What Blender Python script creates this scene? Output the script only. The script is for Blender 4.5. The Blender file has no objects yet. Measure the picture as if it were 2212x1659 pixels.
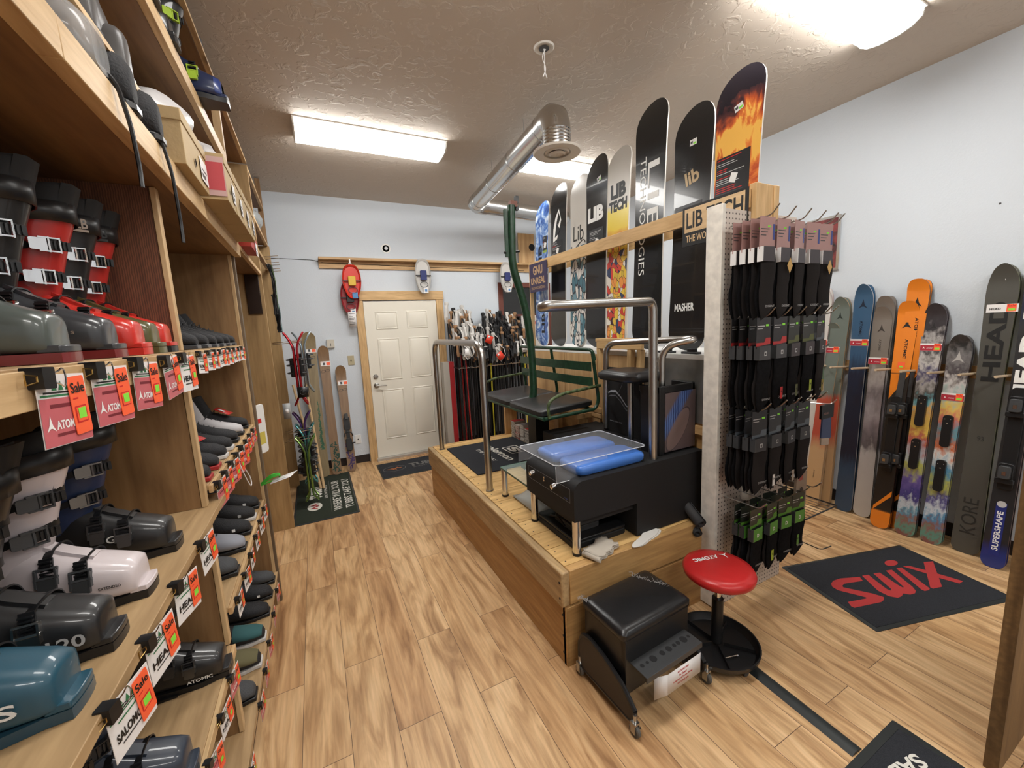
import bpy, math, random
from mathutils import Matrix, Vector
import numpy as np
rnd = random.Random(7)
PI = math.pi
sc = bpy.context.scene
COL = sc.collection

# ---------------------------------------------------------------- camera, world, light
cam_d = bpy.data.cameras.new('camera'); cam = bpy.data.objects.new('camera', cam_d); COL.objects.link(cam)
cam_d.sensor_fit = 'HORIZONTAL'; cam_d.sensor_width = 36.0
cam_d.lens = 855.8926 / 2212 * 36.0
cam_d.clip_start = 0.02; cam_d.clip_end = 60
def cam_axes(yaw, pitch, roll):
    cy, sy, cp, sp = math.cos(yaw), math.sin(yaw), math.cos(pitch), math.sin(pitch)
    f = Vector((sy*cp, cy*cp, -sp)); r = Vector((cy, -sy, 0)); d = f.cross(r)
    cr, sr = math.cos(roll), math.sin(roll)
    return cr*r + sr*d, -sr*r + cr*d, f
_r, _d, _f = cam_axes(math.radians(26.2015), math.radians(8.07383), math.radians(2.78655))
cam.matrix_world = Matrix(((_r.x, -_d.x, -_f.x, 0), (_r.y, -_d.y, -_f.y, 0), (_r.z, -_d.z, -_f.z, 1.6349), (0, 0, 0, 1)))
sc.camera = cam

w = bpy.data.worlds.new('world'); sc.world = w; w.use_nodes = True
w.node_tree.nodes['Background'].inputs[0].default_value = (0.9, 0.95, 1, 1)
w.node_tree.nodes['Background'].inputs[1].default_value = 0.02
vs = sc.view_settings
vs.view_transform = 'Standard'; vs.look = 'None'; vs.gamma = 1; vs.use_curve_mapping = False
vs.exposure = 1.32
LAMP = 11.0      # emission of the ceiling fixtures
# ceiling fixtures: (x0, x1, y0, y1); the first three are in view, the others light the room from behind the camera
FIXTURES = [(0.03, 1.22, 3.52, 3.86), (1.99, 3.16, 3.50, 3.80), (2.05, 3.17, 1.12, 1.42),
            (0.03, 1.22, 1.12, 1.42), (0.03, 1.22, -1.28, -0.98), (2.05, 3.20, -1.28, -0.98)]

# ---------------------------------------------------------------- materials
MATS = {}
def nt(name):
    m = bpy.data.materials.new(name); m.use_nodes = True
    return m, m.node_tree.nodes, m.node_tree.links, m.node_tree.nodes['Principled BSDF']
def setin(b, k, v):
    if k in b.inputs: b.inputs[k].default_value = v
def M(name, col, rough=0.5, metal=0.0, spec=0.5, bump=0, bscale=80, emis=0, alpha=1, coat=0, trans=0, ior=1.45, var=0, vscale=8):
    if name in MATS: return MATS[name]
    m, N, L, b = nt(name)
    c = tuple(col) + (1,)
    b.inputs['Base Color'].default_value = c
    b.inputs['Roughness'].default_value = rough; b.inputs['Metallic'].default_value = metal
    setin(b, 'Specular IOR Level', spec); setin(b, 'Coat Weight', coat); setin(b, 'Transmission Weight', trans); setin(b, 'IOR', ior)
    if emis: setin(b, 'Emission Color', c); setin(b, 'Emission Strength', emis)
    if alpha < 1: b.inputs['Alpha'].default_value = alpha
    if bump or var:
        tc = N.new('ShaderNodeTexCoord')
        if bump:
            n = N.new('ShaderNodeTexNoise'); n.inputs['Scale'].default_value = bscale; n.inputs['Detail'].default_value = 5
            L.new(tc.outputs['Object'], n.inputs['Vector'])
            bp = N.new('ShaderNodeBump'); bp.inputs['Strength'].default_value = bump; bp.inputs['Distance'].default_value = 0.01
            L.new(n.outputs['Fac'], bp.inputs['Height']); L.new(bp.outputs[0], b.inputs['Normal'])
        if var:
            n = N.new('ShaderNodeTexNoise'); n.inputs['Scale'].default_value = vscale; n.inputs['Detail'].default_value = 4
            L.new(tc.outputs['Object'], n.inputs['Vector'])
            r = N.new('ShaderNodeValToRGB'); r.color_ramp.elements[0].position = .35; r.color_ramp.elements[1].position = .65
            r.color_ramp.elements[0].color = tuple(max(0, x*(1-var)) for x in col) + (1,)
            r.color_ramp.elements[1].color = tuple(min(1, x*(1+var)) for x in col) + (1,)
            L.new(n.outputs['Fac'], r.inputs[0]); L.new(r.outputs[0], b.inputs['Base Color'])
    MATS[name] = m; return m
def ramp(N, stops):
    r = N.new('ShaderNodeValToRGB'); e = r.color_ramp.elements
    while len(e) < len(stops): e.new(0.5)
    for i, (p, c) in enumerate(stops): e[i].position = p; e[i].color = tuple(c) + (1,)
    return r
def wood(name, dark, light, axis='y', scale=1.0, rough=0.55, knots=True, saw=0.0, bump=0.15):
    """grain stretched along one axis, knots, optional saw marks"""
    if name in MATS: return MATS[name]
    m, N, L, b = nt(name)
    tc = N.new('ShaderNodeTexCoord'); mp = N.new('ShaderNodeMapping')
    s = {'x': (0.9, 9, 9), 'y': (9, 0.9, 9), 'z': (9, 9, 0.9)}[axis]
    mp.inputs['Scale'].default_value = tuple(v*scale for v in s)
    L.new(tc.outputs['Object'], mp.inputs['Vector'])
    n1 = N.new('ShaderNodeTexNoise'); n1.inputs['Scale'].default_value = 2.2; n1.inputs['Detail'].default_value = 7; n1.inputs['Distortion'].default_value = 1.4
    L.new(mp.outputs[0], n1.inputs['Vector'])
    n2 = N.new('ShaderNodeTexNoise'); n2.inputs['Scale'].default_value = 11; n2.inputs['Detail'].default_value = 4
    L.new(mp.outputs[0], n2.inputs['Vector'])
    mx = N.new('ShaderNodeMix'); mx.data_type = 'FLOAT'; mx.inputs[0].default_value = .35
    L.new(n1.outputs['Fac'], mx.inputs[2]); L.new(n2.outputs['Fac'], mx.inputs[3])
    mid = tuple((a+c)/2 for a, c in zip(dark, light))
    r = ramp(N, [(.33, dark), (.48, mid), (.64, light)])
    L.new(mx.outputs[0], r.inputs[0])
    col = r.outputs[0]
    if knots:
        v = N.new('ShaderNodeTexVoronoi'); v.inputs['Scale'].default_value = .8*scale
        mp2 = N.new('ShaderNodeMapping'); q = {'x': (2.2, 4.5, 4.5), 'y': (4.5, 2.2, 4.5), 'z': (4.5, 4.5, 2.2)}[axis]
        mp2.inputs['Scale'].default_value = q; L.new(tc.outputs['Object'], mp2.inputs['Vector']); L.new(mp2.outputs[0], v.inputs['Vector'])
        kr = ramp(N, [(.03, (1, 1, 1)), (.085, (0, 0, 0))]); L.new(v.outputs['Distance'], kr.inputs[0])
        mk = N.new('ShaderNodeMix'); mk.data_type = 'RGBA'
        L.new(kr.outputs[0], mk.inputs[0]); L.new(col, mk.inputs[6]); mk.inputs[7].default_value = tuple(x*.45 for x in dark) + (1,)
        col = mk.outputs[2]
    if saw:
        wv = N.new('ShaderNodeTexWave'); wv.bands_direction = 'X'; wv.inputs['Scale'].default_value = 55; wv.inputs['Distortion'].default_value = 3
        L.new(tc.outputs['Object'], wv.inputs['Vector'])
        mk = N.new('ShaderNodeMix'); mk.data_type = 'RGBA'; mk.blend_type = 'MULTIPLY'; mk.inputs[0].default_value = saw
        L.new(col, mk.inputs[6]); L.new(wv.outputs['Color'], mk.inputs[7]); col = mk.outputs[2]
    L.new(col, b.inputs['Base Color']); b.inputs['Roughness'].default_value = rough
    bp = N.new('ShaderNodeBump'); bp.inputs['Strength'].default_value = bump; bp.inputs['Distance'].default_value = .004
    L.new(mx.outputs[0], bp.inputs['Height']); L.new(bp.outputs[0], b.inputs['Normal'])
    MATS[name] = m; return m

# ---------------------------------------------------------------- mesh builder
_txt = {}
def text_geo(s, bold=0.0):
    k = (s, bold)
    if k not in _txt:
        c = bpy.data.curves.new('t', 'FONT'); c.body = s; c.align_x = 'CENTER'; c.align_y = 'CENTER'; c.resolution_u = 3
        c.offset = bold; c.fill_mode = 'FRONT'
        o = bpy.data.objects.new('t', c)
        me = bpy.data.meshes.new_from_object(o)
        vs_ = [tuple(v.co) for v in me.vertices]; fs = [tuple(p.vertices) for p in me.polygons]
        bpy.data.objects.remove(o); bpy.data.curves.remove(c); bpy.data.meshes.remove(me)
        if vs_:
            xs = [v[0] for v in vs_]; ys = [v[1] for v in vs_]
            w_, h_ = max(xs)-min(xs), max(ys)-min(ys); cx, cy = (max(xs)+min(xs))/2, (max(ys)+min(ys))/2
            vs_ = [((v[0]-cx)/w_, (v[1]-cy)/h_) for v in vs_]
        _txt[k] = (vs_, fs)
    return _txt[k]
def T(x=0, y=0, z=0): return Matrix.Translation((x, y, z))
def R(ax, deg): return Matrix.Rotation(math.radians(deg), 4, ax)
# frame whose local (x, y) lie on a wall plane: x to the right of the onlooker, y up, z towards the onlooker
FACE = {'-y': Matrix(((1, 0, 0, 0), (0, 0, -1, 0), (0, 1, 0, 0), (0, 0, 0, 1))),
        '-x': Matrix(((0, 0, -1, 0), (-1, 0, 0, 0), (0, 1, 0, 0), (0, 0, 0, 1))),
        '+x': Matrix(((0, 0, 1, 0), (1, 0, 0, 0), (0, 1, 0, 0), (0, 0, 0, 1))),
        '+z': Matrix.Identity(4)}
class MB:
    def __init__(s): s.v = []; s.f = []; s.m = []; s.mats = []; s.X = Matrix.Identity(4)
    def mi(s, m):
        if m not in s.mats: s.mats.append(m)
        return s.mats.index(m)
    def add(s, vs_, fs, m, X=None):
        X = s.X @ X if X is not None else s.X
        k = len(s.v); i = s.mi(m)
        s.v += [X @ Vector(v) for v in vs_]
        for f in fs: s.f.append(tuple(a+k for a in f)); s.m.append(i)
        return s
    def box(s, x0, x1, y0, y1, z0, z1, m, X=None):
        v = [(x, y, z) for x in (x0, x1) for y in (y0, y1) for z in (z0, z1)]
        return s.add(v, [(0, 1, 3, 2), (4, 6, 7, 5), (0, 4, 5, 1), (2, 3, 7, 6), (0, 2, 6, 4), (1, 5, 7, 3)], m, X)
    def cbox(s, c, d, m, X=None):
        return s.box(c[0]-d[0]/2, c[0]+d[0]/2, c[1]-d[1]/2, c[1]+d[1]/2, c[2]-d[2]/2, c[2]+d[2]/2, m, X)
    def rbox(s, x0, x1, y0, y1, z0, z1, m, r=.01, n=4, X=None, up='z'):
        """box with its four edges along one axis rounded"""
        if up == 'z': a0, a1, b0, b1, c0, c1, g = x0, x1, y0, y1, z0, z1, (lambda a, b, c: (a, b, c))
        elif up == 'y': a0, a1, b0, b1, c0, c1, g = x0, x1, z0, z1, y0, y1, (lambda a, b, c: (a, c, b))
        else: a0, a1, b0, b1, c0, c1, g = y0, y1, z0, z1, x0, x1, (lambda a, b, c: (c, a, b))
        P = []
        for cx, cy, s0 in ((a1-r, b1-r, 0), (a0+r, b1-r, 90), (a0+r, b0+r, 180), (a1-r, b0+r, 270)):
            for i in range(n+1):
                t = math.radians(s0 + 90*i/n); P.append((cx+r*math.cos(t), cy+r*math.sin(t)))
        k = len(P)
        v = [g(a, b, c0) for a, b in P] + [g(a, b, c1) for a, b in P]
        f = [(i, (i+1) % k, (i+1) % k + k, i+k) for i in range(k)] + [tuple(range(k))[::-1], tuple(range(k, 2*k))]
        return s.add(v, f, m, X)
    def poly(s, P, z0, z1, m, X=None):
        """prism over a 2-D outline"""
        k = len(P)
        v = [(a, b, z0) for a, b in P] + [(a, b, z1) for a, b in P]
        f = [(i, (i+1) % k, (i+1) % k + k, i+k) for i in range(k)] + [tuple(range(k))[::-1], tuple(range(k, 2*k))]
        return s.add(v, f, m, X)
    def flat(s, P, m, X=None, z=0):
        return s.add([(a, b, z) for a, b in P], [tuple(range(len(P)))], m, X)
    def rect(s, x0, x1, y0, y1, m, X=None, z=0): return s.flat([(x0, y0), (x1, y0), (x1, y1), (x0, y1)], m, X, z)
    def loft(s, rings, m, X=None, caps=True, closed=True):
        n = len(rings[0]); v = [p for r in rings for p in r]; f = []
        for i in range(len(rings)-1):
            for j in range(n if closed else n-1):
                a, b = i*n+j, i*n+(j+1) % n; f.append((a, b, b+n, a+n))
        if caps: f += [tuple(range(n))[::-1], tuple(range((len(rings)-1)*n, len(rings)*n))]
        return s.add(v, f, m, X)
    def tube(s, P, r, m, n=8, X=None, caps=True, closed=False):
        P = [Vector(p) for p in P]; rings = []; k = len(P)
        rr = r if isinstance(r, (list, tuple)) else [r]*k
        up = None
        for i, p in enumerate(P):
            if closed: d = P[(i+1) % k] - P[i-1]
            else: d = P[min(i+1, k-1)] - P[max(i-1, 0)]
            d.normalize()
            if up is None: up = d.orthogonal().normalized()
            up = (up - d*up.dot(d))
            if up.length < 1e-6: up = d.orthogonal()
            up.normalize(); q = d.cross(up)
            rings.append([tuple(p + rr[i]*(math.cos(2*PI*j/n)*up + math.sin(2*PI*j/n)*q)) for j in range(n)])
        if closed: rings.append(rings[0]); caps = False
        return s.loft(rings, m, X, caps)
    def ribbon(s, P, w_, t, m, X=None, side=(0, 1, 0)):
        """flat strap following points, width along 'side'"""
        P = [Vector(p) for p in P]; sd = Vector(side).normalized(); rings = []
        for i, p in enumerate(P):
            d = (P[min(i+1, len(P)-1)] - P[max(i-1, 0)]).normalized(); n_ = d.cross(sd).normalized()
            rings.append([tuple(p + a*sd*w_/2 + b*n_*t/2) for a, b in ((-1, -1), (1, -1), (1, 1), (-1, 1))])
        return s.loft(rings, m, X)
    def lathe(s, prof, m, X=None, n=24, caps=True):
        rings = [[(r*math.cos(2*PI*j/n), r*math.sin(2*PI*j/n), z) for j in range(n)] for r, z in prof]
        return s.loft(rings, m, X, caps)
    def ball(s, c, r, m, n=10, X=None):
        rx, ry, rz = r if isinstance(r, (tuple, list)) else (r, r, r)
        rings = []
        for i in range(1, n):
            t = PI*i/n
            rings.append([(c[0]+rx*math.sin(t)*math.cos(2*PI*j/(2*n)), c[1]+ry*math.sin(t)*math.sin(2*PI*j/(2*n)), c[2]-rz*math.cos(t)) for j in range(2*n)])
        return s.loft(rings, m, X)
    def text(s, t, cx, cy, w_, h_, m, X=None, z=0.0006, bold=0.0, rot=0):
        v, f = text_geo(t, bold)
        Y = (X if X is not None else Matrix.Identity(4)) @ T(cx, cy, z) @ R('Z', rot)
        return s.add([(a*w_, b*h_, 0) for a, b in v], f, m, Y)
    def build(s, name, parent=None, w=False, bevel=0, smooth=35, center=False, solid=0, sub=0):
        me = bpy.data.meshes.new(name)
        off = Vector((0, 0, 0))
        if center and s.v:
            xs = [v.x for v in s.v]; ys = [v.y for v in s.v]; zs = [v.z for v in s.v]
            off = Vector(((min(xs)+max(xs))/2, (min(ys)+max(ys))/2, min(zs)))
        me.from_pydata([tuple(v-off) for v in s.v], [], s.f); me.update()
        for m in s.mats: me.materials.append(m)
        me.polygons.foreach_set('material_index', s.m)
        if smooth:
            me.polygons.foreach_set('use_smooth', [True]*len(me.polygons))
            me.set_sharp_from_angle(angle=math.radians(smooth))
        o = bpy.data.objects.new(name, me); COL.objects.link(o); o.location = off
        if parent:
            o.parent = parent
            if w:          # vertices were given in world coordinates
                q = parent; tot = Vector((0, 0, 0))
                while q: tot += q.location; q = q.parent
                o.location = off - tot
        if solid:
            md = o.modifiers.new('solid', 'SOLIDIFY'); md.thickness = solid; md.offset = 0
        if sub:
            md = o.modifiers.new('sub', 'SUBSURF'); md.levels = sub; md.render_levels = sub
        if bevel:
            md = o.modifiers.new('bevel', 'BEVEL'); md.width = bevel; md.segments = 2; md.limit_method = 'ANGLE'; md.angle_limit = math.radians(50)
        return o
def tag(o, label, cat, group=None):
    o['label'] = label; o['category'] = cat
    if group: o['group'] = group
    return o
def thing(name, label, cat, loc=(0, 0, 0), rot=(0, 0, 0), group=None):
    o = bpy.data.objects.new(name, None); COL.objects.link(o); o.empty_display_size = .05
    o.location = loc; o.rotation_euler = tuple(math.radians(a) for a in rot)
    return tag(o, label, cat, group)
def struct(o): o['kind'] = 'structure'; return o
_kids = {}
def kids_of(o):
    return [c for c in bpy.data.objects if c.parent == o]
def dup(root, loc=None, rot=None, label=None, group=None, scale=None):
    r = root.copy(); COL.objects.link(r)
    if loc is not None: r.location = loc
    if rot is not None: r.rotation_euler = tuple(math.radians(a) for a in rot)
    if scale is not None: r.scale = scale
    if label: r['label'] = label
    if group: r['group'] = group
    for ch in kids_of(root):
        c = ch.copy(); COL.objects.link(c); c.parent = r
        for g in kids_of(ch):
            d = g.copy(); COL.objects.link(d); d.parent = c
    return r
def arc(cx, cy, r, a0, a1, n=8):
    return [(cx+r*math.cos(math.radians(a0+(a1-a0)*i/n)), cy+r*math.sin(math.radians(a0+(a1-a0)*i/n))) for i in range(n+1)]
def rrect(x0, x1, y0, y1, r, n=5):
    return arc(x1-r, y1-r, r, 0, 90, n)+arc(x0+r, y1-r, r, 90, 180, n)+arc(x0+r, y0+r, r, 180, 270, n)+arc(x1-r, y0+r, r, 270, 360, n)
def bend(P, r, n=5):
    """round the corners of a polyline"""
    P = [Vector(p) for p in P]; out = [P[0]]
    for i in range(1, len(P)-1):
        a, b, c = P[i-1], P[i], P[i+1]
        d1 = (a-b); d2 = (c-b); k = min(r, d1.length*.49, d2.length*.49); p0 = b+d1.normalized()*k; p1 = b+d2.normalized()*k
        for j in range(n+1):
            t = j/n; out.append(p0*(1-t)**2 + b*2*t*(1-t) + p1*t*t)
    out.append(P[-1]); return out
# palette
BLACK = M('black_plastic', (.012, .012, .013), .35)
MATTE = M('black_matte', (.010, .010, .011), .7)
GREY = M('dark_grey_plastic', (.05, .052, .055), .4)
CHROME = M('chrome', (.75, .75, .76), .15, 1)
STEEL = M('brushed_steel', (.50, .49, .47), .28, 1)
DSTEEL = M('dark_steel', (.22, .22, .22), .35, 1)
WHITE = M('white_paint', (.8, .8, .78), .4)
PAPER = M('white_paper', (.78, .76, .75), .5)
ORANGE = M('neon_orange_paper', (.95, .13, .045), .5)
NGREEN = M('neon_green_sticker', (.25, .75, .06), .5)
ROSE = M('rose_card', (.55, .13, .15), .35)
INK = M('black_ink', (.01, .01, .01), .5)
INKR = M('red_ink', (.6, .02, .02), .5)
WINK = M('white_ink', (.82, .82, .80), .5)
RED = M('red_plastic', (.62, .028, .028), .28, coat=.4)
BRASS = M('brass', (.45, .30, .10), .3, 1)
PINE = wood('pine_board', (.40, .22, .085), (.66, .42, .19), 'y')
PINEX = wood('pine_board_x', (.40, .22, .085), (.66, .42, .19), 'x')
PINEZ = wood('pine_board_z', (.40, .22, .085), (.66, .42, .19), 'z')
# ================================================================= the room
XR, XL, YB, YF, ZC = 3.95, -0.90, 5.334, -2.6, 3.262
def floor_mat():
    m, N, L, b = nt('plank_floor')
    tc = N.new('ShaderNodeTexCoord'); mp = N.new('ShaderNodeMapping'); mp.inputs['Rotation'].default_value = (0, 0, PI/2); mp.inputs['Location'].default_value = (.3, .03, 0)
    L.new(tc.outputs['Object'], mp.inputs[0])
    br = N.new('ShaderNodeTexBrick'); br.offset = .37; br.offset_frequency = 2
    for k, v in (('Color1', (1, 1, 1, 1)), ('Color2', (0, 0, 0, 1)), ('Mortar', (0.3, .3, .3, 1))): br.inputs[k].default_value = v
    for k, v in (('Scale', 1), ('Mortar Size', .0012), ('Bias', 0), ('Brick Width', 1.22), ('Row Height', .18)): br.inputs[k].default_value = v
    L.new(mp.outputs[0], br.inputs['Vector'])
    # per-plank offset of the grain
    sh = N.new('ShaderNodeVectorMath'); sh.operation = 'MULTIPLY_ADD'; L.new(br.outputs['Color'], sh.inputs[0]); sh.inputs[1].default_value = (3, 7, 0); L.new(tc.outputs['Object'], sh.inputs[2])
    m2 = N.new('ShaderNodeMapping'); m2.inputs['Scale'].default_value = (7, 1.1, 1); L.new(sh.outputs[0], m2.inputs[0])
    n1 = N.new('ShaderNodeTexNoise'); n1.inputs['Scale'].default_value = 1.6; n1.inputs['Detail'].default_value = 8; n1.inputs['Distortion'].default_value = 1.6; L.new(m2.outputs[0], n1.inputs[0])
    m3 = N.new('ShaderNodeMapping'); m3.inputs['Scale'].default_value = (55, 3, 1); L.new(sh.outputs[0], m3.inputs[0])
    n2 = N.new('ShaderNodeTexNoise'); n2.inputs['Scale'].default_value = 1.5; n2.inputs['Detail'].default_value = 4; L.new(m3.outputs[0], n2.inputs[0])
    r = ramp(N, [(.26, (.30, .155, .068)), (.42, (.54, .33, .16)), (.56, (.72, .475, .25)), (.75, (.80, .565, .32))]); L.new(n1.outputs['Fac'], r.inputs[0])
    r2 = ramp(N, [(.3, (.72, .70, .68)), (.62, (1, 1, 1))]); L.new(n2.outputs['Fac'], r2.inputs[0])
    r3 = ramp(N, [(0, (.80, .70, .62)), (.4, (.98, .97, .95)), (.75, (1.0, 1.0, 1.0)), (1, (.90, .85, .78))]); L.new(br.outputs['Color'], r3.inputs[0])
    a = N.new('ShaderNodeMix'); a.data_type = 'RGBA'; a.blend_type = 'MULTIPLY'; a.inputs[0].default_value = .8; L.new(r.outputs[0], a.inputs[6]); L.new(r2.outputs[0], a.inputs[7])
    c = N.new('ShaderNodeMix'); c.data_type = 'RGBA'; c.blend_type = 'MULTIPLY'; c.inputs[0].default_value = 1; L.new(a.outputs[2], c.inputs[6]); L.new(r3.outputs[0], c.inputs[7])
    d = N.new('ShaderNodeMix'); d.data_type = 'RGBA'; L.new(br.outputs['Fac'], d.inputs[0]); L.new(c.outputs[2], d.inputs[6]); d.inputs[7].default_value = (.10, .055, .03, 1)
    L.new(d.outputs[2], b.inputs['Base Color']); b.inputs['Roughness'].default_value = .42; setin(b, 'Specular IOR Level', .35)
    bp = N.new('ShaderNodeBump'); bp.inputs['Strength'].default_value = .08; L.new(n2.outputs['Fac'], bp.inputs['Height']); L.new(bp.outputs[0], b.inputs['Normal'])
    return m
def plaster(name, col, bump, scale, thr):
    m, N, L, b = nt(name)
    tc = N.new('ShaderNodeTexCoord'); n = N.new('ShaderNodeTexNoise'); n.inputs['Scale'].default_value = scale; n.inputs['Detail'].default_value = 6; n.inputs['Distortion'].default_value = .9
    L.new(tc.outputs['Object'], n.inputs[0])
    r = ramp(N, [(thr, (0, 0, 0)), (thr+.09, (1, 1, 1))]); L.new(n.outputs['Fac'], r.inputs[0])
    bp = N.new('ShaderNodeBump'); bp.inputs['Strength'].default_value = bump; bp.inputs['Distance'].default_value = .012; L.new(r.outputs[0], bp.inputs['Height']); L.new(bp.outputs[0], b.inputs['Normal'])
    b.inputs['Base Color'].default_value = tuple(col) + (1,); b.inputs['Roughness'].default_value = .75; setin(b, 'Specular IOR Level', .3)
    return m
WALLM = plaster('blue_white_wall_paint', (.64, .69, .745), .10, 60, .45)
CEILM = plaster('knockdown_ceiling', (.60, .53, .455), .30, 14, .53)
mb = MB(); mb.box(XL-.1, XR+.1, YF, YB+.1, -.1, 0, floor_mat()); struct(mb.build('floor', smooth=0))
mb = MB(); mb.box(XL-.1, XR+.1, YF, YB+.1, ZC, ZC+.1, CEILM); struct(mb.build('ceiling', smooth=0))
# back wall with the opening of the inner window
WX0, WX1, WZ0, WZ1 = 2.52, 3.30, 1.10, 2.24
mb = MB()
mb.box(XL, WX0, YB, YB+.1, 0, ZC, WALLM); mb.box(WX1, XR, YB, YB+.1, 0, ZC, WALLM)
mb.box(WX0, WX1, YB, YB+.1, 0, WZ0, WALLM); mb.box(WX0, WX1, YB, YB+.1, WZ1, ZC, WALLM)
struct(mb.build('wall_back', smooth=0))
mb = MB(); mb.box(XR, XR+.1, YF, YB, 0, ZC, WALLM); struct(mb.build('wall_right', smooth=0))
mb = MB(); mb.box(XL-.1, XL, YF, YB, 0, ZC, WALLM); struct(mb.build('wall_left', smooth=0))
mb = MB(); mb.box(XL, XR, YF-.1, YF, 0, ZC, WALLM); struct(mb.build('wall_front', smooth=0))
DBASE = M('dark_vinyl_base', (.022, .016, .016), .4)
mb = MB(); mb.box(XL+.01, .505, YB-.008, YB, 0, .10, DBASE); mb.box(1.70, XR, YB-.008, YB, 0, .10, DBASE); struct(mb.build('baseboard_back', smooth=0))
mb = MB(); mb.box(XR-.008, XR, YF, YB, 0, .10, DBASE); struct(mb.build('baseboard_right', smooth=0))
# back door, six raised panels
DX0, DX1, DH = .605, 1.525, 2.045
DOORM = M('cream_door_paint', (.80, .76, .66), .38)
mb = MB(); mb.box(DX0, DX1, YB-.035, YB-.002, .03, DH, DOORM)
F = FACE['-y']
def panel(x0, x1, z0, z1):
    X = T(0, YB-.035, 0) @ F
    o = .03; d = .008
    for P, zz in (((x0, x1, z0, z1), 0), ):
        rings = [[(x0, z0, .0005), (x1, z0, .0005), (x1, z1, .0005), (x0, z1, .0005)],
                 [(x0+.012, z0+.012, .007), (x1-.012, z0+.012, .007), (x1-.012, z1-.012, .007), (x0+.012, z1-.012, .007)],
                 [(x0+.02, z0+.02, .001), (x1-.02, z0+.02, .001), (x1-.02, z1-.02, .001), (x0+.02, z1-.02, .001)],
                 [(x0+.05, z0+.05, .010), (x1-.05, z0+.05, .010), (x1-.05, z1-.05, .010), (x0+.05, z1-.05, .010)]]
        mb.loft(rings, DOORM, X)
for z0, z1 in ((.26, .92), (1.04, 1.58), (1.69, 1.92)):
    panel(DX0+.125, DX0+.405, z0, z1); panel(DX0+.515, DX0+.795, z0, z1)
door = struct(mb.build('door_1', smooth=20))
mb = MB()
for r, z in ((.030, 1.10),):
    mb.lathe([(.001, .0), (r, 0), (r, .012), (r*.7, .02), (.001, .021)], STEEL, T(DX0+.065, YB-.036, z) @ F)
mb.build('deadbolt', door)
mb = MB(); mb.lathe([(.001, 0), (.033, 0), (.033, .01), (.02, .02), (.014, .05), (.001, .051)], STEEL, T(DX0+.065, YB-.036, .985) @ F)
mb.tube(bend([(0, 0, .045), (.03, 0, .05), (.12, -.004, .05)], .02), .009, STEEL, 8, T(DX0+.065, YB-.036, .985) @ F); mb.build('door_handle', door)
mb = MB(); mb.box(DX0-.02, DX1+.02, YB-.10, YB-.002, 0, .028, M('aluminium_sill', (.55, .53, .50), .35, .6)); mb.build('door_sill', door)
KP = wood('knotty_casing', (.46, .27, .11), (.70, .47, .23), 'z'); KPX = wood('knotty_casing_x', (.46, .27, .11), (.70, .47, .23), 'x')
mb = MB(); mb.box(DX0-.095, DX0-.004, YB-.045, YB-.001, 0, DH+.01, KP); mb.box(DX1+.006, DX1+.10, YB-.045, YB-.001, 0, DH+.01, KP)
mb.box(DX0-.11, DX1+.11, YB-.05, YB-.001, DH+.012, DH+.125, KPX); struct(mb.build('trim_1', smooth=0, bevel=.003))
# inner window with a red-brown frame and a dim workshop behind the glass
FR = M('red_brown_frame', (.16, .05, .035), .4)
mb = MB()
mb.box(WX0-.05, WX0+.02, YB-.02, YB+.05, WZ0-.05, WZ1+.05, FR); mb.box(WX1-.02, WX1+.05, YB-.02, YB+.05, WZ0-.05, WZ1+.05, FR)
mb.box(WX0, WX1, YB-.02, YB+.05, WZ1-.02, WZ1+.05, FR); mb.box(WX0, WX1, YB-.02, YB+.05, WZ0-.05, WZ0+.02, FR)
mb.box(WX0, WX1, YB+.02, YB+.05, 1.80, 1.83, FR)
win = struct(mb.build('window_1', smooth=0))
mb = MB(); mb.box(WX0, WX1, YB+.03, YB+.036, WZ0, WZ1, M('window_glass', (.9, .9, .9), .02, trans=1)); mb.build('window_glass', win)
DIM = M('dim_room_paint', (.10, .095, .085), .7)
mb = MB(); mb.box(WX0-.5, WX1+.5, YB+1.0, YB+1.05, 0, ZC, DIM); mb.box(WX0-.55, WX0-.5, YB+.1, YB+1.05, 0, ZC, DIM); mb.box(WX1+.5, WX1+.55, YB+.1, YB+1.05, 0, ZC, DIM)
mb.box(WX0-.5, WX1+.5, YB+.1, YB+1.05, ZC-.02, ZC, DIM); mb.box(WX0-.5, WX1+.5, YB+.1, YB+1.05, -.05, 0, DIM); struct(mb.build('wall_workshop', smooth=0))
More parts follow.
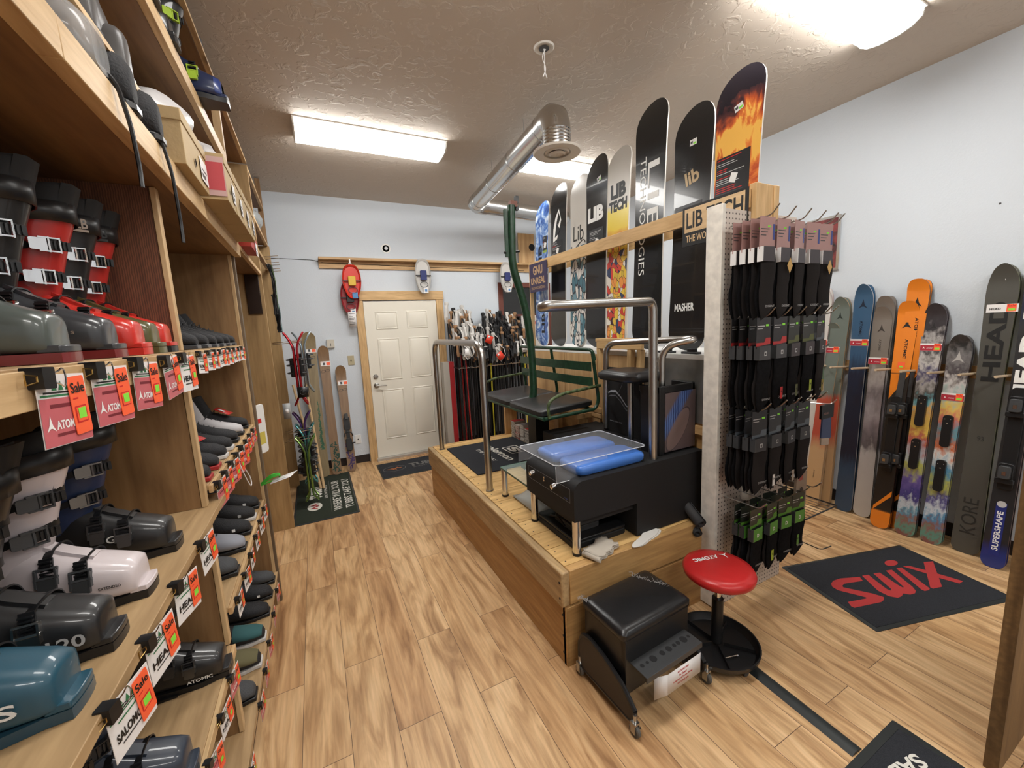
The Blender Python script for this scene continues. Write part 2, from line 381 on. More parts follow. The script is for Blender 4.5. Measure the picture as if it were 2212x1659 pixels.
# ---------------------------------------------------------------- ceiling fixtures
EMIT = M('lamp_diffuser', (1, .985, .95), .5, emis=LAMP)
FIXF = M('fixture_frame', (.75, .73, .68), .5)
flab = ['long fluorescent ceiling light above the doorway side of the room', 'fluorescent ceiling light behind the round air duct diffuser', 'large fluorescent ceiling light nearest the camera, cut off by the top of the photo',
        'fluorescent ceiling light straight above the camera', 'fluorescent ceiling light behind the camera on the shelf side', 'fluorescent ceiling light behind the camera on the ski side']
for (x0, x1, y0, y1), lb in zip(FIXTURES, flab):
    t = thing('ceiling_light', lb, 'ceiling light', ((x0+x1)/2, (y0+y1)/2, ZC), group='fluorescent ceiling lights')
    hx, hy = (x1-x0)/2, (y1-y0)/2
    prof = [(-hy+.004, -.004), (-hy+.012, -.045), (-hy+.05, -.072), (-hy*.3, -.085), (hy*.3, -.085), (hy-.05, -.072), (hy-.012, -.045), (hy-.004, -.004)]
    mb = MB(); mb.loft([[(-hx+.015, a, b) for a, b in prof], [(hx-.015, a, b) for a, b in prof]], EMIT, caps=False); 
    mb.add([(sx*(hx-.02), a, b) for sx in (-1,) for a, b in prof], [tuple(range(8))], EMIT); mb.add([(hx-.02, a, b) for a, b in prof], [tuple(range(8))[::-1]], EMIT)
    mb.build('diffuser', t)
    mb = MB()
    mb.box(-hx, hx, -hy-.006, hy+.006, -.010, -.0005, FIXF)
    for sx in (-1, 1): mb.poly([(a*1.02, b-.003 if b < -.01 else b) for a, b in prof], -.006, .006, FIXF, T(sx*(hx-.008), 0, 0) @ Matrix(((0, 0, 1, 0), (1, 0, 0, 0), (0, 1, 0, 0), (0, 0, 0, 1))))
    mb.build('frame', t)
# ================================================================= raised wooden stage
SX0, SX1, SY0, SY1, SH = .913, 1.935, 1.435, 3.83, .495
PLYD = wood('aged_plywood', (.36, .19, .062), (.58, .34, .13), 'y', .7)
PLYX = wood('aged_plywood_x', (.36, .20, .07), (.60, .36, .14), 'x', .7)
DECK = wood('deck_plank', (.50, .29, .10), (.78, .51, .21), 'x', .6)
GREYW = wood('weathered_beam', (.30, .19, .09), (.58, .40, .20), 'y', .8)
SCREW = M('screw_hole', (.03, .022, .018), .6)
st = thing('wooden_stage', 'low wooden stage with screwed deck planks in the middle of the shop', 'stage', (SX0, SY0, 0))
mb = MB(); mb.box(SX0+.02, SX0+.05, SY0+.01, SY1, 0, .315, PLYD); mb.box(SX0+.022, SX0+.027, SY0+.0, SY0+.004, 0, .315, PLYD)
mb.box(SX0+.02, SX1, SY0+.0, SY0+.03, 0, .31, PLYX); mb.build('skirt_board', st, w=True, bevel=.003)
mb = MB(); mb.box(SX0, SX0+.045, SY0, SY1, .318, SH, GREYW); mb.build('side_beam', st, w=True, bevel=.008)
mb = MB(); mb.box(SX0+.046, SX1, SY0, SY0+.045, .32, SH, PLYX); mb.build('front_beam', st, w=True, bevel=.004)
mb = MB(); mb.box(SX0+.046, SX1, SY1-.04, SY1, 0, SH, PLYX); mb.build('back_beam', st, w=True, bevel=.004)
mb = MB(); y = SY0+.047
k = 0
while y < SY1-.05:
    y2 = min(y+.165, SY1-.042)
    mb = MB(); mb.box(SX0+.047, SX1, y, y2-.004, SH-.03, SH-.001, DECK)
    for dy in (.03, .125):
        if y+dy < y2-.01:
            mb.lathe([(.0045, 0), (.0045, .0006)], SCREW, T(SX0+.075+.004*(k % 3), y+dy, SH-.001), 8); mb.lathe([(.004, 0), (.004, .0006)], SCREW, T(SX1-.06, y+dy, SH-.001), 8)
    mb.build('deck_plank', st, w=True, bevel=.002); y = y2; k += 1
mb = MB()
for z in (.36, .44): mb.lathe([(.006, 0), (.006, .002)], SCREW, T(SX0, SY0+.02, z) @ FACE['-x'], 8)
for z in (.06, .15, .26): mb.lathe([(.006, 0), (.006, .002)], SCREW, T(SX0+.02, SY0+.03, z) @ FACE['-x'], 8)
mb.build('screw_head', st, w=True)
# ---- mats
def rug(name, label, x0, x1, y0, y1, z, m, edge=None, cat='door mat', rot=0, th=.009, border=.02):
    t = thing(name, label, cat, ((x0+x1)/2, (y0+y1)/2, z), (0, 0, rot))
    hx, hy = (x1-x0)/2, (y1-y0)/2
    mb = MB(); mb.poly(rrect(-hx+border, hx-border, -hy+border, hy-border, .004, 2), 0, th, m); mb.build('carpet', t)
    if edge:
        mb = MB()
        out = rrect(-hx, hx, -hy, hy, .008, 3); inn = rrect(-hx+border-.001, hx-border+.001, -hy+border-.001, hy-border+.001, .004, 3)
        mb.loft([[(a, b, 0) for a, b in out], [(a, b, th*.35) for a, b in out], [(a, b, th*.9) for a, b in inn], [(a, b, 0) for a, b in inn]], edge, caps=False); mb.build('rubber_edge', t)
    return t, hx, hy
CARP = M('charcoal_carpet', (.022, .024, .030), .95, bump=.5, bscale=600, var=.35, vscale=400)
CARPG = M('green_carpet', (.022, .030, .018), .95, bump=.5, bscale=600, var=.35, vscale=400)
RUB = M('black_rubber', (.018, .022, .022), .5)
MW = M('mat_white_print', (.66, .64, .58), .85); MR = M('mat_red_print', (.42, .035, .035), .9)
MG = M('mat_grey_print', (.13, .125, .12), .9); MO = M('mat_orange_print', (.45, .15, .05), .9)
t, hx, hy = rug('branded_mat', 'dark mat with white salomon lettering lying on the stage', 1.03, 1.79, 2.80, 3.66, SH, CARP, None)
mb = MB()
X = T(0, 0, .0093) @ R('Z', -88)     # print reads along -y
mb.text('salomon', .0, .02, .50, .085, MW, X, bold=.02); mb.build('lettering', t); mb = MB(); mb.text('TIME TO PLAY', -.01, -.115, .40, .038, MW, X); mb.build('slogan', t); mb = MB()
P = rrect(-.11, .11, .09, .245, .02)
Q = rrect(-.098, .098, .102, .233, .012)
mb.flat(P, MW, X, .0004); mb.flat(Q, CARP, X, .0008); mb.text('S', 0, .168, .15, .10, MW, X, .0012, bold=.05); mb.build('emblem', t)
t, hx, hy = rug('branded_mat', 'black mat with large red swix lettering in front of the skis', -.40, .565, -.275, .30, 0, CARP, RUB, border=.02)
_a = math.radians(-15.5); _c = Vector((.0825, .0125, 0)); t.location = (2.885 + _c.x*math.cos(_a)-_c.y*math.sin(_a), .993 + _c.x*math.sin(_a)+_c.y*math.cos(_a), 0); t.rotation_euler = (0, 0, _a)
SWIX = dict(letter_s=[(-.048, .087), (-.067, .053), (-.196, .059), (-.226, .047), (-.234, .034), (-.132, -.05), (-.104, -.088), (-.125, -.106), (-.159, -.117), (-.343, -.117), (-.349, -.104), (-.331, -.071), (-.211, -.074), (-.2, -.071), (-.2, -.065), (-.288, .022), (-.29, .053), (-.271, .078), (-.231, .098), (-.173, .105)],
 letter_w=[(-.023, .092), (.022, .089), (.0, .019), (-.016, -.041), (-.01, -.057), (.008, -.047), (.062, .091), (.108, .089), (.082, -.035), (.084, -.055), (.095, -.05), (.163, .095), (.207, .093), (.143, -.062), (.121, -.093), (.093, -.108), (.055, -.11), (.031, -.093), (-.006, -.109), (-.037, -.113), (-.07, -.091), (-.078, -.039), (-.048, .032)],
 letter_i=[(.246, .095), (.288, .096), (.217, -.098), (.197, -.107), (.166, -.107), (.162, -.093)], letter_x=[(.477, .103), (.54, .094), (.299, -.104), (.232, -.104), (.231, -.091)],
 letter_x_stroke=[(.306, .101), (.349, .096), (.397, .03), (.471, -.097), (.425, -.108), (.376, -.036), (.36, .009)], letter_dot=[(.316, .136), (.293, .125), (.266, .121), (.243, .122), (.228, .131), (.227, .144), (.239, .157), (.26, .169), (.288, .174), (.312, .171), (.326, .163), (.328, .15)])
for q, (nm, P) in enumerate(SWIX.items()):
    mb = MB(); mb.flat([(x-_c.x, y-_c.y) for x, y in P], MR, None, .0096+.0002*q); mb.build(nm, t)
t, hx, hy = rug('branded_mat', 'dark mat at the foot of the photo with small white lettering', -.45, .45, -.30, .30, 0, CARP, RUB, border=.03)
t.location = (1.47, .29, 0)
mb = MB(); mb.text('SALOMON', .14, .215, .42, .05, MW, None, z=.0098, bold=.03, rot=171); mb.build('lettering', t)
t, hx, hy = rug('branded_mat', 'long dark green mat with white slogan under the leaning skis and snowshoes', -.33, .225, 3.80, 5.05, 0, CARPG, RUB, border=.018)
mb = MB(); X = R('Z', 90)       # reads along +y
mb.text('WHERE WILL YOUR', -.06, -.10, .84, .075, MW, X, z=.0095, bold=.01); mb.text('TUBBS TAKE YOU', -.06, -.205, .84, .075, MW, X, z=.0095, bold=.01)
mb.text('TUBBS', .10, .09, .36, .12, MW, X, z=.0095, bold=.05); mb.text('SNOWSHOES', .08, -.005, .38, .03, MW, X, z=.0095)
mb.build('lettering', t); mb = MB(); mb.flat([(a*.10-.28, b*.065+.10) for a, b in arc(0, 0, 1, 0, 350, 24)], MW, X, .0096)
for s_ in (-1, 1): mb.rect(-.04, .04, -.009, .009, MR, X @ T(-.28+s_*.018, .10, .0102) @ R('Z', 58*s_)); mb.rect(-.03, .03, -.008, .008, MR, X @ T(-.28+s_*.045, .10, .0102) @ R('Z', -50*s_))
mb.build('emblem', t); mb = MB()
for a in ((-.50, .42, -.265, -.262), (-.50, .42, -.045, -.042)): mb.rect(*a, MG, X, .0095)
mb.build('border_line', t)
t, hx, hy = rug('branded_mat', 'black mat with grey lettering and orange emblem at the back door', .545, 1.44, 4.53, 5.10, 0, CARP, RUB, border=.02)
mb = MB(); mb.text('TUBBS', .12, .03, .42, .12, MG, None, z=.0095, bold=.05); mb.text('SNOWSHOES', .12, -.07, .36, .03, MG, None, z=.0095); mb.build('lettering', t); mb = MB()
mb.loft([[(a*.135-.27, b*.10, .0095) for a, b in arc(0, 0, 1, 0, 350, 28)], [(a*.128-.27, b*.093, .0095) for a, b in arc(0, 0, 1, 0, 350, 28)]], MG, caps=False)
for s_ in (-1, 1): mb.rect(-.05, .05, -.007, .007, MO, T(-.27+s_*.01, .0, .0100) @ R('Z', 52*s_)); mb.rect(-.035, .035, -.007, .007, MO, T(-.27+s_*.05, .01*s_, .0100) @ R('Z', -20))
mb.build('emblem', t)
# ---- cable cover
mb = MB(); d = Vector((-.01, -.42, 0)); a = math.degrees(math.atan2(1.675-1.652, 1.02-.55))
mb.loft([[(x, y, z) for x, z in ((-.032, .0), (-.016, .011), (.016, .011), (.032, 0))] for y in (0, .43)], RUB, T(1.655, .595, 0) @ R('Z', -a))
tag(mb.build('cable_cover', center=True), 'black rubber cable cover strip running over the floor', 'cable cover')

# ---- steel handrail on the stage
t = thing('handrail', 'stainless steel hoop handrail standing on the stage beside the door', 'handrail', (1.015, 3.09, SH))
mb = MB(); mb.tube(bend([(0, -.585, 0), (0, -.585, 1.045), (0, .585, 1.045), (0, .585, 0)], .13, 8), .024, STEEL, 16); mb.build('rail', t)
for s_ in (-1, 1):
    mb = MB(); mb.lathe([(.001, 0), (.028, 0), (.028, .006), (.024, .008)], DSTEEL, T(0, .585*s_, 0)); mb.build('floor_flange', t)

# ================================================================= boot-fitting station
t = thing('foot_scanning_station', 'black boot-fitting station with two blue foot cushions, chrome legs and steel rails', 'boot fitting station', (1.4, 1.9, SH))
MX, MY, MT = 1.04, 1.50, .885
mb = MB()
# front shell: rounded top edge on the control side
prof = [(1.95, MT), (MX+.055, MT)] + [(MX+.055-.055*math.sin(math.radians(a)), MT-.055+.055*math.cos(math.radians(a))) for a in range(10, 91, 10)] + [(MX, .683), (1.44, .683), (1.44, .498), (1.95, .498)]
mb.poly(prof, 0, .48, MATTE, T(0, MY+.48, 0) @ Matrix(((1, 0, 0, 0), (0, 0, -1, 0), (0, 1, 0, 0), (0, 0, 0, 1))))
mb.build('housing', t, w=True)
mb = MB(); mb.box(MX+.03, 1.93, MY+.03, MY+.031+.42, .64, .682, MATTE); mb.box(MX+.1, 1.4, MY+.12, MY+.40, .585, .64, M('brown_tray', (.10, .065, .05), .5)); mb.build('drawer_tray', t, w=True, bevel=.004)
mb = MB(); X = T(MX-.0008, MY+.24, 0) @ FACE['-x']
LINE = M('thin_grey_print', (.35, .36, .38), .4)
for a in ((-.205, .205, .772, .7735), (-.205, .205, .842, .8435), (-.2065, -.205, .772, .8435), (.205, .2065, .772, .8435)): mb.rect(*a, LINE, X)
mb.text('sidas', .17, .785, .03, .008, M('small_blue_print', (.05, .12, .6), .4), X); mb.build('control_panel', t, w=True)
for yy in (MY+.385, MY+.16):
    mb = MB(); mb.lathe([(.001, 0), (.017, 0), (.017, .01), (.013, .028), (.001, .03)], CHROME, T(MX, yy, .818) @ FACE['-x']); mb.build('control_knob', t, w=True)
mb = MB(); mb.lathe([(.001, 0), (.006, 0), (.006, .006), (.001, .007)], CHROME, T(MX, MY+.27, .812) @ FACE['-x']); mb.lathe([(.001, 0), (.006, 0), (.006, .006), (.001, .007)], CHROME, T(MX, MY+.27, .828) @ FACE['-x']); mb.build('push_button', t, w=True)
for x, y, h in ((MX+.03, MY+.03, .683), (MX+.03, MY+.45, .683), (1.07, 2.36, .69), (1.50, 2.36, .69)):
    mb = MB(); mb.lathe([(.001, SH+.012), (.021, SH+.012), (.021, h), (.001, h)], CHROME, T(x, y, 0)); mb.lathe([(.001, SH), (.023, SH), (.023, SH+.013), (.001, SH+.013)], BLACK, T(x, y, 0)); mb.build('leg', t, w=True)
GLASS = M('clear_glass', (.65, .82, .76), .03, alpha=.16); ACR = M('clear_acrylic', (.9, .93, 1), .04, alpha=.07); ACRE = M('acrylic_edge', (.85, .88, .92), .1, alpha=.75); GLE = M('green_glass_edge', (.05, .12, .09), .1)
mb = MB(); mb.box(MX+.01, 1.52, MY+.10, 2.38, .690, .700, GLASS); mb.build('glass_step', t, w=True); mb = MB(); mb.box(MX+.008, MX+.0099, MY+.10, 2.38, .6895, .7005, GLE); mb.box(MX+.01, 1.52, 2.3801, 2.382, .6895, .7005, GLE); mb.build('glass_edge', t, w=True)
BLUE = M('blue_vinyl', (.06, .19, .60), .28, coat=.3)
for y0, y1 in ((1.535, 1.735), (1.765, 1.965)):
    mb = MB(); rings = []
    for z, i in ((.886, .012), (.90, .002), (.922, .0), (.934, .006), (.940, .02)): rings.append([(a, b, z) for a, b in rrect(1.10+i, 1.545-i, y0+i, y1-i, .035, 6)])
    mb.loft(rings, BLUE); mb.box(1.115, 1.53, y0+.01, y1-.01, .884, .889, BLACK); mb.build('foot_cushion', t, w=True, smooth=50)
mb = MB()
mb.poly(rrect(.985, 1.575, 1.565, 1.965, .02), .958, .963, ACR); mb.box(.985, 1.30, 1.565, 1.569, .872, .957, ACR); mb.box(.985, 1.30, 1.961, 1.965, .872, .957, ACR); mb.build('acrylic_cover', t, w=True); mb = MB(); mb.tube([(1.005, 1.565, .9605), (1.555, 1.565, .9605), (1.575, 1.585, .9605), (1.575, 1.945, .9605), (1.555, 1.965, .9605), (1.005, 1.965, .9605), (.985, 1.945, .9605), (.985, 1.585, .9605)], .0022, ACRE, 6, closed=True); mb.tube([(.985, 1.567, .957), (.985, 1.567, .873), (1.30, 1.567, .873), (1.30, 1.567, .957)], .0018, ACRE, 6); mb.build('cover_edge', t, w=True)
mb = MB(); mb.box(1.42, 1.93, 1.985, 2.42, .498, .885, MATTE); mb.build('standing_platform', t, w=True, bevel=.006)
# tower
mb = MB(); mb.box(1.66, 1.70, 1.555, 1.60, .885, 1.27, BLACK); mb.box(1.66, 1.94, 1.57, 1.70, .885, 1.245, BLACK)
mb.box(1.66, 1.94, 1.557, 1.575, 1.235, 1.275, BLACK); mb.box(1.92, 1.94, 1.557, 1.71, 1.235, 1.275, BLACK); mb.box(1.66, 1.68, 1.557, 1.71, 1.235, 1.275, BLACK); mb.build('tower', t, w=True, bevel=.004)
def foot_print_mat():
    m, N, L, b = nt('footbed_artwork'); tc = N.new('ShaderNodeTexCoord')
    sp = N.new('ShaderNodeSeparateXYZ'); L.new(tc.outputs['Generated'], sp.inputs[0])
    def math_(op, a, bb):
        n = N.new('ShaderNodeMath'); n.operation = op
        for i, q in enumerate((a, bb)):
            if isinstance(q, (int, float)): n.inputs[i].default_value = q
            else: L.new(q, n.inputs[i])
        return n.outputs[0]
    u, v = sp.outputs['X'], sp.outputs['Z']
    # distance along the tilted sole axis
    du = math_('SUBTRACT', u, .42); dv = math_('SUBTRACT', v, .36)
    a_ = math_('ADD', math_('MULTIPLY', du, .75), math_('MULTIPLY', dv, .66)); c_ = math_('SUBTRACT', math_('MULTIPLY', dv, .75), math_('MULTIPLY', du, .66))
    d = math_('SQRT', math_('ADD', math_('POWER', math_('DIVIDE', a_, .52), 2), math_('POWER', math_('DIVIDE', c_, .22), 2)), 0)
    r = ramp(N, [(0, (.16, .11, .10)), (.88, (.20, .14, .13)), (.93, (.02, .015, .02)), (.97, (.14, .10, .10)), (1, (.12, .085, .085))]); L.new(d, r.inputs[0])
    b2 = math_('SUBTRACT', c_, .30); bb_ = math_('ABSOLUTE', b2, 0)
    r2 = ramp(N, [(0, (1, 1, 1)), (.10, (.8, .8, .8)), (.16, (0, 0, 0))]); L.new(bb_, r2.inputs[0])
    wv = N.new('ShaderNodeTexWave'); wv.inputs['Scale'].default_value = 18; wv.inputs['Distortion'].default_value = 2; L.new(tc.outputs['Object'], wv.inputs[0])
    rb = ramp(N, [(.2, (.02, .045, .16)), (.8, (.10, .18, .42))]); L.new(wv.outputs['Fac'], rb.inputs[0])
    mx = N.new('ShaderNodeMix'); mx.data_type = 'RGBA'; L.new(r2.outputs[0], mx.inputs[0]); L.new(r.outputs[0], mx.inputs[6]); L.new(rb.outputs[0], mx.inputs[7])
    L.new(mx.outputs[2], b.inputs['Base Color']); b.inputs['Roughness'].default_value = .35; return m
mb = MB(); mb.box(1.70, 1.94, 1.552, 1.5565, .90, 1.235, foot_print_mat()); mb.build('artwork_panel', t, w=True)
mb = MB(); mb.box(1.80, 1.815, 1.84, 2.20, .887, 1.335, MATTE)
X = T(1.7995, 2.04, 1.12) @ FACE['-x']; GL = M('pale_smoke_print', (.38, .40, .45), .5); G2 = M('mid_smoke_print', (.12, .125, .14), .5)
def curve_strip(mb, P, w0, m, X):
    for i in range(len(P)-1):
        (a, b), (c, d) = P[i], P[i+1]; mb.flat([(a, b-w0[i]), (c, d-w0[i+1]), (c, d+w0[i+1]), (a, b+w0[i])], m, X, z=.0003)
curve_strip(mb, [(-.13, .02), (-.08, .05), (-.03, .055), (.02, .02), (.07, -.03), (.11, -.045)], [.003, .007, .008, .006, .005, .002], GL, X)
curve_strip(mb, [(-.13, .0), (-.08, .02), (-.03, .025), (.02, -.01), (.07, -.06), (.11, -.065)], [.002, .004, .004, .005, .005, .002], G2, X)
curve_strip(mb, [(-.11, .03), (-.10, .09), (-.095, .15)], [.003, .004, .003], G2, X); curve_strip(mb, [(.0, .05), (.03, .1), (.05, .15)], [.003, .004, .003], G2, X)
mb.text('www.sidas.com', -.03, -.155, .12, .012, GL, X); mb.build('display_board', t, w=True)
mb = MB(); rings = []
for z, i in ((1.285, .03), (1.292, .008), (1.305, 0), (1.33, .0), (1.345, .02), (1.35, .06)): rings.append([(a, b, z) for a, b in rrect(1.56+i, 1.86-i, 1.66+i, 2.0-i, .07, 6)])
mb.loft(rings, BLACK); mb.tube([(1.68, 1.80, 1.285), (1.68, 1.80, .89)], .018, STEEL, 12); mb.build('knee_pad', t, w=True, smooth=60)
mb = MB(); mb.tube(bend([(1.60, 1.545, .886), (1.60, 1.545, 1.70), (1.585, 1.545, 1.735), (.95, 1.54, 1.725), (.945, 1.60, 1.722), (1.16, 1.605, 1.722)], .07, 6), .0225, STEEL, 16); mb.build('rail', t, w=True)
mb = MB(); mb.tube(bend([(1.755, 1.63, .9), (1.755, 1.63, 1.49), (1.86, 1.49, 1.525), (1.885, 1.56, 1.525), (1.795, 2.155, 1.50), (1.795, 2.17, .9)], .09, 6), .0195, STEEL, 14); mb.build('rail', t, w=True)
# bag of parts below the glass, folded black case under the housing
t = thing('boot_case', 'flat black folded case lying under the fitting station', 'case', (1.24, 1.72, SH))
mb = MB(); mb.rbox(-.16, .18, -.16, .22, .001, .035, MATTE, .02); mb.build('case_body', t, bevel=.006)
mb = MB(); mb.rbox(-.16, .18, -.16, .22, .037, .052, BLACK, .02); mb.rbox(-.12, .05, -.10, .10, .052, .085, GREY, .02); mb.tube(bend([(-.12, .14, .055), (-.12, .05, .085), (-.12, -.02, .055)], .03), .007, BLACK); mb.build('lid', t, bevel=.004)
def towel(name, label, cat, loc, w_, d_, n, m, rot):
    t = MB(); r2_ = random.Random(len(label))
    for k in range(n):
        z0 = .004+k*.011; NN = 9
        g = [[(-w_/2+w_*i/NN + .006*math.sin(3*j+k), -d_/2+d_*j/6+.006*math.sin(2*i+k), z0+.004*math.sin(i*.9+j+k)+.004) for j in range(7)] for i in range(NN+1)]
        v = [p for row in g for p in row]; f = [(i*7+j, (i+1)*7+j, (i+1)*7+j+1, i*7+j+1) for i in range(NN) for j in range(6)]
        t.add(v, f, m)
    # folded edge
    t.loft([[(-w_/2-.012*math.sin(math.radians(a)), y, .006+ (n-1)*.0055 - (n-1)*.0055*math.cos(math.radians(a))) for a in range(0, 181, 30)] for y in (-d_/2, d_/2)], m, caps=False, closed=False)
    o = t.build(name, solid=.006, smooth=60); o.location = loc; o.rotation_euler = (0, 0, math.radians(rot)); return tag(o, label, cat)
TOW = M('cream_towel', (.58, .52, .44), .95, bump=.4, bscale=500)
towel('towel', 'folded cream towel beside the chrome leg on the stage corner', 'towel', (1.185, 1.485, SH), .17, .10, 3, TOW, 20)
INS = M('white_insole', (.74, .72, .68), .7)
def insole(X, mb):
    P = []
    n = 28
    for i in range(n):
        a = 2*PI*i/n; x = .125*math.cos(a); wd = .030+.012*max(0, math.cos(a))-.006*math.exp(-(x+.02)**2/.002); P.append((x, wd*math.sin(a)+.006*math.sin(x*20)))
    mb.poly(P, 0, .005, INS, X)
for k, (x, y, a, lb) in enumerate(((1.475, 1.463, 12, 'lower white shoe insole on the front edge of the stage'), (1.46, 1.462, 14, 'upper white shoe insole on the front edge of the stage'))):
    mb = MB(); insole(Matrix.Identity(4), mb); o = mb.build('insole', bevel=.001); o.location = (x, y, SH+.0055*k); o.rotation_euler = (0, 0, math.radians(a)); tag(o, lb, 'insole', 'white insoles on the stage')
# rolled mats at the right end
ROLL = M('dark_rolled_rubber', (.035, .035, .037), .7)
for k, (p0, p1, r, lb) in enumerate((((1.80, 1.39, SH+.02), (1.86, 1.62, SH+.12), .030, 'upper dark rolled sheet poking out between stage and pegboard'), ((1.80, 1.41, SH-.045), (1.93, 1.62, SH+.03), .024, 'lower dark rolled sheet poking out between stage and pegboard'))):
    mb = MB(); p0 = Vector(p0); p1 = Vector(p1); ax = (p1-p0).normalized(); q = ax.orthogonal().normalized(); s2 = ax.cross(q); R0 = []
    sp = [(r*(1-.55*i/40)*math.cos(i*.42), r*(1-.55*i/40)*math.sin(i*.42)) for i in range(41)]
    mb.loft([[tuple(p+q*a+s2*b) for a, b in sp] for p in (p0, p1)], ROLL, caps=False, closed=False); o = mb.build('rolled_sheet', solid=.003, center=True); tag(o, lb, 'rolled sheet', 'rolled sheets by the pegboard')

# clear plastic bag and papers under the glass step
mb = MB(); N_ = 10; BAG = M('clear_plastic_bag', (.62, .66, .66), .15, alpha=.65)
g = []
for i in range(N_+1):
    for j in range(N_+1):
        u, v = i/N_, j/N_; g.append((1.10+.30*u, 1.98+.33*v, SH+.012+.11*math.sin(PI*u)*math.sin(PI*v)*(1+.35*math.sin(7*u+5*v))))
mb.add(g, [(i*(N_+1)+j, (i+1)*(N_+1)+j, (i+1)*(N_+1)+j+1, i*(N_+1)+j+1) for i in range(N_) for j in range(N_)], BAG)
o = mb.build('plastic_bag', center=True, solid=.002, smooth=60); tag(o, 'crumpled clear plastic bag of papers under the glass step', 'plastic bag')
mb = MB(); mb.add([(0, 0, 0), (.26, -.05, 0), (.30, .10, .06), (.04, .16, .07)], [(0, 1, 2, 3)], WHITE); o = mb.build('paper_sheet', solid=.002); o.location = (1.13, 2.08, SH+.135); tag(o, 'white paper sheet tilted on the plastic bag under the glass step', 'paper')

# ================================================================= chairlift seat
GRN = M('dark_green_paint', (.012, .045, .022), .32, var=.3, vscale=30); WORN = M('worn_green_yellow_paint', (.06, .085, .03), .5, var=.8, vscale=45)
SEATM = M('black_vinyl_pad', (.022, .022, .023), .38)
t = thing('chairlift_seat', 'dark green two-person chairlift seat with black pads and a bent centre pole', 'chairlift seat', (1.6, 2.78, SH))
def pad(y0, y1):
    mb = MB(); rings = []
    for dz, i in ((-.022, .012), (-.016, 0), (.012, 0), (.020, .012)):
        rings.append([(a, b, 1.045 + dz + (a-1.33)*.06) for a, b in rrect(1.32+i, 1.77-i, y0+i, y1-i, .035, 5)])
    mb.loft(rings, SEATM); return mb
pad(2.27, 2.765).build('seat_pad', t, w=True, smooth=50); pad(2.78, 3.30).build('seat_pad', t, w=True, smooth=50)
mb = MB()
for y in (2.24, 2.78, 3.33): mb.tube(bend([(1.33, y, 1.015), (1.76, y, 1.03), (1.79, y, 1.09), (1.74, y, 1.445)], .05), .0125, GRN, 10)
mb.tube(bend([(1.33, 2.24, 1.015), (1.33, 3.33, 1.015)], .01), .0125, GRN, 10); mb.tube([(1.74, 2.3, 1.03), (1.74, 3.3, 1.03)], .0125, GRN, 10)
mb.tube(bend([(1.76, 2.24, 1.38), (1.74, 2.24, 1.455), (1.74, 3.33, 1.455), (1.76, 3.33, 1.38)], .05), .0125, GRN, 10); mb.build('seat_frame', t, w=True)
for z in (1.335, 1.225):
    mb = MB()
    x = 1.745+(1.445-z)*.10
    mb.loft([[(x-.0225-.025*math.sin(PI*k/10), 2.25+1.07*k/10, z-.032), (x-.0175-.025*math.sin(PI*k/10), 2.25+1.07*k/10, z-.032), (x-.0175-.025*math.sin(PI*k/10), 2.25+1.07*k/10, z+.032), (x-.0225-.025*math.sin(PI*k/10), 2.25+1.07*k/10, z+.032)] for k in range(11)], GRN); mb.build('back_slat', t, w=True)
for y in (2.22, 3.35):
    mb = MB(); mb.tube(bend([(1.79, y, 1.20), (1.45, y, 1.175), (1.345, y, 1.13), (1.36, y, 1.02)], .06), .011, WORN, 10); mb.build('armrest', t, w=True)
mb = MB(); pp = [(1.50, 2.75, .99), (1.545, 2.75, 1.1), (1.54, 2.75, 1.44), (1.518, 2.75, 1.69), (1.477, 2.75, 1.87), (1.418, 2.75, 2.05), (1.404, 2.75, 2.15), (1.418, 2.75, 2.53)]
mb.tube(bend(pp, .10, 4), .030, GRN, 16); mb.build('centre_pole', t, w=True)
mb = MB(); mb.box(1.355, 1.375, 2.74, 2.765, 2.16, 2.50, GRN); mb.tube([(1.34, 2.75, 2.19), (1.47, 2.75, 2.205)], .008, BLACK); RUST = M('rusty_bracket', (.20, .09, .07), .7)
mb.box(1.405, 1.46, 2.73, 2.77, 2.52, 2.56, RUST); mb.box(1.45, 1.475, 2.735, 2.765, 2.50, 2.53, BLACK); mb.box(1.45, 1.475, 2.735, 2.765, 2.55, 2.60, BLACK); mb.build('hanger_bracket', t, w=True)
mb = MB(); mb.box(1.50, 1.62, 2.66, 2.785, .555, 1.0, BLACK); mb.box(1.42, 1.72, 2.45, 2.79, SH, SH+.06, BLACK); mb.build('pedestal', t, w=True)

# ================================================================= low stools
t = thing('mechanic_stool', 'black box-shaped rolling stool with torn seat and curved side panels', 'stool', (1.195, 1.255, 0), (0, 0, 3))
mb = MB(); rings = []
for z, i in ((.345, .0), (.352, -.004), (.375, -.004), (.388, .008), (.392, .03)): rings.append([(a, b, z) for a, b in rrect(-.205+i, .205-i, -.13+i, .13-i, .02, 4)])
mb.loft(rings, M('torn_black_vinyl', (.014, .014, .015), .3, bump=.25, bscale=14)); mb.build('seat', t, smooth=45)
FUZ = M('grey_frayed_foam', (.35, .34, .33), .95); mb = MB(); r3 = random.Random(3)
for k in range(60):
    a = r3.random()
    if k == 16: mb.build('torn_edge', t); mb = MB()
    if k < 16: p = Vector((-.205, .10+.03*r3.random(), .385))
    else: p = Vector((.10+.08*a, .115-.15*a, .39))
    mb.tube([p, p+Vector((r3.uniform(-.012, .016), r3.uniform(-.008, .018), r3.uniform(.0, .010))), p+Vector((r3.uniform(-.02, .03), r3.uniform(-.01, .03), r3.uniform(-.006, .008)))], .0008, FUZ, 3)
mb.build('torn_edge', t)
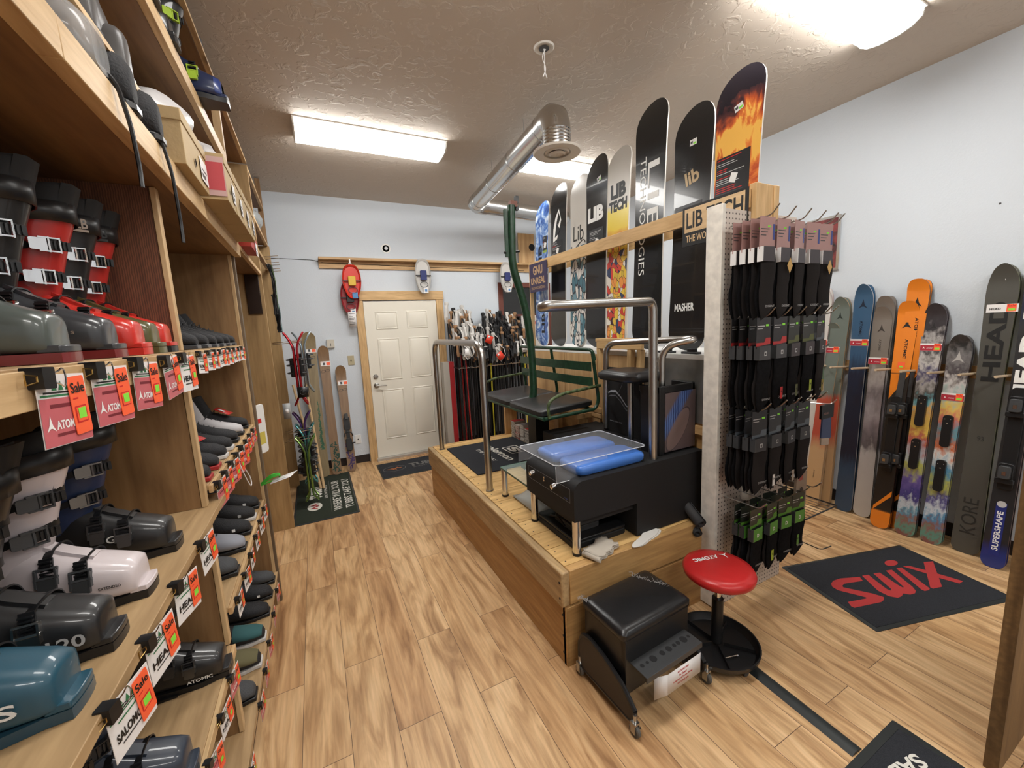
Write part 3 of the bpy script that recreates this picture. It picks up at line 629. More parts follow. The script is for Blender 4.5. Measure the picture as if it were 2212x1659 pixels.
mb = MB(); mb.box(-.195, -.17, -.125, .125, .18, .345, BLACK); mb.box(.17, .195, -.125, .125, .06, .345, BLACK); mb.box(-.195, .195, -.128, -.112, .10, .345, BLACK)
mb.box(-.195, .195, .112, .128, .05, .345, BLACK); mb.box(-.19, .19, -.12, .12, .085, .10, BLACK); mb.box(-.195, -.17, -.125, -.10, .02, .345, BLACK); mb.build('body', t, bevel=.003)
mb = MB(); mb.box(-.17, .17, -.215, -.125, .235, .240, GREY); mb.box(-.17, .17, -.219, -.213, .215, .24, GREY)
mb.build('tool_shelf', t, bevel=.001)
mb = MB()
for x, r in ((-.14, .009), (-.11, .007), (-.075, .016), (-.02, .012), (.02, .014), (.055, .009), (.08, .010), (.115, .017), (.148, .007)): mb.lathe([(r, 0), (r, .0006)], MATTE, T(x, -.165, .2402), 14)
mb.build('tool_hole', t)
for s_ in (-1, 1):
    mb = MB(); x = .218*s_
    P = [(-.19, .10), (-.19, .06), (-.17, .045), (.10, .045), (.135, .06), (.135, .16), (.11, .215), (.06, .225), (-.04, .20), (-.13, .16)]
    mb.poly(P, -.008, .008, M('dark_brown_panel', (.028, .022, .020), .45), T(x, 0, 0) @ FACE['+x']); mb.tube(bend([(x, a*1.04, b*1.03) for a, b in P] + [(x, P[0][0]*1.04, P[0][1]*1.03)], .02, 3), .011, BLACK, 8)
    mb.tube([(x, .02, .20), (x*.85, .02, .20)], .008, BLACK); mb.build('side_panel', t)
for sx in (-1, 1):
    for sy in (-1, 1):
        if (sx, sy) == (1, 1): pass
        mb = MB(); X = T(.225*sx, -.205 if sy < 0 else .135, 0)
        mb.lathe([(.001, -.009), (.022, -.009), (.026, -.005), (.026, .005), (.022, .009), (.001, .009)], M('grey_rubber_wheel', (.10, .095, .085), .6), X @ T(0, 0, .0265) @ FACE['+x'], 20)
        mb.box(-.013, -.0105, -.012, .012, .02, .062, STEEL, X); mb.box(.0105, .013, -.012, .012, .02, .062, STEEL, X); mb.box(-.013, .013, -.013, .013, .058, .066, STEEL, X); mb.tube([(0, 0, .062), (0, 0, .095)], .007, STEEL, 8, X)
        mb.box(.012, .03, -.006, .006, .018, .024, STEEL, X); mb.build('caster', t)
mb = MB(); mb.rect(-.105, .105, -.05, .045, PAPER, T(.05, -.222, .155) @ FACE['-y']); X = T(.05, -.2224, .155) @ FACE['-y']
for i, (tx, w_) in enumerate((('ADI DIXON\'S BEND', .07), ('The "Chamber"', .05), ('Long Loop 327 Boston Wheat', .12), ('OAK JUNE 2076', .07))): mb.text(tx, -.01, .026-.018*i, w_, .010, INKR, X)
mb.add([(-.105, -.05, 0), (-.105, .045, 0), (-.15, .03, -.03), (-.15, -.075, -.03)], [(0, 1, 2, 3)], PAPER, T(.05, -.222, .155) @ FACE['-y']); mb.build('paper_label', t, solid=.0005)

t = thing('round_stool', 'round red padded stool on a black post and dished tool tray', 'stool', (1.625, 1.155, 0), (0, 0, 0))
REDV = M('red_vinyl', (.50, .022, .022), .3, bump=.1, bscale=20)
mb = MB(); mb.lathe([(.001, .405), (.14, .405), (.156, .418), (.160, .438), (.152, .452), (.12, .459), (.001, .461)], REDV, None, 48); mb.build('seat', t, smooth=60)
mb = MB(); X = T(0, .0, .4606) @ R('Z', 166)
mb.text('ATOMIC', .02, -.065, .135, .026, WINK, X, bold=.03); mb.flat([(-.105, -.078), (-.088, -.063), (-.085, -.034), (-.080, -.062), (-.062, -.078), (-.083, -.071)], WINK, X, .0006); mb.build('lettering', t)
mb = MB(); mb.tube([(0, 0, .06), (0, 0, .29)], .026, BLACK, 16); mb.tube([(0, 0, .29), (0, 0, .405)], .014, CHROME, 12); mb.lathe([(.001, .385), (.05, .395), (.06, .406)], BLACK); mb.build('post', t)
mb = MB(); mb.lathe([(.001, .040), (.165, .040), (.178, .058), (.183, .072), (.190, .072), (.186, .050), (.17, .032), (.001, .030)], BLACK, None, 40); mb.build('tool_tray', t)
mb = MB()
for a in range(5): mb.box(.03, .165, -.002, .002, .041, .060, BLACK, R('Z', 72*a+20))
mb.build('tray_divider', t)
for a in range(5):
    X = R('Z', 72*a+50) @ T(.155, 0, 0)
    mb = MB(); mb.lathe([(.001, -.008), (.015, -.008), (.0165, 0), (.015, .008), (.001, .008)], GREY, X @ T(0, 0, .0165) @ FACE['+x'], 14); mb.tube([(0, 0, .018), (0, 0, .032)], .008, STEEL, 8, X); mb.build('caster', t)
for k, (x, y, l, a, lb) in enumerate(((-.11, .03, .06, 40, 'small chrome tool lying in the left of the stool tray'), (-.02, -.09, .07, -15, 'silver wrench lying at the front of the stool tray'), (.10, .07, .05, 70, 'short silver bolt standing in the back of the stool tray'))):
    mb = MB(); mb.tube([(-l/2, 0, 0), (l/2, 0, 0)], .004, CHROME, 8); mb.ball((l/2, 0, 0), .007, CHROME, 6); o = mb.build('hand_tool'); o.location = (1.625+x, 1.155+y, .0485); o.rotation_euler = (0, 0, math.radians(a)); tag(o, lb, 'hand tool', 'tools in the stool tray')
# ================================================================= printed / patterned materials
def zmat(name, stops, axis='Z', dist=.0, nscale=4, rough=.3, spec=.5, streak=None, coat=.3):
    """colour bands along one object axis, their borders torn by noise"""
    if name in MATS: return MATS[name]
    m, N, L, b = nt(name); tc = N.new('ShaderNodeTexCoord'); sp = N.new('ShaderNodeSeparateXYZ'); L.new(tc.outputs['Object'], sp.inputs[0])
    n = N.new('ShaderNodeTexNoise'); n.inputs['Scale'].default_value = nscale; n.inputs['Detail'].default_value = 6
    if streak:
        mp = N.new('ShaderNodeMapping'); mp.inputs['Scale'].default_value = streak; L.new(tc.outputs['Object'], mp.inputs[0]); L.new(mp.outputs[0], n.inputs[0])
    else: L.new(tc.outputs['Object'], n.inputs[0])
    s = N.new('ShaderNodeMath'); s.operation = 'SUBTRACT'; L.new(n.outputs['Fac'], s.inputs[0]); s.inputs[1].default_value = .5
    q = N.new('ShaderNodeMath'); q.operation = 'MULTIPLY_ADD'; L.new(s.outputs[0], q.inputs[0]); q.inputs[1].default_value = dist; L.new(sp.outputs[axis], q.inputs[2])
    e = N.new('ShaderNodeMapRange'); e.inputs['From Min'].default_value = stops[0][0]; e.inputs['From Max'].default_value = stops[-1][0]; L.new(q.outputs[0], e.inputs[0])
    k = stops[-1][0]-stops[0][0]
    r = ramp(N, [((z-stops[0][0])/k, c) for z, c in stops]); L.new(e.outputs[0], r.inputs[0]); L.new(r.outputs[0], b.inputs['Base Color'])
    b.inputs['Roughness'].default_value = rough; setin(b, 'Coat Weight', coat); MATS[name] = m; return m
def nmat(name, cols, scale=6, detail=5, dist=1.0, rough=.3, stretch=(1, 1, 1), coat=.3):
    if name in MATS: return MATS[name]
    m, N, L, b = nt(name); tc = N.new('ShaderNodeTexCoord'); mp = N.new('ShaderNodeMapping'); mp.inputs['Scale'].default_value = stretch; L.new(tc.outputs['Object'], mp.inputs[0])
    n = N.new('ShaderNodeTexNoise'); n.inputs['Scale'].default_value = scale; n.inputs['Detail'].default_value = detail; n.inputs['Distortion'].default_value = dist; L.new(mp.outputs[0], n.inputs[0])
    r = ramp(N, cols); L.new(n.outputs['Fac'], r.inputs[0]); L.new(r.outputs[0], b.inputs['Base Color']); b.inputs['Roughness'].default_value = rough; setin(b, 'Coat Weight', coat); MATS[name] = m; return m
def cellmat(name, fill, line, scale=9, w_=.06, stretch=(1, 1, 1)):
    """cartoon cells with dark outlines"""
    if name in MATS: return MATS[name]
    m, N, L, b = nt(name); tc = N.new('ShaderNodeTexCoord'); mp = N.new('ShaderNodeMapping'); mp.inputs['Scale'].default_value = stretch; L.new(tc.outputs['Object'], mp.inputs[0])
    d = N.new('ShaderNodeTexNoise'); d.inputs['Scale'].default_value = 5; L.new(mp.outputs[0], d.inputs[0])
    mxv = N.new('ShaderNodeMix'); mxv.data_type = 'RGBA'; mxv.inputs[0].default_value = .12; L.new(mp.outputs[0], mxv.inputs[6]); L.new(d.outputs['Color'], mxv.inputs[7])
    v = N.new('ShaderNodeTexVoronoi'); v.feature = 'DISTANCE_TO_EDGE'; v.inputs['Scale'].default_value = scale; L.new(mxv.outputs[2], v.inputs['Vector'])
    v2 = N.new('ShaderNodeTexVoronoi'); v2.inputs['Scale'].default_value = scale; L.new(mxv.outputs[2], v2.inputs['Vector'])
    sp = N.new('ShaderNodeSeparateColor'); L.new(v2.outputs['Color'], sp.inputs[0])
    r = ramp(N, fill); r.color_ramp.interpolation = 'CONSTANT'; L.new(sp.outputs[0], r.inputs[0])
    e = ramp(N, [(w_*.7, (1, 1, 1)), (w_, (0, 0, 0))]); L.new(v.outputs['Distance'], e.inputs[0])
    mx = N.new('ShaderNodeMix'); mx.data_type = 'RGBA'; L.new(e.outputs[0], mx.inputs[0]); L.new(r.outputs[0], mx.inputs[6]); mx.inputs[7].default_value = tuple(line)+(1,)
    L.new(mx.outputs[2], b.inputs['Base Color']); b.inputs['Roughness'].default_value = .3; setin(b, 'Coat Weight', .3); MATS[name] = m; return m

# ================================================================= boards and skis
def plank(L_, wf, th, face, back, yc=None, n=44, notch=0, parent=None, name='deck', side=None):
    """a ski or snowboard: length along z from 0, face towards -y; wf(t) width, yc(t) bend"""
    yc = yc or (lambda t: 0)
    Q = []
    ts = []
    for i in range(n+1):
        t = i/n; t = .5-.5*math.cos(PI*t)*(1 if n else 1); ts.append(t)
    mb = MB()
    c = [(wf(t), yc(t), t*L_) for t in ts]
    fr = [[(-w_/2, y-th/2, z), (w_/2, y-th/2, z)] for w_, y, z in c]; bk = [[(-w_/2, y+th/2, z), (w_/2, y+th/2, z)] for w_, y, z in c]
    if notch:
        for g in (fr, bk): g[-1][0] = (g[-1][0][0], g[-1][0][1], L_+.0); 
    k = len(c)
    V = [p for r in fr for p in r]; mb.add(V, [(2*i, 2*i+1, 2*i+3, 2*i+2) for i in range(k-1)], face)
    V = [p for r in bk for p in r]; mb.add(V, [(2*i+1, 2*i, 2*i+2, 2*i+3) for i in range(k-1)], back)
    for s_ in (0, 1):
        V = [p for i in range(k) for p in (fr[i][s_], bk[i][s_])]; mb.add(V, [(2*i, 2*i+1, 2*i+3, 2*i+2) if s_ else (2*i+1, 2*i, 2*i+2, 2*i+3) for i in range(k-1)], side or back)
    for i in (0, k-1): mb.add([fr[i][0], fr[i][1], bk[i][1], bk[i][0]], [(0, 1, 2, 3)], side or back)
    return mb.build(name, parent)
def wprof(L_, wt, wm, wb, rt=.12, rb=.10, pt=.5, pb=.5):
    """width: tip wt, waist wm, tail wb with rounded ends of length rt, rb"""
    def f(t):
        z = t*L_
        if t > .5: base = wm + (wt-wm)*((t-.5)/.5)**1.8
        else: base = wm + (wb-wm)*((.5-t)/.5)**1.8
        e = 1
        if z > L_-rt: e = (max(0, 1-((z-(L_-rt))/rt)**2.2))**pt
        elif z < rb: e = (max(0, 1-((rb-z)/rb)**2.2))**pb
        return max(base*e, .004)
    return f
XD = R('Z', -90)
ART = {}
GLOSSK = M('gloss_black_board', (.014, .014, .015), .22, coat=.3)
OFFW = M('off_white_board', (.60, .57, .52), .35)
ART['blue'] = nmat('blue_marble_print', [(.30, (.02, .05, .22)), (.45, (.05, .16, .50)), (.55, (.35, .50, .75)), (.66, (.75, .80, .85))], 7, 7, 2.2)
ART['fire'] = None
def fire_mat():
    m, N, L, b = nt('fire_mountain_print'); tc = N.new('ShaderNodeTexCoord')
    mp = N.new('ShaderNodeMapping'); mp.inputs['Scale'].default_value = (6, 1, 2.4); mp.inputs['Rotation'].default_value = (0, .25, 0); L.new(tc.outputs['Object'], mp.inputs[0])
    n = N.new('ShaderNodeTexNoise'); n.inputs['Scale'].default_value = 1.7; n.inputs['Detail'].default_value = 8; n.inputs['Distortion'].default_value = 1.5; L.new(mp.outputs[0], n.inputs[0])
    sp = N.new('ShaderNodeSeparateXYZ'); L.new(tc.outputs['Object'], sp.inputs[0])
    rz = ramp(N, [(0, (.25,)*3), (.55, (.42,)*3), (.80, (.60,)*3), (.90, (.45,)*3), (1, (0,)*3)])
    e = N.new('ShaderNodeMapRange'); e.inputs['From Min'].default_value = .2; e.inputs['From Max'].default_value = 1.42; L.new(sp.outputs['Z'], e.inputs[0]); L.new(e.outputs[0], rz.inputs[0])
    a = N.new('ShaderNodeMath'); a.operation = 'ADD'; L.new(n.outputs['Fac'], a.inputs[0]); L.new(rz.outputs[0], a.inputs[1])
    r = ramp(N, [(.62, (.015, .012, .02)), (.78, (.10, .03, .03)), (.90, (.55, .10, .03)), (.97, (.80, .24, .05)), (1.0, (.90, .50, .10))]); L.new(a.outputs[0], r.inputs[0])
    L.new(r.outputs[0], b.inputs['Base Color']); b.inputs['Roughness'].default_value = .25; setin(b, 'Coat Weight', .3); MATS['fire_mountain_print'] = m; return m
ART['fire'] = fire_mat()
ART['cells'] = cellmat('teal_ink_art', [(0, (.70, .66, .62)), (.4, (.06, .17, .22)), (.62, (.72, .69, .64)), (.85, (.16, .30, .36))], (.015, .02, .03), 20, .07, (1.5, 1, .7))
ART['bright'] = cellmat('bright_collage_art', [(0, (.75, .50, .06)), (.25, (.60, .05, .03)), (.45, (.75, .70, .62)), (.6, (.80, .30, .06)), (.75, (.03, .05, .12)), (.88, (.60, .42, .05))], (.05, .015, .02), 34, .035, (1, 1, .7))
SPEC1 = M('spec_card_black', (.02, .02, .022), .35); LIME = M('lime_print', (.30, .42, .07), .4); SILV = M('silver_print', (.5, .5, .5), .4)
def spec_card(X, par, w_, h_, accent):
    mb = MB(); mb.rect(-w_/2, w_/2, -h_/2, h_/2, SPEC1, X); mb.rect(-w_/2, w_/2, -h_/2, -h_/2+.022, LIME, X, .0003)
    rr = random.Random(int(w_*1e4+h_*1e3))
    for i in range(int(h_/.011)-3):
        y = h_/2-.012-.011*i; x0 = -w_/2+.006; x1 = x0+(w_-.02)*rr.uniform(.3, .95); mb.rect(x0, x1, y-.002, y+.0015, rr.choice([SILV, SILV, accent, GREY]), X, .0004)
    mb.rect(-.01, .03, -.03, .02, WINK, X @ R('Z', -20), .0006); mb.build('spec_card', par)
def price_sticker(X, par, w_=.05, h_=.035):
    mb = MB(); mb.rect(-w_/2, w_/2, -h_/2, h_/2, PAPER, X); mb.rect(0, w_/2-.004, -h_/2+.004, -.002, NGREEN, X, .0003); mb.rect(-w_/2+.005, -.004, -.006, .008, GREY, X, .0003); mb.build('price_sticker', par)
KS = 1.075
def ks(v): return 1.6349+(v-1.6349)*KS
def board(y, w_, z0, z1, face, label, cut=None, back=OFFW, x0=2.0, x1=2.06, rt=.17):
    y *= KS; w_ *= KS; z0 = 1.4325; z1 = ks(z1); x0 = 2.155; x1 = 2.215
    L_ = math.hypot(z1-z0, x1-x0); a = math.degrees(math.atan2(x1-x0, z1-z0))
    t = thing('snowboard', label, 'snowboard', (x0, y, z0), (0, 0, 0), 'snowboards standing in the wooden rack')
    t.rotation_euler = (Matrix.Rotation(math.radians(-90), 3, 'Z') @ Matrix.Rotation(math.radians(-a), 3, 'X')).to_euler()
    wf = wprof(L_, w_, w_*.88, w_*.97, rt, .13, .5, .5)
    plank(L_, wf, .010, face, back, lambda s: (-.035*max(0, (s-.86)/.14)**2 - .03*max(0, (.1-s)/.1)**2)*-1, parent=t)
    return t, L_, T(0, -.0056, 0) @ FACE['-y']
BZ = 1.437
t, L_, X = board(3.36, .25, BZ, 2.80, ART['blue'], 'narrow blue and white marbled snowboard at the far left end of the rack')
mb = MB(); mb.text('LIB', -.03, .62*L_, .26, .07, INK, X, rot=90, bold=.03); mb.text('LIB', .03, .16*L_, .2, .06, INK, X, rot=90, bold=.03); mb.build('lettering', t); spec_card(X @ T(.06, .70*L_, .0004), t, .08, .16, INKR)
t, L_, X = board(3.07, .26, BZ, 2.865, GLOSSK, 'dark snowboard with a white leaf-shaped mark second from the left in the rack')
mb = MB(); 
mb.flat([(-.09, 1.00), (-.02, 1.02), (.05, 1.18), (.01, 1.29), (-.05, 1.22), (-.085, 1.12)], WINK, X, .0006); mb.flat([(-.06, 1.04), (.0, 1.06), (.03, 1.10), (-.03, 1.17)], GLOSSK, X, .0009); mb.flat([(-.03, 1.17), (.0, 1.14), (.035, 1.2), (.005, 1.26)], GLOSSK, X, .0009); mb.build('leaf_emblem', t); spec_card(X @ T(-.02, .92, .0004), t, .17, .17, INKR)
t, L_, X = board(2.77, .25, BZ, 2.84, OFFW, 'white snowboard with dark script lettering and teal ink drawing on its lower part')
mb = MB(); mb.text('Lib', .0, 1.0, .15, .13, INK, X, bold=.0); mb.build('lettering', t)
mb = MB()
for i in range(6): pass
mb.tube([(.10*math.cos(a/10*PI)*1.0, -.0062, .90+.03*math.sin(a/5*PI)) for a in range(11)], .004, INK, 4); mb.build('flourish', t)
mb = MB(); mb.poly([(-.108, .10), (.108, .10), (.112, .3), (.111, .6), (.116, .89), (-.116, .89), (-.111, .6), (-.112, .3)], 0, .0008, ART['cells'], X); mb.flat([(-.06, .12), (.06, .12), (.108, .10), (-.108, .10)], ART['cells'], X, .0008); mb.flat([(-.108, .10), (.108, .10), (.09, .045), (.05, .015), (-.05, .015), (-.09, .045)], ART['cells'], X, .0004); mb.build('printed_artwork', t)
t, L_, X = board(2.54, .27, BZ, 2.90, GLOSSK, 'black snowboard with a slanted tip and jagged white lettering beside the white one', rt=.22)
mb = MB(); mb.text('LIB', -.01, 1.10, .20, .12, WINK, X, bold=.06); mb.build('lettering', t); spec_card(X @ T(.0, .88, .0004), t, .18, .20, SILV); price_sticker(X @ T(.03, 1.36, .0004) @ R('Z', 20), t)
t, L_, X = board(2.30, .245, BZ, 2.86, OFFW, 'snowboard with black lettering on white and yellow over a bright red and yellow collage', rt=.15)
mb = MB(); mb.text('LIB', 0, 1.20, .17, .11, INK, X, bold=.06); mb.text('TECH', 0, 1.09, .20, .085, INK, X, bold=.06); mb.build('lettering', t)
YEL = zmat('yellow_fade_print', [(.85, (.60, .05, .03)), (.92, (.85, .62, .05)), (1.06, (.85, .70, .10)), (1.10, (.60, .57, .52))], dist=.1, nscale=9)
mb = MB(); mb.poly([(-.115, .86), (.115, .86), (.118, 1.10), (-.118, 1.10)], 0, .0004, YEL, X); mb.build('yellow_print', t)
mb = MB(); mb.poly([(-.103, .10), (.103, .10), (.108, .5), (.114, .865), (-.114, .865), (-.108, .5)], 0, .0005, ART['bright'], X); mb.flat([(-.103, .10), (.103, .10), (.085, .045), (.05, .015), (-.05, .015), (-.085, .045)], ART['bright'], X, .0005); mb.build('printed_artwork', t)
t, L_, X = board(2.0, .275, BZ, 3.01, GLOSSK, 'tallest black snowboard with two columns of white lettering running down it')
mb = MB(); mb.text('LIB', .035, 1.03, .50, .10, WINK, X, rot=-90, bold=.0); mb.build('large_lettering', t); mb = MB(); mb.text('TECHNOLOGIES', -.06, .93, .80, .055, WINK, X, rot=-90); mb.build('lettering', t)
t, L_, X = board(1.68, .275, BZ, 2.84, GLOSSK, 'black snowboard with small tan lettering near its tip, left of the flame board', rt=.2)
mb = MB(); mb.text('lib', .0, 1.07, .10, .085, M('tan_print', (.50, .36, .20), .4), X, bold=.03, rot=12); mb.build('lettering', t); spec_card(X @ T(-.02, .86, .0004), t, .20, .11, M('blue_print', (.10, .25, .5), .4)); price_sticker(X @ T(.0, 1.27, .0004), t)
mb = MB(); mb.text('MASHER', -.02, .28, .15, .05, WINK, X, bold=.03); mb.build('tail_lettering', t)
t, L_, X = board(1.412, .27, BZ, 2.88, ART['fire'], 'orange and black flame-print snowboard nearest the pegboard', rt=.17)
spec_card(X @ T(-.02, .98, .0004), t, .20, .24, INKR); price_sticker(X @ T(.0, 1.33, .0004) @ R('Z', 15), t)
# more boards half hidden behind the pegboard end of the rack
for k, (x, y, z1, m, lb) in enumerate(((2.16, 1.52, 2.02, M('navy_board', (.02, .035, .10), .3), 'navy board edge standing behind the rack, left of the pegboard'), (2.10, 1.36, 2.05, M('cream_board', (.55, .50, .42), .35), 'cream board standing behind the left edge of the pegboard'))):
    t = thing('snowboard', lb, 'snowboard', (x, y, .6 if k else 1.437)); t.rotation_euler = (0, 0, math.radians(-90)); plank(z1-(.6 if k else 1.437), wprof(.6, .2, .19, .2, .1, .05), .010, m, m, parent=t)

# ================================================================= snowboard rack, cabinet, bench
RW = wood('rack_pine', (.50, .30, .12), (.72, .48, .23), 'y', .8)
RWZ = wood('rack_pine_z', (.50, .30, .12), (.72, .48, .23), 'z', .8)
def kbox(mb, x0, x1, y0, y1, z0, z1, m): return mb.box(x0*KS, x1*KS, y0*KS, y1*KS, 0 if z0 == 0 else ks(z0), ks(z1), m)
t = thing('snowboard_rack', 'wooden rack with a long front rail that holds the row of snowboards', 'rack', (2.15, 2.5, 0))
mb = MB(); kbox(mb, 1.925, 1.945, 1.265, 3.43, 2.15, 2.235, RW); mb.build('front_rail', t, w=True, bevel=.002)
mb = MB(); kbox(mb, 2.115, 2.14, 1.29, 3.43, 2.15, 2.235, RW); mb.build('rear_rail', t, w=True, bevel=.002)
for x0, x1, y, z0 in ((1.947, 1.985, 1.262, 2.03), (2.09, 2.128, 1.262, 2.03), (2.075, 2.11, 3.45, 0), (1.947, 1.985, 3.45, 0)):
    mb = MB(); kbox(mb, x0, x1, y-.02 if y < 2 else y, y+.015, z0, 2.26, RWZ); mb.build('post', t, w=True, bevel=.002)
mb = MB(); kbox(mb, 1.986, 2.089, 1.248, 1.272, 2.10, 2.262, RWZ); mb.build('end_block', t, w=True, bevel=.002)
t = thing('display_cabinet', 'waist-high cabinet under the snowboards with pale top, metal side and plywood front', 'cabinet', (2.1, 2.3, 0))
mb = MB(); mb.box(1.955, 2.45, 1.455, 3.60, 1.40, 1.432, WHITE); mb.build('worktop', t, w=True, bevel=.003)
mb = MB(); mb.box(1.965, 2.45, 1.47, 3.59, 0, 1.40, PLYD); mb.build('carcass', t, w=True)
mb = MB(); mb.box(1.955, 1.964, 1.455, 2.02, 1.03, 1.40, M('dull_metal_sheet', (.38, .38, .36), .38, .85, var=.25, vscale=5)); mb.build('metal_panel', t, w=True)
mb = MB(); mb.box(1.955, 1.962, 1.50, 1.508, 1.10, 1.28, STEEL); mb.build('panel_handle', t, w=True)
PLF = wood('fir_plywood', (.46, .26, .11), (.68, .45, .22), 'z', .5)
for y0, y1, lb in ((2.04, 2.45, 0), (2.46, 2.90, 0), (2.91, 3.585, 0)):
    mb = MB(); mb.box(1.952, 1.964, y0, y1, .88, 1.399, PLF); mb.build('plywood_panel', t, w=True, bevel=.001)
mb = MB(); mb.box(1.94, 1.965, 1.46, 2.05, .97, 1.02, PINE); mb.build('shelf_edge', t, w=True)
t = thing('wooden_bench', 'low timber bench with end board beside the catalogue stacks', 'bench', (1.85, 3.0, SH))
mb = MB(); mb.box(1.905, 1.945, 3.10, 3.80, .84, .86, PINE); mb.build('seat_board', t, w=True, bevel=.002)
mb = MB(); mb.box(1.765, 1.90, 3.785, 3.825, SH, .84, PINEZ); mb.box(1.765, 1.90, 3.30, 3.80, .825, .84, PINE); mb.build('end_board', t, w=True, bevel=.002)
t = thing('timber_step', 'small step block of two planks screwed on a short post between chair and platform', 'step', (1.74, 2.52, SH))
for x0, x1 in ((1.73, 1.80), (1.805, 1.875)):
    mb = MB(); mb.box(x0, x1, 2.435, 2.66, .915, .955, PINE); mb.build('plank', t, w=True, bevel=.004)
mb = MB(); mb.box(1.76, 1.85, 2.45, 2.54, SH, .915, PINEZ); mb.build('post', t, w=True, bevel=.003)
t = thing('timber_ledge', 'pair of thick planks forming a ledge below the plywood panels', 'ledge', (1.92, 2.6, SH))
for z in (.95, .99):
    mb = MB(); mb.box(1.895, 1.945, 2.35, 3.05, z-.035, z, PINE); mb.build('plank', t, w=True, bevel=.004)
mb = MB(); mb.box(1.90, 1.94, 2.37, 2.45, SH, .915, PINEZ); mb.box(1.90, 1.94, 2.95, 3.03, SH, .915, PINEZ); mb.build('post', t, w=True)
t = thing('wooden_crate', 'open wooden frame box with splayed legs standing behind the knee pad', 'crate', (1.925, 2.15, .9))
mb = MB(); mb.box(1.895, 1.950, 1.92, 2.40, 1.50, 1.525, RW); mb.build('top_board', t, w=True, bevel=.003)
mb = MB(); mb.box(1.897, 1.920, 1.93, 2.39, 1.45, 1.50, RW); mb.build('front_rail', t, w=True, bevel=.003)
for y, dy in ((1.94, -.03), (2.03, -.03), (2.36, .05)):
    mb = MB(); mb.loft([[(x, y+dd+(0 if z > 1.2 else dy*-1.2), z) for x, dd in ((1.899, 0), (1.94, 0), (1.94, .035), (1.899, .035))] for z in (.89, 1.45)], RWZ); mb.build('leg', t, w=True, bevel=.002)
# binding and tools on the pale worktop
for k, (y, lb) in enumerate(((1.62, 'black binding part lying on the pale worktop by the pegboard'), (1.80, 'second black binding part on the pale worktop behind the steel rail'))):
    mb = MB(); mb.rbox(-.02, .02, -.06, .06, 0, .012, GREY, .01); mb.rbox(-.015, .015, -.035, .02, .012, .03, BLACK, .008); o = mb.build('binding_part', bevel=.002); o.location = (1.98, y, 1.4325); tag(o, lb, 'binding part', 'binding parts on the worktop')
# catalogue stacks
r5 = random.Random(5); PG = M('page_edges', (.62, .58, .52), .8); CVR = [M('catalogue_cover_grey', (.10, .085, .08), .4), M('catalogue_cover_red', (.30, .02, .02), .4), M('catalogue_cover_pale', (.45, .40, .36), .4)]
for k, y in enumerate((3.64, 3.54, 3.44, 3.34)):
    n = 14 - k % 2*2
    for j in range(n):
        mb = MB(); hw, hd, h = .062, .042, .0125; mb.box(-hw, hw, -hd, hd, .0012, h-.0012, PG); c = CVR[(j*3+k) % 3]; mb.box(-hw-.001, hw+.001, -hd-.001, hd+.001, 0, .0012, c); mb.box(-hw-.001, hw+.001, -hd-.001, hd+.001, h-.0012, h, c if j < n-1 else CVR[(k+1) % 3])
        o = mb.build('catalogue', smooth=0); o.location = (1.84+r5.uniform(-.004, .004), y+r5.uniform(-.003, .003), SH+.0125*j)
        pos = ['farthest', 'second', 'third', 'nearest'][k]; tag(o, 'white-edged catalogue in the %s stack by the bench, %s' % (pos, 'topmost' if j == n-1 else 'lowest' if j == 0 else '%d up from the lowest' % j), 'catalogue', 'catalogue stacks under the bench')

# ================================================================= signs on the rack
t = thing('lib_tech_sign', 'plywood sign with black LIB TECH lettering at the near end of the rack rail', 'sign', (1.92, 1.45, 2.04)); t.name = 'wooden_sign'
mb = MB(); kbox(mb, 1.915, 1.924, 1.262, 1.635, 2.035, 2.243, M('sign_black', (.014, .014, .014), .5)); mb.build('backboard', t, w=True)
X = T(1.9145*KS, 1.448*KS, ks(2.139)) @ FACE['-x'] @ Matrix.Diagonal((KS, KS, KS, 1)); TANW = wood('sign_plywood', (.55, .36, .18), (.74, .53, .30), 'y', .6)
mb = MB(); mb.rect(-.173, .173, -.032, .092, TANW, X, .0003); mb.build('wood_face', t, w=True)
mb = MB(); mb.text('LIB TECH', .002, .030, .325, .088, M('sign_black', (), 0) if 0 else MATS['sign_black'], X, .0007, bold=.02); mb.build('lettering', t, w=True); mb = MB(); mb.text("THE WORLD'S B", -.045, -.065, .235, .038, TANW, X, .0007, bold=.02); mb.build('slogan', t, w=True)
t = thing('small_sign', 'dark purple sign with tan GNU UNREAL lettering on the left rack post', 'sign', (1.92, 3.2, 2.0))
mb = MB(); mb.poly([(-.155, -.14), (.155, -.14), (.155, .12), (-.155, .12)], 0, .006, M('purple_sign', (.045, .035, .085), .5), T(1.919*KS, 3.24*KS, ks(2.095)) @ FACE['-x'] @ Matrix.Diagonal((KS, KS, 1, 1))); mb.build('backboard', t, w=True)
X = T(1.919*KS-.0065, 3.24*KS, ks(2.095)) @ FACE['-x'] @ Matrix.Diagonal((KS, KS, 1, 1)); TP = M('tan_sign_print', (.55, .36, .20), .5)
mb = MB(); mb.text('GNU', .0, .055, .17, .08, TP, X, bold=.03); mb.build('lettering', t, w=True); mb = MB(); mb.text('UNREAL', 0, -.04, .26, .062, TP, X, bold=.03); mb.build('second_line', t, w=True); mb = MB(); mb.text('SNOWBOARDING', 0, -.105, .25, .026, TP, X); mb.build('third_line', t, w=True)

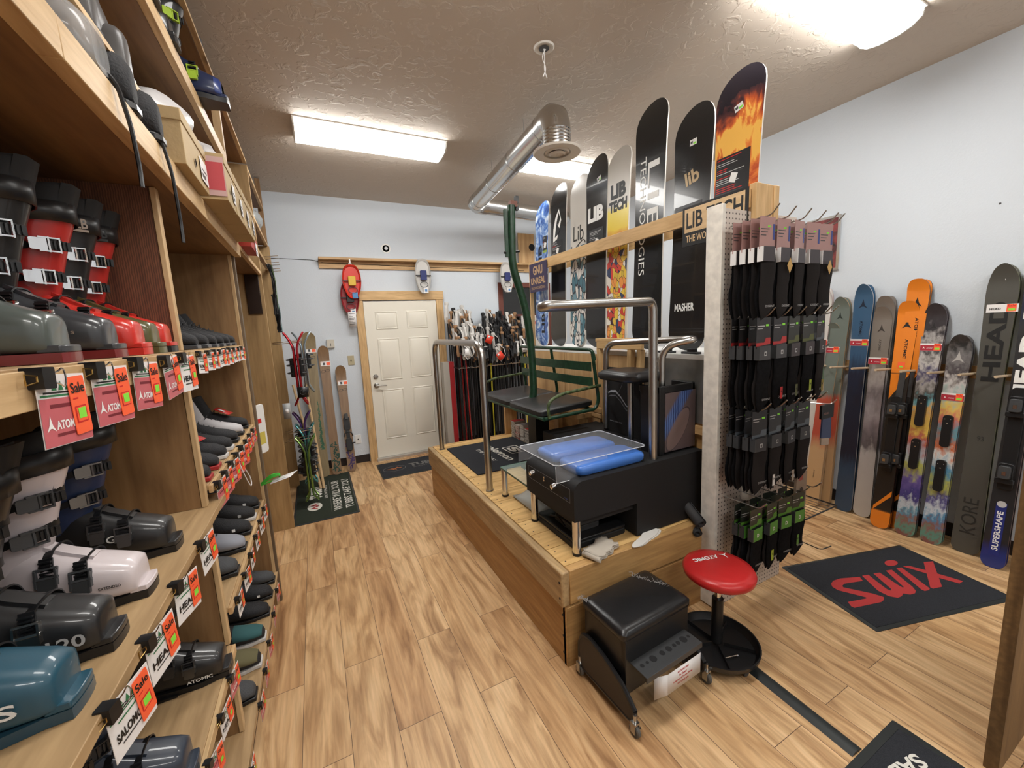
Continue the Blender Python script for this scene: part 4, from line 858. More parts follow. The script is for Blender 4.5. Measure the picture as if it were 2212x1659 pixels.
# ================================================================= pegboard with socks
PBX0, PBX1, PBY = 1.865, 2.50, 1.36
def peg_mat():
    m, N, L, b = nt('pegboard_holes'); tc = N.new('ShaderNodeTexCoord'); v = N.new('ShaderNodeTexVoronoi'); v.inputs['Scale'].default_value = 1; v.inputs['Randomness'].default_value = 0
    mp = N.new('ShaderNodeMapping'); mp.inputs['Scale'].default_value = (40, 0.0001, 40); L.new(tc.outputs['Object'], mp.inputs[0]); L.new(mp.outputs[0], v.inputs['Vector'])
    r = ramp(N, [(.17, (.10, .08, .07)), (.20, (.62, .54, .47))]); L.new(v.outputs['Distance'], r.inputs[0]); L.new(r.outputs[0], b.inputs['Base Color']); b.inputs['Roughness'].default_value = .6; return m
t = thing('pegboard_stand', 'tall cream pegboard panel with rows of sock hooks at the end of the rack', 'pegboard', (2.18, 1.39, 0))
mb = MB(); mb.box(PBX0+.028, PBX1, PBY, PBY+.008, 0, 2.17, peg_mat()); mb.build('pegboard', t, w=True)
CRW = M('chipped_cream_paint', (.74, .70, .63), .55, var=.10, vscale=25)
mb = MB(); mb.box(PBX0, PBX0+.027, PBY-.004, PBY+.085, .01, 2.19, CRW); mb.build('side_board', t, w=True, bevel=.002)
mb = MB(); mb.box(PBX0+.03, PBX1, PBY+.01, PBY+.05, 2.10, 2.168, CRW); mb.box(PBX1-.02, PBX1, PBY+.01, PBY+.05, 0, 2.1, CRW); mb.build('frame', t, w=True)
COLX = (1.935, 2.065, 2.19, 2.315, 2.43)
HROW = (2.085, 1.625, 1.17, .66)
SOCK = M('black_sock_knit', (.006, .006, .0075), .95, spec=.2, bump=.6, bscale=900, var=.4, vscale=60); SOCKB = M('brown_black_sock_knit', (.010, .007, .007), .95, bump=.6, bscale=900)
GSOCK = M('charcoal_sock_heel', (.03, .028, .033), .95)
hooks = MB().tube(bend([(0, .0, 0), (0, -.20, .004), (0, -.235, .045)], .02), .0032, STEEL, 6)
hk0 = None
for ri, z in enumerate(HROW):
    for ci, x in enumerate(COLX + ((2.49,) if ri < 2 else ())):
        if hk0 is None: hk0 = hooks.build('peg_hook', t); h = hk0
        else: h = hk0.copy(); COL.objects.link(h); h.parent = t
        h.location = (x-2.18, PBY-1.39, z)
mb = MB(); mb.tube(bend([(2.44, PBY, .31), (2.44, PBY-.25, .31), (2.50, PBY-.27, .325)], .02), .003, BLACK, 6); mb.build('peg_hook', t, w=True)
def sock_pack(style, length=.43, w_=.115, curve=.05, foot=True):
    """header card on a hook with a folded pair of socks below; hangs from (0,0,0), faces -y"""
    cols = {'rose': ((.42, .24, .22), (.40, .25, .24), (.05, .04, .045)), 'red': ((.025, .023, .025), (.45, .03, .03), (.05, .05, .055)), 'olive': ((.030, .030, .025), (.10, .11, .03), (.05, .04, .045)),
            'grey': ((.022, .022, .025), (.10, .12, .14), (.035, .035, .04)), 'green': ((.025, .030, .022), (.09, .26, .03), (.08, .28, .04)), 'white': ((.5, .52, .52), (.2, .3, .4), (.55, .55, .55))}[style]
    c0, c1, c2 = (M('card_%s_%d' % (style, i), c, .4) for i, c in enumerate(cols))
    t = thing('sock_pack', 'x', 'socks'); X = FACE['-y']
    mb = MB(); ch = .135 if style != 'green' else .10
    mb.poly([(-w_*.44, .012), (w_*.44, .012), (w_*.44, -ch), (-w_*.44, -ch)], 0, .0012, c0, X)
    if style == 'rose' or style == 'white':
        for i in range(3): mb.rect(-w_*.38, w_*.1-.01*i, -.045-.014*i, -.041-.014*i, GREY, X, .0018)
        mb.rect(w_*.30, w_*.42, -.02, -.09, M('card_tab_blue', (.04, .06, .25), .4), X, .0018); mb.rect(.0, .018, -.035, -.028, NGREEN, X, .0018)
    else:
        mb.rect(-w_*.40, w_*.05, -.03, -.026, SILV, X, .0018); mb.rect(-w_*.40, -w_*.05, -.042, -.039, SILV, X, .0018); mb.rect(w_*.12, w_*.30, -.03, -.02, NGREEN, X, .0018)
        mb.flat([(-w_*.44, -ch+.028), (w_*.05, -ch+.028), (w_*.15, -ch+.05), (w_*.44, -ch+.05), (w_*.44, -ch+.02), (-w_*.44, -ch+.01)], c1, X, .0018)
    mb.build('header_card', t)
    mb = MB(); mb.box(-w_*.36, w_*.30, -.016, -.0145, -ch-.055, -ch+.012, c2); mb.box(-w_*.40, -w_*.36, -.0165, .012, -ch-.055, -ch+.012, PAPER if style in ('rose', 'white') else GREY)
    if style == 'green': mb.text('D', -.006, -ch-.025, .016, .020, WINK, T(0, -.0165, 0) @ X, .001, bold=.03)
    elif style != 'rose': mb.rect(-.012, .006, -ch-.035, -ch-.015, SILV, T(0, -.0165, 0) @ X, .0006); mb.rect(-.008, .002, -ch-.031, -ch-.019, c2, T(0, -.0165, 0) @ X, .0009)
    mb.build('band_label', t)
    for k, dy in enumerate((-.004, .009)):
        rings = []; z0 = -ch+.01; n = 11
        for i in range(n+1):
            s_ = i/n; z = z0-(length-ch)*s_; xo = .010*math.sin(s_*5+k) + (curve*max(0, s_-.62)**1.3*1.6 if foot else 0); hw = w_*(.40+.05*math.sin(s_*6+k*2)+.05*(s_ > .55)); 
            if i == n: hw *= .75
            rings.append([(xo+hw*math.cos(a), dy+.0065*math.sin(a), z+(.03*math.cos(a) if i == n else 0)*1) for a in [2*PI*j/12 for j in range(12)]])
        mb = MB(); mb.loft(rings, SOCK if (k+len(style)) % 2 else SOCKB); 
        if k == 0: mb.text('+NESI' if 0 else 'DISSENT', .02, -length+.045, .06, .010, SILV, T(0, dy-.0085, 0) @ X, .0006)
        mb.build('sock', t, smooth=60)
    return t
protos = {}
def pack(style, x, y, z, label, key, length, group, tilt=0, **kw):
    k = (style, length)
    if k not in protos: protos[k] = p = sock_pack(style, length, **kw)
    else: p = dup(protos[k])
    p.location = (x, y, z); p.rotation_euler = (0, 0, math.radians(tilt)); p['label'] = label; p['group'] = group
    return p
ROWN = ('top', 'second', 'third', 'lowest'); CN = ('first', 'second', 'third', 'fourth', 'fifth'); DN = ('front', 'second', 'third', 'rearmost')
STY = (('rose', 'rose', 'rose', 'rose', 'rose'), ('red', 'red', 'olive', 'olive', 'grey'), ('grey', 'grey', 'grey', 'grey', None), ('green', 'green', 'green', 'green', None))
desc = {'rose': 'black sock pair under a pinkish card', 'red': 'black sock pair under a dark card with red stripe', 'olive': 'black sock pair under a dark card with olive stripe', 'grey': 'black sock pair under a black and grey card', 'green': 'black sock pair under a dark card with green stripe'}
for ri in range(4):
    for ci, x in enumerate(COLX):
        s_ = STY[ri][ci]
        if not s_: continue
        for d in range(4):
            if ri == 3 and d == 3: continue
            y = PBY-.185+.042*d; L0 = (.44, .43, .40, .34)[ri]
            pack(s_, x+rnd.uniform(-.005, .005)-.004*d*(ci == 0), y, HROW[ri]-.012, '%s, %s on %s hook, %s row' % (desc[s_], DN[d], CN[ci], ROWN[ri]), 0, L0, 'sock packs on the pegboard', rnd.uniform(-7, 7))
# gold diamond tags and lime tabs on the front packs
GOLD = M('gold_card', (.55, .33, .08), .35)
for x, z, lb in ((2.075, 1.865, 'gold diamond-shaped tag on the socks of the second top-row hook'), (2.425, 1.865, 'gold diamond-shaped tag on the socks at the right end of the top row')):
    mb = MB(); mb.poly([(0, -.036), (.022, 0), (0, .036), (-.022, 0)], 0, .001, GOLD, FACE['-y']); o = mb.build('hang_tag'); o.location = (x, PBY-.212, z); tag(o, lb, 'hang tag', 'gold diamond tags on socks')
LT = M('lime_tab', (.42, .52, .05), .5)
for k, (x, z, m, lb) in enumerate(((2.06, 1.25, INKR, 'small red tab at the toe of the second-row socks'), (2.19, 1.25, M('olive_tab', (.10, .11, .04), .5), 'small olive tab at the toe of the second-row socks'), (2.315, 1.26, LT, 'bright lime tab with black cross on the second-row socks'), (2.43, 1.25, M('mustard_tab', (.30, .24, .04), .5), 'mustard tab at the right end of the second-row socks'),
                    (2.03, .80, PAPER, 'small white tab on the left toes of the third-row socks'), (2.20, .79, M('beige_tab', (.40, .34, .28), .5), 'beige tab on the toes of the third-row socks'), (2.05, .38, LT, 'green tab on the lowest socks at the left'), (2.28, .40, M('green_tab', (.12, .30, .05), .5), 'green tab on the lowest socks at the right'))):
    mb = MB(); mb.rect(-.010, .010, -.03, .03, m, FACE['-y']); mb.rect(-.006, .006, .006, .009, INK, FACE['-y'], .0006); mb.rect(-.0015, .0015, .0, .015, INK, FACE['-y'], .0006)
    o = mb.build('sock_tab'); o.location = (x, PBY-.209, z); tag(o, lb, 'tab', 'coloured tabs on socks')
# insole packs and a wire tray at the right edge
def flatpack(name, label, x, y, z, w_, h_, base, items, rot=0):
    t = thing(name, label, 'insole pack', (x, y, z), (0, 0, rot)); mb = MB(); mb.poly(rrect(-w_/2, w_/2, -h_, 0, .004, 2), 0, .012, base, FACE['-y']); mb.build('card', t)
    for nm, P, m, zz in items:
        mb = MB(); mb.flat(P, m, FACE['-y'], .012+zz); mb.build(nm, t)
    return t
DBL = M('denim_blue', (.05, .075, .16), .5)
t = flatpack('insole_pack', 'black header pack with SIDAS print above a dark blue insole', 2.565, PBY-.17, 1.12, .125, .08, BLACK, [])
mb = MB(); mb.text('SIDAS', -.018, -.05, .045, .012, M('dull_rose_print', (.35, .18, .16), .5), T(0, -.0125, 0) @ FACE['-y'], bold=.02); mb.build('lettering', t)
mb = MB(); mb.poly([(-.045, -.08), (.045, -.08), (.052, -.20), (.03, -.21), (-.05, -.20)], .002, .010, DBL, FACE['-y']); mb.build('insole', t); mb = MB(); mb.poly([(-.05, -.19), (.03, -.20), (.03, -.24), (-.05, -.23)], .004, .012, M('tan_label', (.45, .36, .28), .5), FACE['-y']); mb.build('price_label', t)
t = flatpack('insole_pack', 'tall tan pack with a red mark and a brown insole print at the pegboard edge', 2.36, PBY-.16, .76, .10, .32, M('tan_pack_card', (.30, .22, .16), .6), [('print', [(a*.030, b*.095-.18) for a, b in arc(0, 0, 1, 0, 340, 20)], M('brown_print', (.05, .03, .025), .5), .0006), ('red_mark', [(-.03, -.045), (.01, -.045), (.01, -.015), (-.03, -.015)], M('faded_red_print', (.35, .07, .05), .5), .0006)])
t = flatpack('insole_pack', 'clear pack with green insole and dark header hanging at the far right hook', 2.60, PBY-.10, 1.43, .085, .09, BLACK, []); t['category'] = 'insole pack'
mb = MB(); mb.poly([(-.04, -.09), (.04, -.09), (.05, -.25), (-.02, -.26)], .002, .012, M('green_insole', (.10, .17, .10), .4), FACE['-y']); mb.build('insole', t); mb = MB(); mb.poly([(-.01, -.21), (.05, -.20), (.05, -.25), (-.01, -.26)], .0125, .014, M('tan_label', (), 0) if 0 else MATS['tan_label'], FACE['-y']); mb.build('price_label', t)
for x, y, z in ((2.565, PBY-.17, 1.125), (2.60, PBY-.10, 1.435)):
    mb = MB(); mb.tube(bend([(2.49, PBY, z-.004), (x-.01, y+.02, z-.004), (x, y-.03, z), (x, y-.05, z+.03)], .02), .003, STEEL, 6); o = mb.build('peg_hook', bpy.data.objects['pegboard_stand'], w=True)
t = thing('wire_tray', 'small black wire tray sticking out at the right edge of the pegboard', 'wire tray', (2.5, 1.25, .50))
mb = MB(); mb.tube(bend([(-.16, .10, 0), (-.16, -.10, 0), (.17, -.10, 0), (.17, .10, 0), (-.16, .10, 0)], .01), .004, BLACK, 6)
for i in range(9): mb.tube([(-.13+.035*i, -.10, 0), (-.13+.035*i, .10, 0)], .002, STEEL, 5)
mb.build('wire_frame', t)
t = thing('framed_poster', 'dark framed poster on the right wall just behind the socks', 'poster', (XR-.02, 1.93, 2.18))
mb = MB(); mb.box(XR-.02, XR-.004, 1.80, 2.05, 1.98, 2.42, CHROME); mb.build('frame', t, w=True)
mb = MB(); mb.box(XR-.022, XR-.0195, 1.82, 2.03, 2.0, 2.40, nmat('dark_poster_print', [(.4, (.02, .015, .02)), (.6, (.25, .05, .05))], 9)); mb.build('print', t, w=True)
mb = MB(); mb.lathe([(.006, 0), (.004, .006)], GREY, T(XR, .96, 2.26) @ FACE['-x']); tag(mb.build('wall_screw', center=True), 'small dark screw in the bare upper right wall', 'screw')

# ================================================================= duct and ceiling bits
DUCT = M('galvanised_duct', (.60, .60, .59), .2, 1, bump=.12, bscale=7)
t = thing('air_duct', 'shiny round metal air duct under the ceiling ending in a round white diffuser', 'duct', (1.7, 3.4, 3.0))
mb = MB(); A = Vector((1.62, 2.50, 3.03)); B = Vector((1.79, 4.30, 3.03)); mb.tube([A, B], .088, DUCT, 28); mb.build('main_pipe', t, w=True, smooth=50)
for f_ in (.06, .36, .66, .94):
    p = A.lerp(B, f_); d = (B-A).normalized(); mb = MB(); mb.tube([p-d*.005, p+d*.005], .0915, DUCT, 28); mb.build('seam_ring', t, w=True)
mb = MB(); mb.tube([A+Vector((0, .02, 0)), A+Vector((-.004, -.035, -.004)), A+Vector((-.010, -.075, -.030)), A+Vector((-.014, -.095, -.075)), A+Vector((-.014, -.098, -.13)), A+Vector((-.014, -.098, -.235))], .094, DUCT, 28); mb.build('elbow', t, w=True)
mb = MB(); mb.tube([B+Vector((0, -.02, 0)), B+Vector((.01, .04, 0)), B+Vector((.04, .075, 0)), B+Vector((.09, .09, 0)), B+Vector((.15, .095, 0))], .093, DUCT, 28); mb.build('elbow', t, w=True)
mb = MB(); mb.tube([B+Vector((.10, .09, 0)), B+Vector((1.35, .25, 0))], .086, DUCT, 28); mb.build('side_pipe', t, w=True)
DIF = M('diffuser_paint', (.78, .74, .68), .4)
dx, dy, dz = A.x-.014, A.y-.098, A.z-.235
mb = MB(); mb.lathe([(.10, .012), (.165, -.004), (.155, -.014), (.092, -.010), (.088, .0)], DIF, T(dx, dy, dz), 36, caps=False); mb.build('diffuser_rim', t, w=True)
for r, z in ((.075, -.022), (.045, -.030)):
    mb = MB(); mb.lathe([(r, -.004), (r+.012, .004), (r*.6, .006), (.001, .006), (.001, .0)] if r < .05 else [(r, -.004), (r+.008, .008), (r-.022, .01), (r-.02, .004)], DIF, T(dx, dy, dz+z+.01), 32, caps=False); mb.build('diffuser_cone', t, w=True)
mb = MB(); mb.lathe([(.092+.004*(i % 2), .012+.010*i) for i in range(13)], DUCT, T(dx, dy, dz), 32, caps=False); mb.build('ribbed_collar', t, w=True); mb = MB(); mb.lathe([(.088, 0), (.001, .0)], MATTE, T(dx, dy, dz+.03), 24); mb.build('duct_opening', t, w=True)
for y in (2.95, 3.75):
    x = 1.62+.0944*(y-2.5); mb = MB(); mb.tube([(x, y, 3.118), (x, y, ZC)], .0015, STEEL, 5); mb.build('hanger_wire', t, w=True)
t = thing('ceiling_box', 'round electrical box in the ceiling with white wires dangling down', 'electrical box', (1.40, 2.20, ZC))
mb = MB(); mb.lathe([(.001, -.003), (.04, -.003), (.055, -.008), (.062, -.001)], FIXF, None, 28); mb.lathe([(.03, -.0085), (.03, -.009)], GREY, None, 16); mb.build('cover', t)
mb = MB(); mb.tube(bend([(0, 0, -.008), (.01, .01, -.06), (-.004, 0, -.12), (.008, -.01, -.17)], .03), .003, PAPER, 6); mb.tube(bend([(.01, 0, -.008), (-.012, .01, -.05), (.012, 0, -.11), (-.012, .0, -.16)], .03), .003, PAPER, 6); mb.build('wires', t)
# ================================================================= skis on the right wall
SAGE = (.14, .17, .15)
def emblem(mb, X, cx, cy, s, m, z=.0006):
    mb.flat([(cx, cy+s), (cx+s*.22, cy+s*.1), (cx+s*.62, cy-s*.55), (cx+s*.12, cy-s*.22), (cx-s*.12, cy-s*.22), (cx-s*.62, cy-s*.55), (cx-s*.22, cy+s*.1)], m, X, z)
def sale_card(X, par, w_=.12, h_=.052, rose=True):
    mb = MB(); mb.rect(-w_/2, w_/2, -h_/2, h_/2, PAPER, X)
    if rose: mb.rect(-w_/2+.001, w_/2-.001, -h_/2+.001, h_/2-.012, M('deep_rose_card', (.42, .03, .05), .4), X, .0003); emblem(mb, X, -w_*.32, -.006, .010, WINK, .0006); mb.text('ATOMIC', -w_*.05, -.008, w_*.28, .008, WINK, X, .0006)
    else: mb.text('HEAD', -w_*.22, -.004, w_*.36, .014, INK, X, .0005, bold=.03)
    mb.rect(w_*.14, w_*.44, -h_/2+.003, h_/2-.001, ORANGE, X, .0008); mb.text('Sale', w_*.29, h_*.27, w_*.24, h_*.26, INKR, X, .0012, bold=.02); mb.rect(w_*.18, w_*.40, -h_*.34, -h_*.08, NGREEN, X, .0011)
    mb.build('sale_card', par)
def binding(X, par, heel=True, name='binding', s=1.0):
    """binding plate with toe and heel piece, on the face of a ski; origin midway"""
    mb = MB(); mb.rbox(-.030*s, .030*s, -.30*s, .30*s, 0, .012, BLACK, .015, X=X); mb.build('binding_plate', par, bevel=.002)
    for nm, y0 in (('toe_piece', .19*s), ('heel_piece', -.20*s)):
        mb = MB(); mb.rbox(-.030*s, .030*s, y0-.06*s, y0+.06*s, .012, .045, BLACK, .014, X=X); mb.rbox(-.024*s, .024*s, y0-.03*s, y0+.045*s, .045, .068, GREY, .012, X=X); mb.rbox(-.036*s, .036*s, y0-.06*s, y0-.03*s, .02, .05, BLACK, .008, X=X)
        o = mb.build(nm, par, bevel=.003)
        mb = MB(); mb.box(-.008, .008, y0-.01*s, y0+.012*s, .0685, .0695, CHROME, X); mb.build('badge', o)
def plates(X, par):
    for y0 in (.14, -.17):
        mb = MB(); mb.rbox(-.024, .024, y0-.11, y0+.11, 0, .022, BLACK, .02, X=X); mb.box(-.004, .004, y0+.05, y0+.056, .022, .0228, CHROME, X); mb.box(-.016, -.012, y0+.08, y0+.084, .022, .0228, CHROME, X); mb.box(.012, .016, y0+.08, y0+.084, .022, .0228, CHROME, X); mb.build('binding_plate', par, bevel=.003)
def ski_pair(label, y, xb, ztop, w_, face, edge=None, back=None, n=2, tail=None, wm=.78, rt=.16, xt=3.91, gap=.020, group='skis along the right wall', name='ski_pair', squar=.5, rb=.06):
    L_ = math.hypot(ztop, xt-xb); a = math.degrees(math.atan2(xt-xb-gap*(n-1), ztop))
    t = thing(name, label, 'skis', (xb, y, .0), (0, 0, 0), group)
    t.rotation_euler = (Matrix.Rotation(math.radians(-90), 3, 'Z') @ Matrix.Rotation(math.radians(-a), 3, 'X')).to_euler()
    edge = edge or M('ski_sidewall', (.05, .045, .045), .4); back = back or edge
    wf = wprof(L_, w_, w_*wm, w_*.92, rt, rb, squar, .35)
    o = None
    for k in range(n):
        sgn = -1 if k % 2 == 0 else .4
        o2 = plank(L_, wf, .011, face, back, (lambda s, g=k*gap, q=sgn: g + q*.035*max(0, (s-.94)/.06)**1.5), parent=t, name='ski', side=edge)
        o = o or o2
    # orient: face looks towards -x
    return t, L_, T(0, -.0065, 0) @ FACE['-y']
WSK = M('white_ski', (.60, .58, .55), .35); SG = M('sage_ski', SAGE, .4)
t, L_, X = ski_pair('white skis with a black emblem, half hidden behind the hanging socks', 1.86, 3.72, 1.84, .125, WSK, M('pale_pink_edge', (.5, .38, .36), .5))
mb = MB(); emblem(mb, X, 0, L_-.17, .04, INK); mb.build('emblem', t); mb = MB(); mb.text('ATOMIC', 0, L_-.33, .12, .022, INK, X, rot=-90, bold=.03); mb.build('lettering', t); sale_card(X @ T(0, L_-.46, .0008), t)
WT = zmat('sage_red_wood_ski', [(0, (.52, .34, .17)), (.50, (.50, .32, .17)), (.62, (.40, .07, .045)), (.92, (.42, .08, .05)), (.97, SAGE), (1.8, SAGE)], dist=.10, nscale=5, streak=(8, 1, 1))
for k, (yy, xb, zt, lb) in enumerate(((1.735, 3.76, 1.75, 'taller pair of sage skis with bare wood tails'), (1.775, 3.67, 1.54, 'shorter pair of sage skis with wood tails in front of the taller ones'))):
    t, L_, X = ski_pair(lb, yy, xb, zt, .135, WT, M('ply_edge', (.42, .28, .16), .5), gap=.024)
    mb = MB(); emblem(mb, X, 0, L_-.16, .04, M('dark_sage_print', (.03, .04, .035), .5)); mb.build('emblem', t)
    if k: sale_card(X @ T(0, L_-.22, .0008), t)
    mb = MB(); mb.text('ATOMIC', 0, .28, .07, .010, INK, X, rot=-90); mb.build('lettering', t)
NAV = nmat('navy_forest_ski', [(.40, (.008, .014, .035)), (.5, (.012, .03, .07)), (.6, (.03, .075, .15))], 5, 6, .6, stretch=(6, 1, .8)); NV2 = zmat('navy_fade_ski', [(0, (.025, .07, .14)), (.35, (.02, .055, .11)), (.5, (.006, .012, .03)), (1.15, (.008, .018, .045)), (1.3, (.03, .085, .17)), (1.9, (.035, .10, .19))], dist=.25, nscale=8, streak=(7, 1, 1))
t, L_, X = ski_pair('wide dark blue skis with a black emblem and a fading night-forest print', 1.585, 3.78, 1.835, .130, NV2, M('grey_white_edge', (.42, .42, .42), .4), gap=.035)
mb = MB(); emblem(mb, X, 0, L_-.16, .045, M('navy_print', (.006, .012, .03), .5)); mb.build('emblem', t); mb = MB(); mb.text('ATOMIC', 0, L_-.34, .12, .018, MATS['navy_print'], X, rot=-90, bold=.02); mb.build('lettering', t); sale_card(X @ T(0, L_-.45, .0008), t)
TP_ = zmat('taupe_mountain_ski', [(0, (.55, .53, .50)), (.52, (.45, .43, .43)), (.60, (.10, .09, .10)), (.72, (.20, .17, .19)), (.85, (.34, .31, .33)), (1.0, (.16, .14, .15)), (1.12, (.36, .33, .32)), (1.2, (.20, .175, .15)), (1.8, (.21, .18, .155))], dist=.35, nscale=5, streak=(4, 1, 2))
for k, (yy, xb, zt, lb) in enumerate(((1.455, 3.85, 1.735, 'rear pair of taupe skis with a snowy mountain print and white tails'), (1.465, 3.79, 1.655, 'front pair of taupe skis with a snowy mountain print and white tails'))):
    t, L_, X = ski_pair(lb, yy, xb, zt, .125, TP_, M('taupe_edge', (.16, .14, .125), .4), gap=.02, squar=.35)
    mb = MB(); emblem(mb, X, 0, L_-.17, .04, M('dark_taupe_print', (.05, .04, .035), .5)); mb.build('emblem', t)
    if k: mb = MB(); mb.text('ATOMIC', 0, L_-.29, .09, .014, MATS['dark_taupe_print'], X, rot=-90); mb.build('lettering', t); sale_card(X @ T(0, L_-.41, .0008), t)
ORG = M('bright_orange_ski', (.80, .23, .02), .3); BSK = M('black_ski', (.014, .013, .013), .3)
OT = zmat('orange_black_ski', [(0, (.80, .23, .02)), (.13, (.80, .23, .02)), (.135, (.014, .013, .013)), (1.17, (.02, .02, .02)), (1.18, (.80, .23, .02)), (1.9, (.80, .23, .02))])
for k, (yy, xb, zt, lb) in enumerate(((1.275, 3.77, 1.835, 'rear pair of bright orange and black skis, the taller one'), (1.315, 3.69, 1.68, 'front pair of bright orange and black skis with bindings, the shorter one'))):
    t, L_, X = ski_pair(lb, yy, xb, zt, .125, OT, M('black_orange_edge', (.05, .02, .01), .4), gap=.03, squar=.35, rt=.10)
    mb = MB(); emblem(mb, X, 0, L_-.17, .045, INK); mb.build('emblem', t); mb = MB(); mb.text('ATOMIC', .01, L_-.34, .14, .018, INK, X, rot=-90, bold=.02); mb.build('lettering', t)
    mb = MB(); mb.flat([(-.05, 1.17-.16*(k == 0)*0), (.05, 1.17), (-.045, .98)], ORG, X, .0004); mb.build('stripe', t); mb = MB(); mb.flat([(-.048, .13), (-.048, .16), (.048, .30), (.048, .26)], ORG, X, .0004); mb.flat([(-.057, .06), (.03, .13), (.057, .13), (.057, .06)], ORG, X, .0003); mb.build('stripe', t)
    mb = MB(); mb.poly([(-.012, .80), (.025, .80), (.035, 1.20), (.0, 1.20)], 0, .006, GREY, X); mb.build('tip_plate', t)
    binding(X @ T(0, .72, 0), t, s=.95)
    if k: mb = MB(); mb.rect(-.02, .02, -.02, .02, ORANGE, X @ T(.0, L_-.46, .0008)); mb.rect(-.01, .01, -.016, -.004, NGREEN, X @ T(0, L_-.46, .0012)); mb.build('sale_card', t)
SKULL = zmat('skull_sunset_ski', [(0, (.20, .08, .07)), (.06, (.10, .28, .22)), (.13, (.25, .11, .09)), (.18, (.10, .28, .40)), (.24, (.55, .60, .65)), (.30, (.05, .045, .20)), (.42, (.14, .10, .32)), (.52, (.50, .52, .10)), (.60, (.50, .55, .60)), (.72, (.45, .10, .07)), (.80, (.70, .50, .10)), (.92, (.70, .40, .12)), (.98, (.15, .40, .45)), (1.04, (.07, .065, .06)), (1.12, (.35, .33, .32)), (1.18, (.05, .045, .12)), (1.26, (.50, .48, .46)), (1.34, (.05, .045, .05)), (1.42, (.38, .36, .35)), (1.5, (.03, .025, .03)), (1.75, (.05, .045, .05))], dist=.30, nscale=7, streak=(5, 1, 3))
SKULL2 = zmat('skull_sunset_ski_b', [(0, (.20, .08, .07)), (.06, (.10, .28, .22)), (.13, (.25, .11, .09)), (.19, (.08, .25, .42)), (.25, (.55, .60, .65)), (.32, (.07, .06, .22)), (.42, (.50, .50, .10)), (.52, (.08, .28, .45)), (.62, (.65, .65, .62)), (.70, (.60, .14, .04)), (.80, (.12, .35, .42)), (.88, (.65, .18, .14)), (.96, (.72, .52, .12)), (1.05, (.35, .45, .42)), (1.12, (.55, .52, .50)), (1.2, (.06, .05, .055)), (1.3, (.18, .17, .17)), (1.4, (.03, .03, .03)), (1.5, (.07, .065, .07))], dist=.30, nscale=7, streak=(5, 1, 3))
for yy, xb, zt, m, lb, wh in ((1.175, 3.70, 1.655, SKULL, 'taller pair of skis with a skull and sunset print, right of the orange skis', 0), (1.04, 3.71, 1.44, SKULL2, 'shortest pair of skis with a colourful sunset print and white emblem', 1)):
    t, L_, X = ski_pair(lb, yy, xb, zt, .125, m, M('dark_maroon_edge', (.035, .015, .02), .35), gap=.03, rt=.13)
    mb = MB(); emblem(mb, X, 0, L_-.16, .05 if wh else .03, M('pale_grey_print', (.42, .40, .38), .4) if wh else M('dark_print_b', (.02, .02, .02), .4)); mb.build('emblem', t)
    if wh: mb = MB(); mb.text('ATOMIC', 0, L_-.31, .10, .016, MATS['pale_grey_print'], X, rot=-90, bold=.02); mb.build('lettering', t)
    sale_card(X @ T(0, L_-(.30 if not wh else .42), .0008), t, w_=.11); plates(X @ T(0, .78 if not wh else .66, 0), t)
t, L_, X = ski_pair('wide dark grey skis with large black lettering and yellow-green edges', .885, 3.74, 1.875, .145, M('graphite_ski', (.075, .072, .062), .4), M('yellow_green_edge', (.16, .19, .06), .4), gap=.035, rt=.20)
mb = MB(); mb.text('HEAD', .0, L_-.48, .50, .075, INK, X, rot=90, bold=.03); mb.build('lettering', t); mb = MB(); mb.tube([(.018*math.cos(a/6*PI)-.01, -.0075, L_-.10+.022*math.sin(a/6*PI)) for a in range(6)], .002, MATS['pale_grey_print'], 4); mb.build('emblem', t)
mb = MB(); mb.text('KORE', 0, .26, .24, .07, M('charcoal_print', (.03, .03, .028), .4), X, rot=90); mb.text('93', 0, .78, .03, .03, MATS['charcoal_print'], X, rot=0); mb.build('tail_lettering', t); sale_card(X @ T(.01, L_-.27, .0008), t, w_=.13, h_=.05, rose=False)
t, L_, X = ski_pair('black and dark blue skis with bindings and white SUPERSHAPE lettering on the tail', .745, 3.66, 1.86, .115, zmat('black_blue_ski', [(0, (.02, .035, .18)), (.10, (.018, .03, .16)), (.17, (.02, .02, .022)), (1.5, (.03, .03, .032)), (1.6, (.012, .016, .04)), (2, (.01, .012, .03))]), M('copper_edge', (.14, .08, .06), .4), gap=.035, squar=.4)
mb = MB(); mb.rect(-.022, .022, .08, .42, M('blue_stripe', (.02, .03, .17), .35), X, .0004); mb.text('SUPERSHAPE', 0, .24, .25, .026, WINK, X, .0008, rot=90, bold=.02); mb.build('tail_lettering', t); mb = MB(); mb.text('HEAD', .0, L_-.62, .42, .07, WINK, X, rot=90, bold=.05); mb.build('lettering', t)
mb = MB(); mb.lathe([(.02, .0), (.02, .001)], SILV, X @ T(0, .41, .0004), 20); mb.build('round_badge', t); mb = MB(); mb.rect(-.04, .04, -.03, .03, PAPER, X @ T(0, L_-.30, .0008)); mb.text('HEAD', 0, 0, .05, .014, INK, X @ T(0, L_-.30, .0008)); mb.build('sale_card', t); binding(X @ T(0, .82, 0), t, s=1.05)
t, L_, X = ski_pair('dark skis at the right end of the wall, mostly behind the wooden post', .60, 3.70, 1.80, .12, M('charcoal_ski', (.03, .03, .034), .35), M('dark_maroon_edge', (), 0) if 0 else MATS['dark_maroon_edge'])
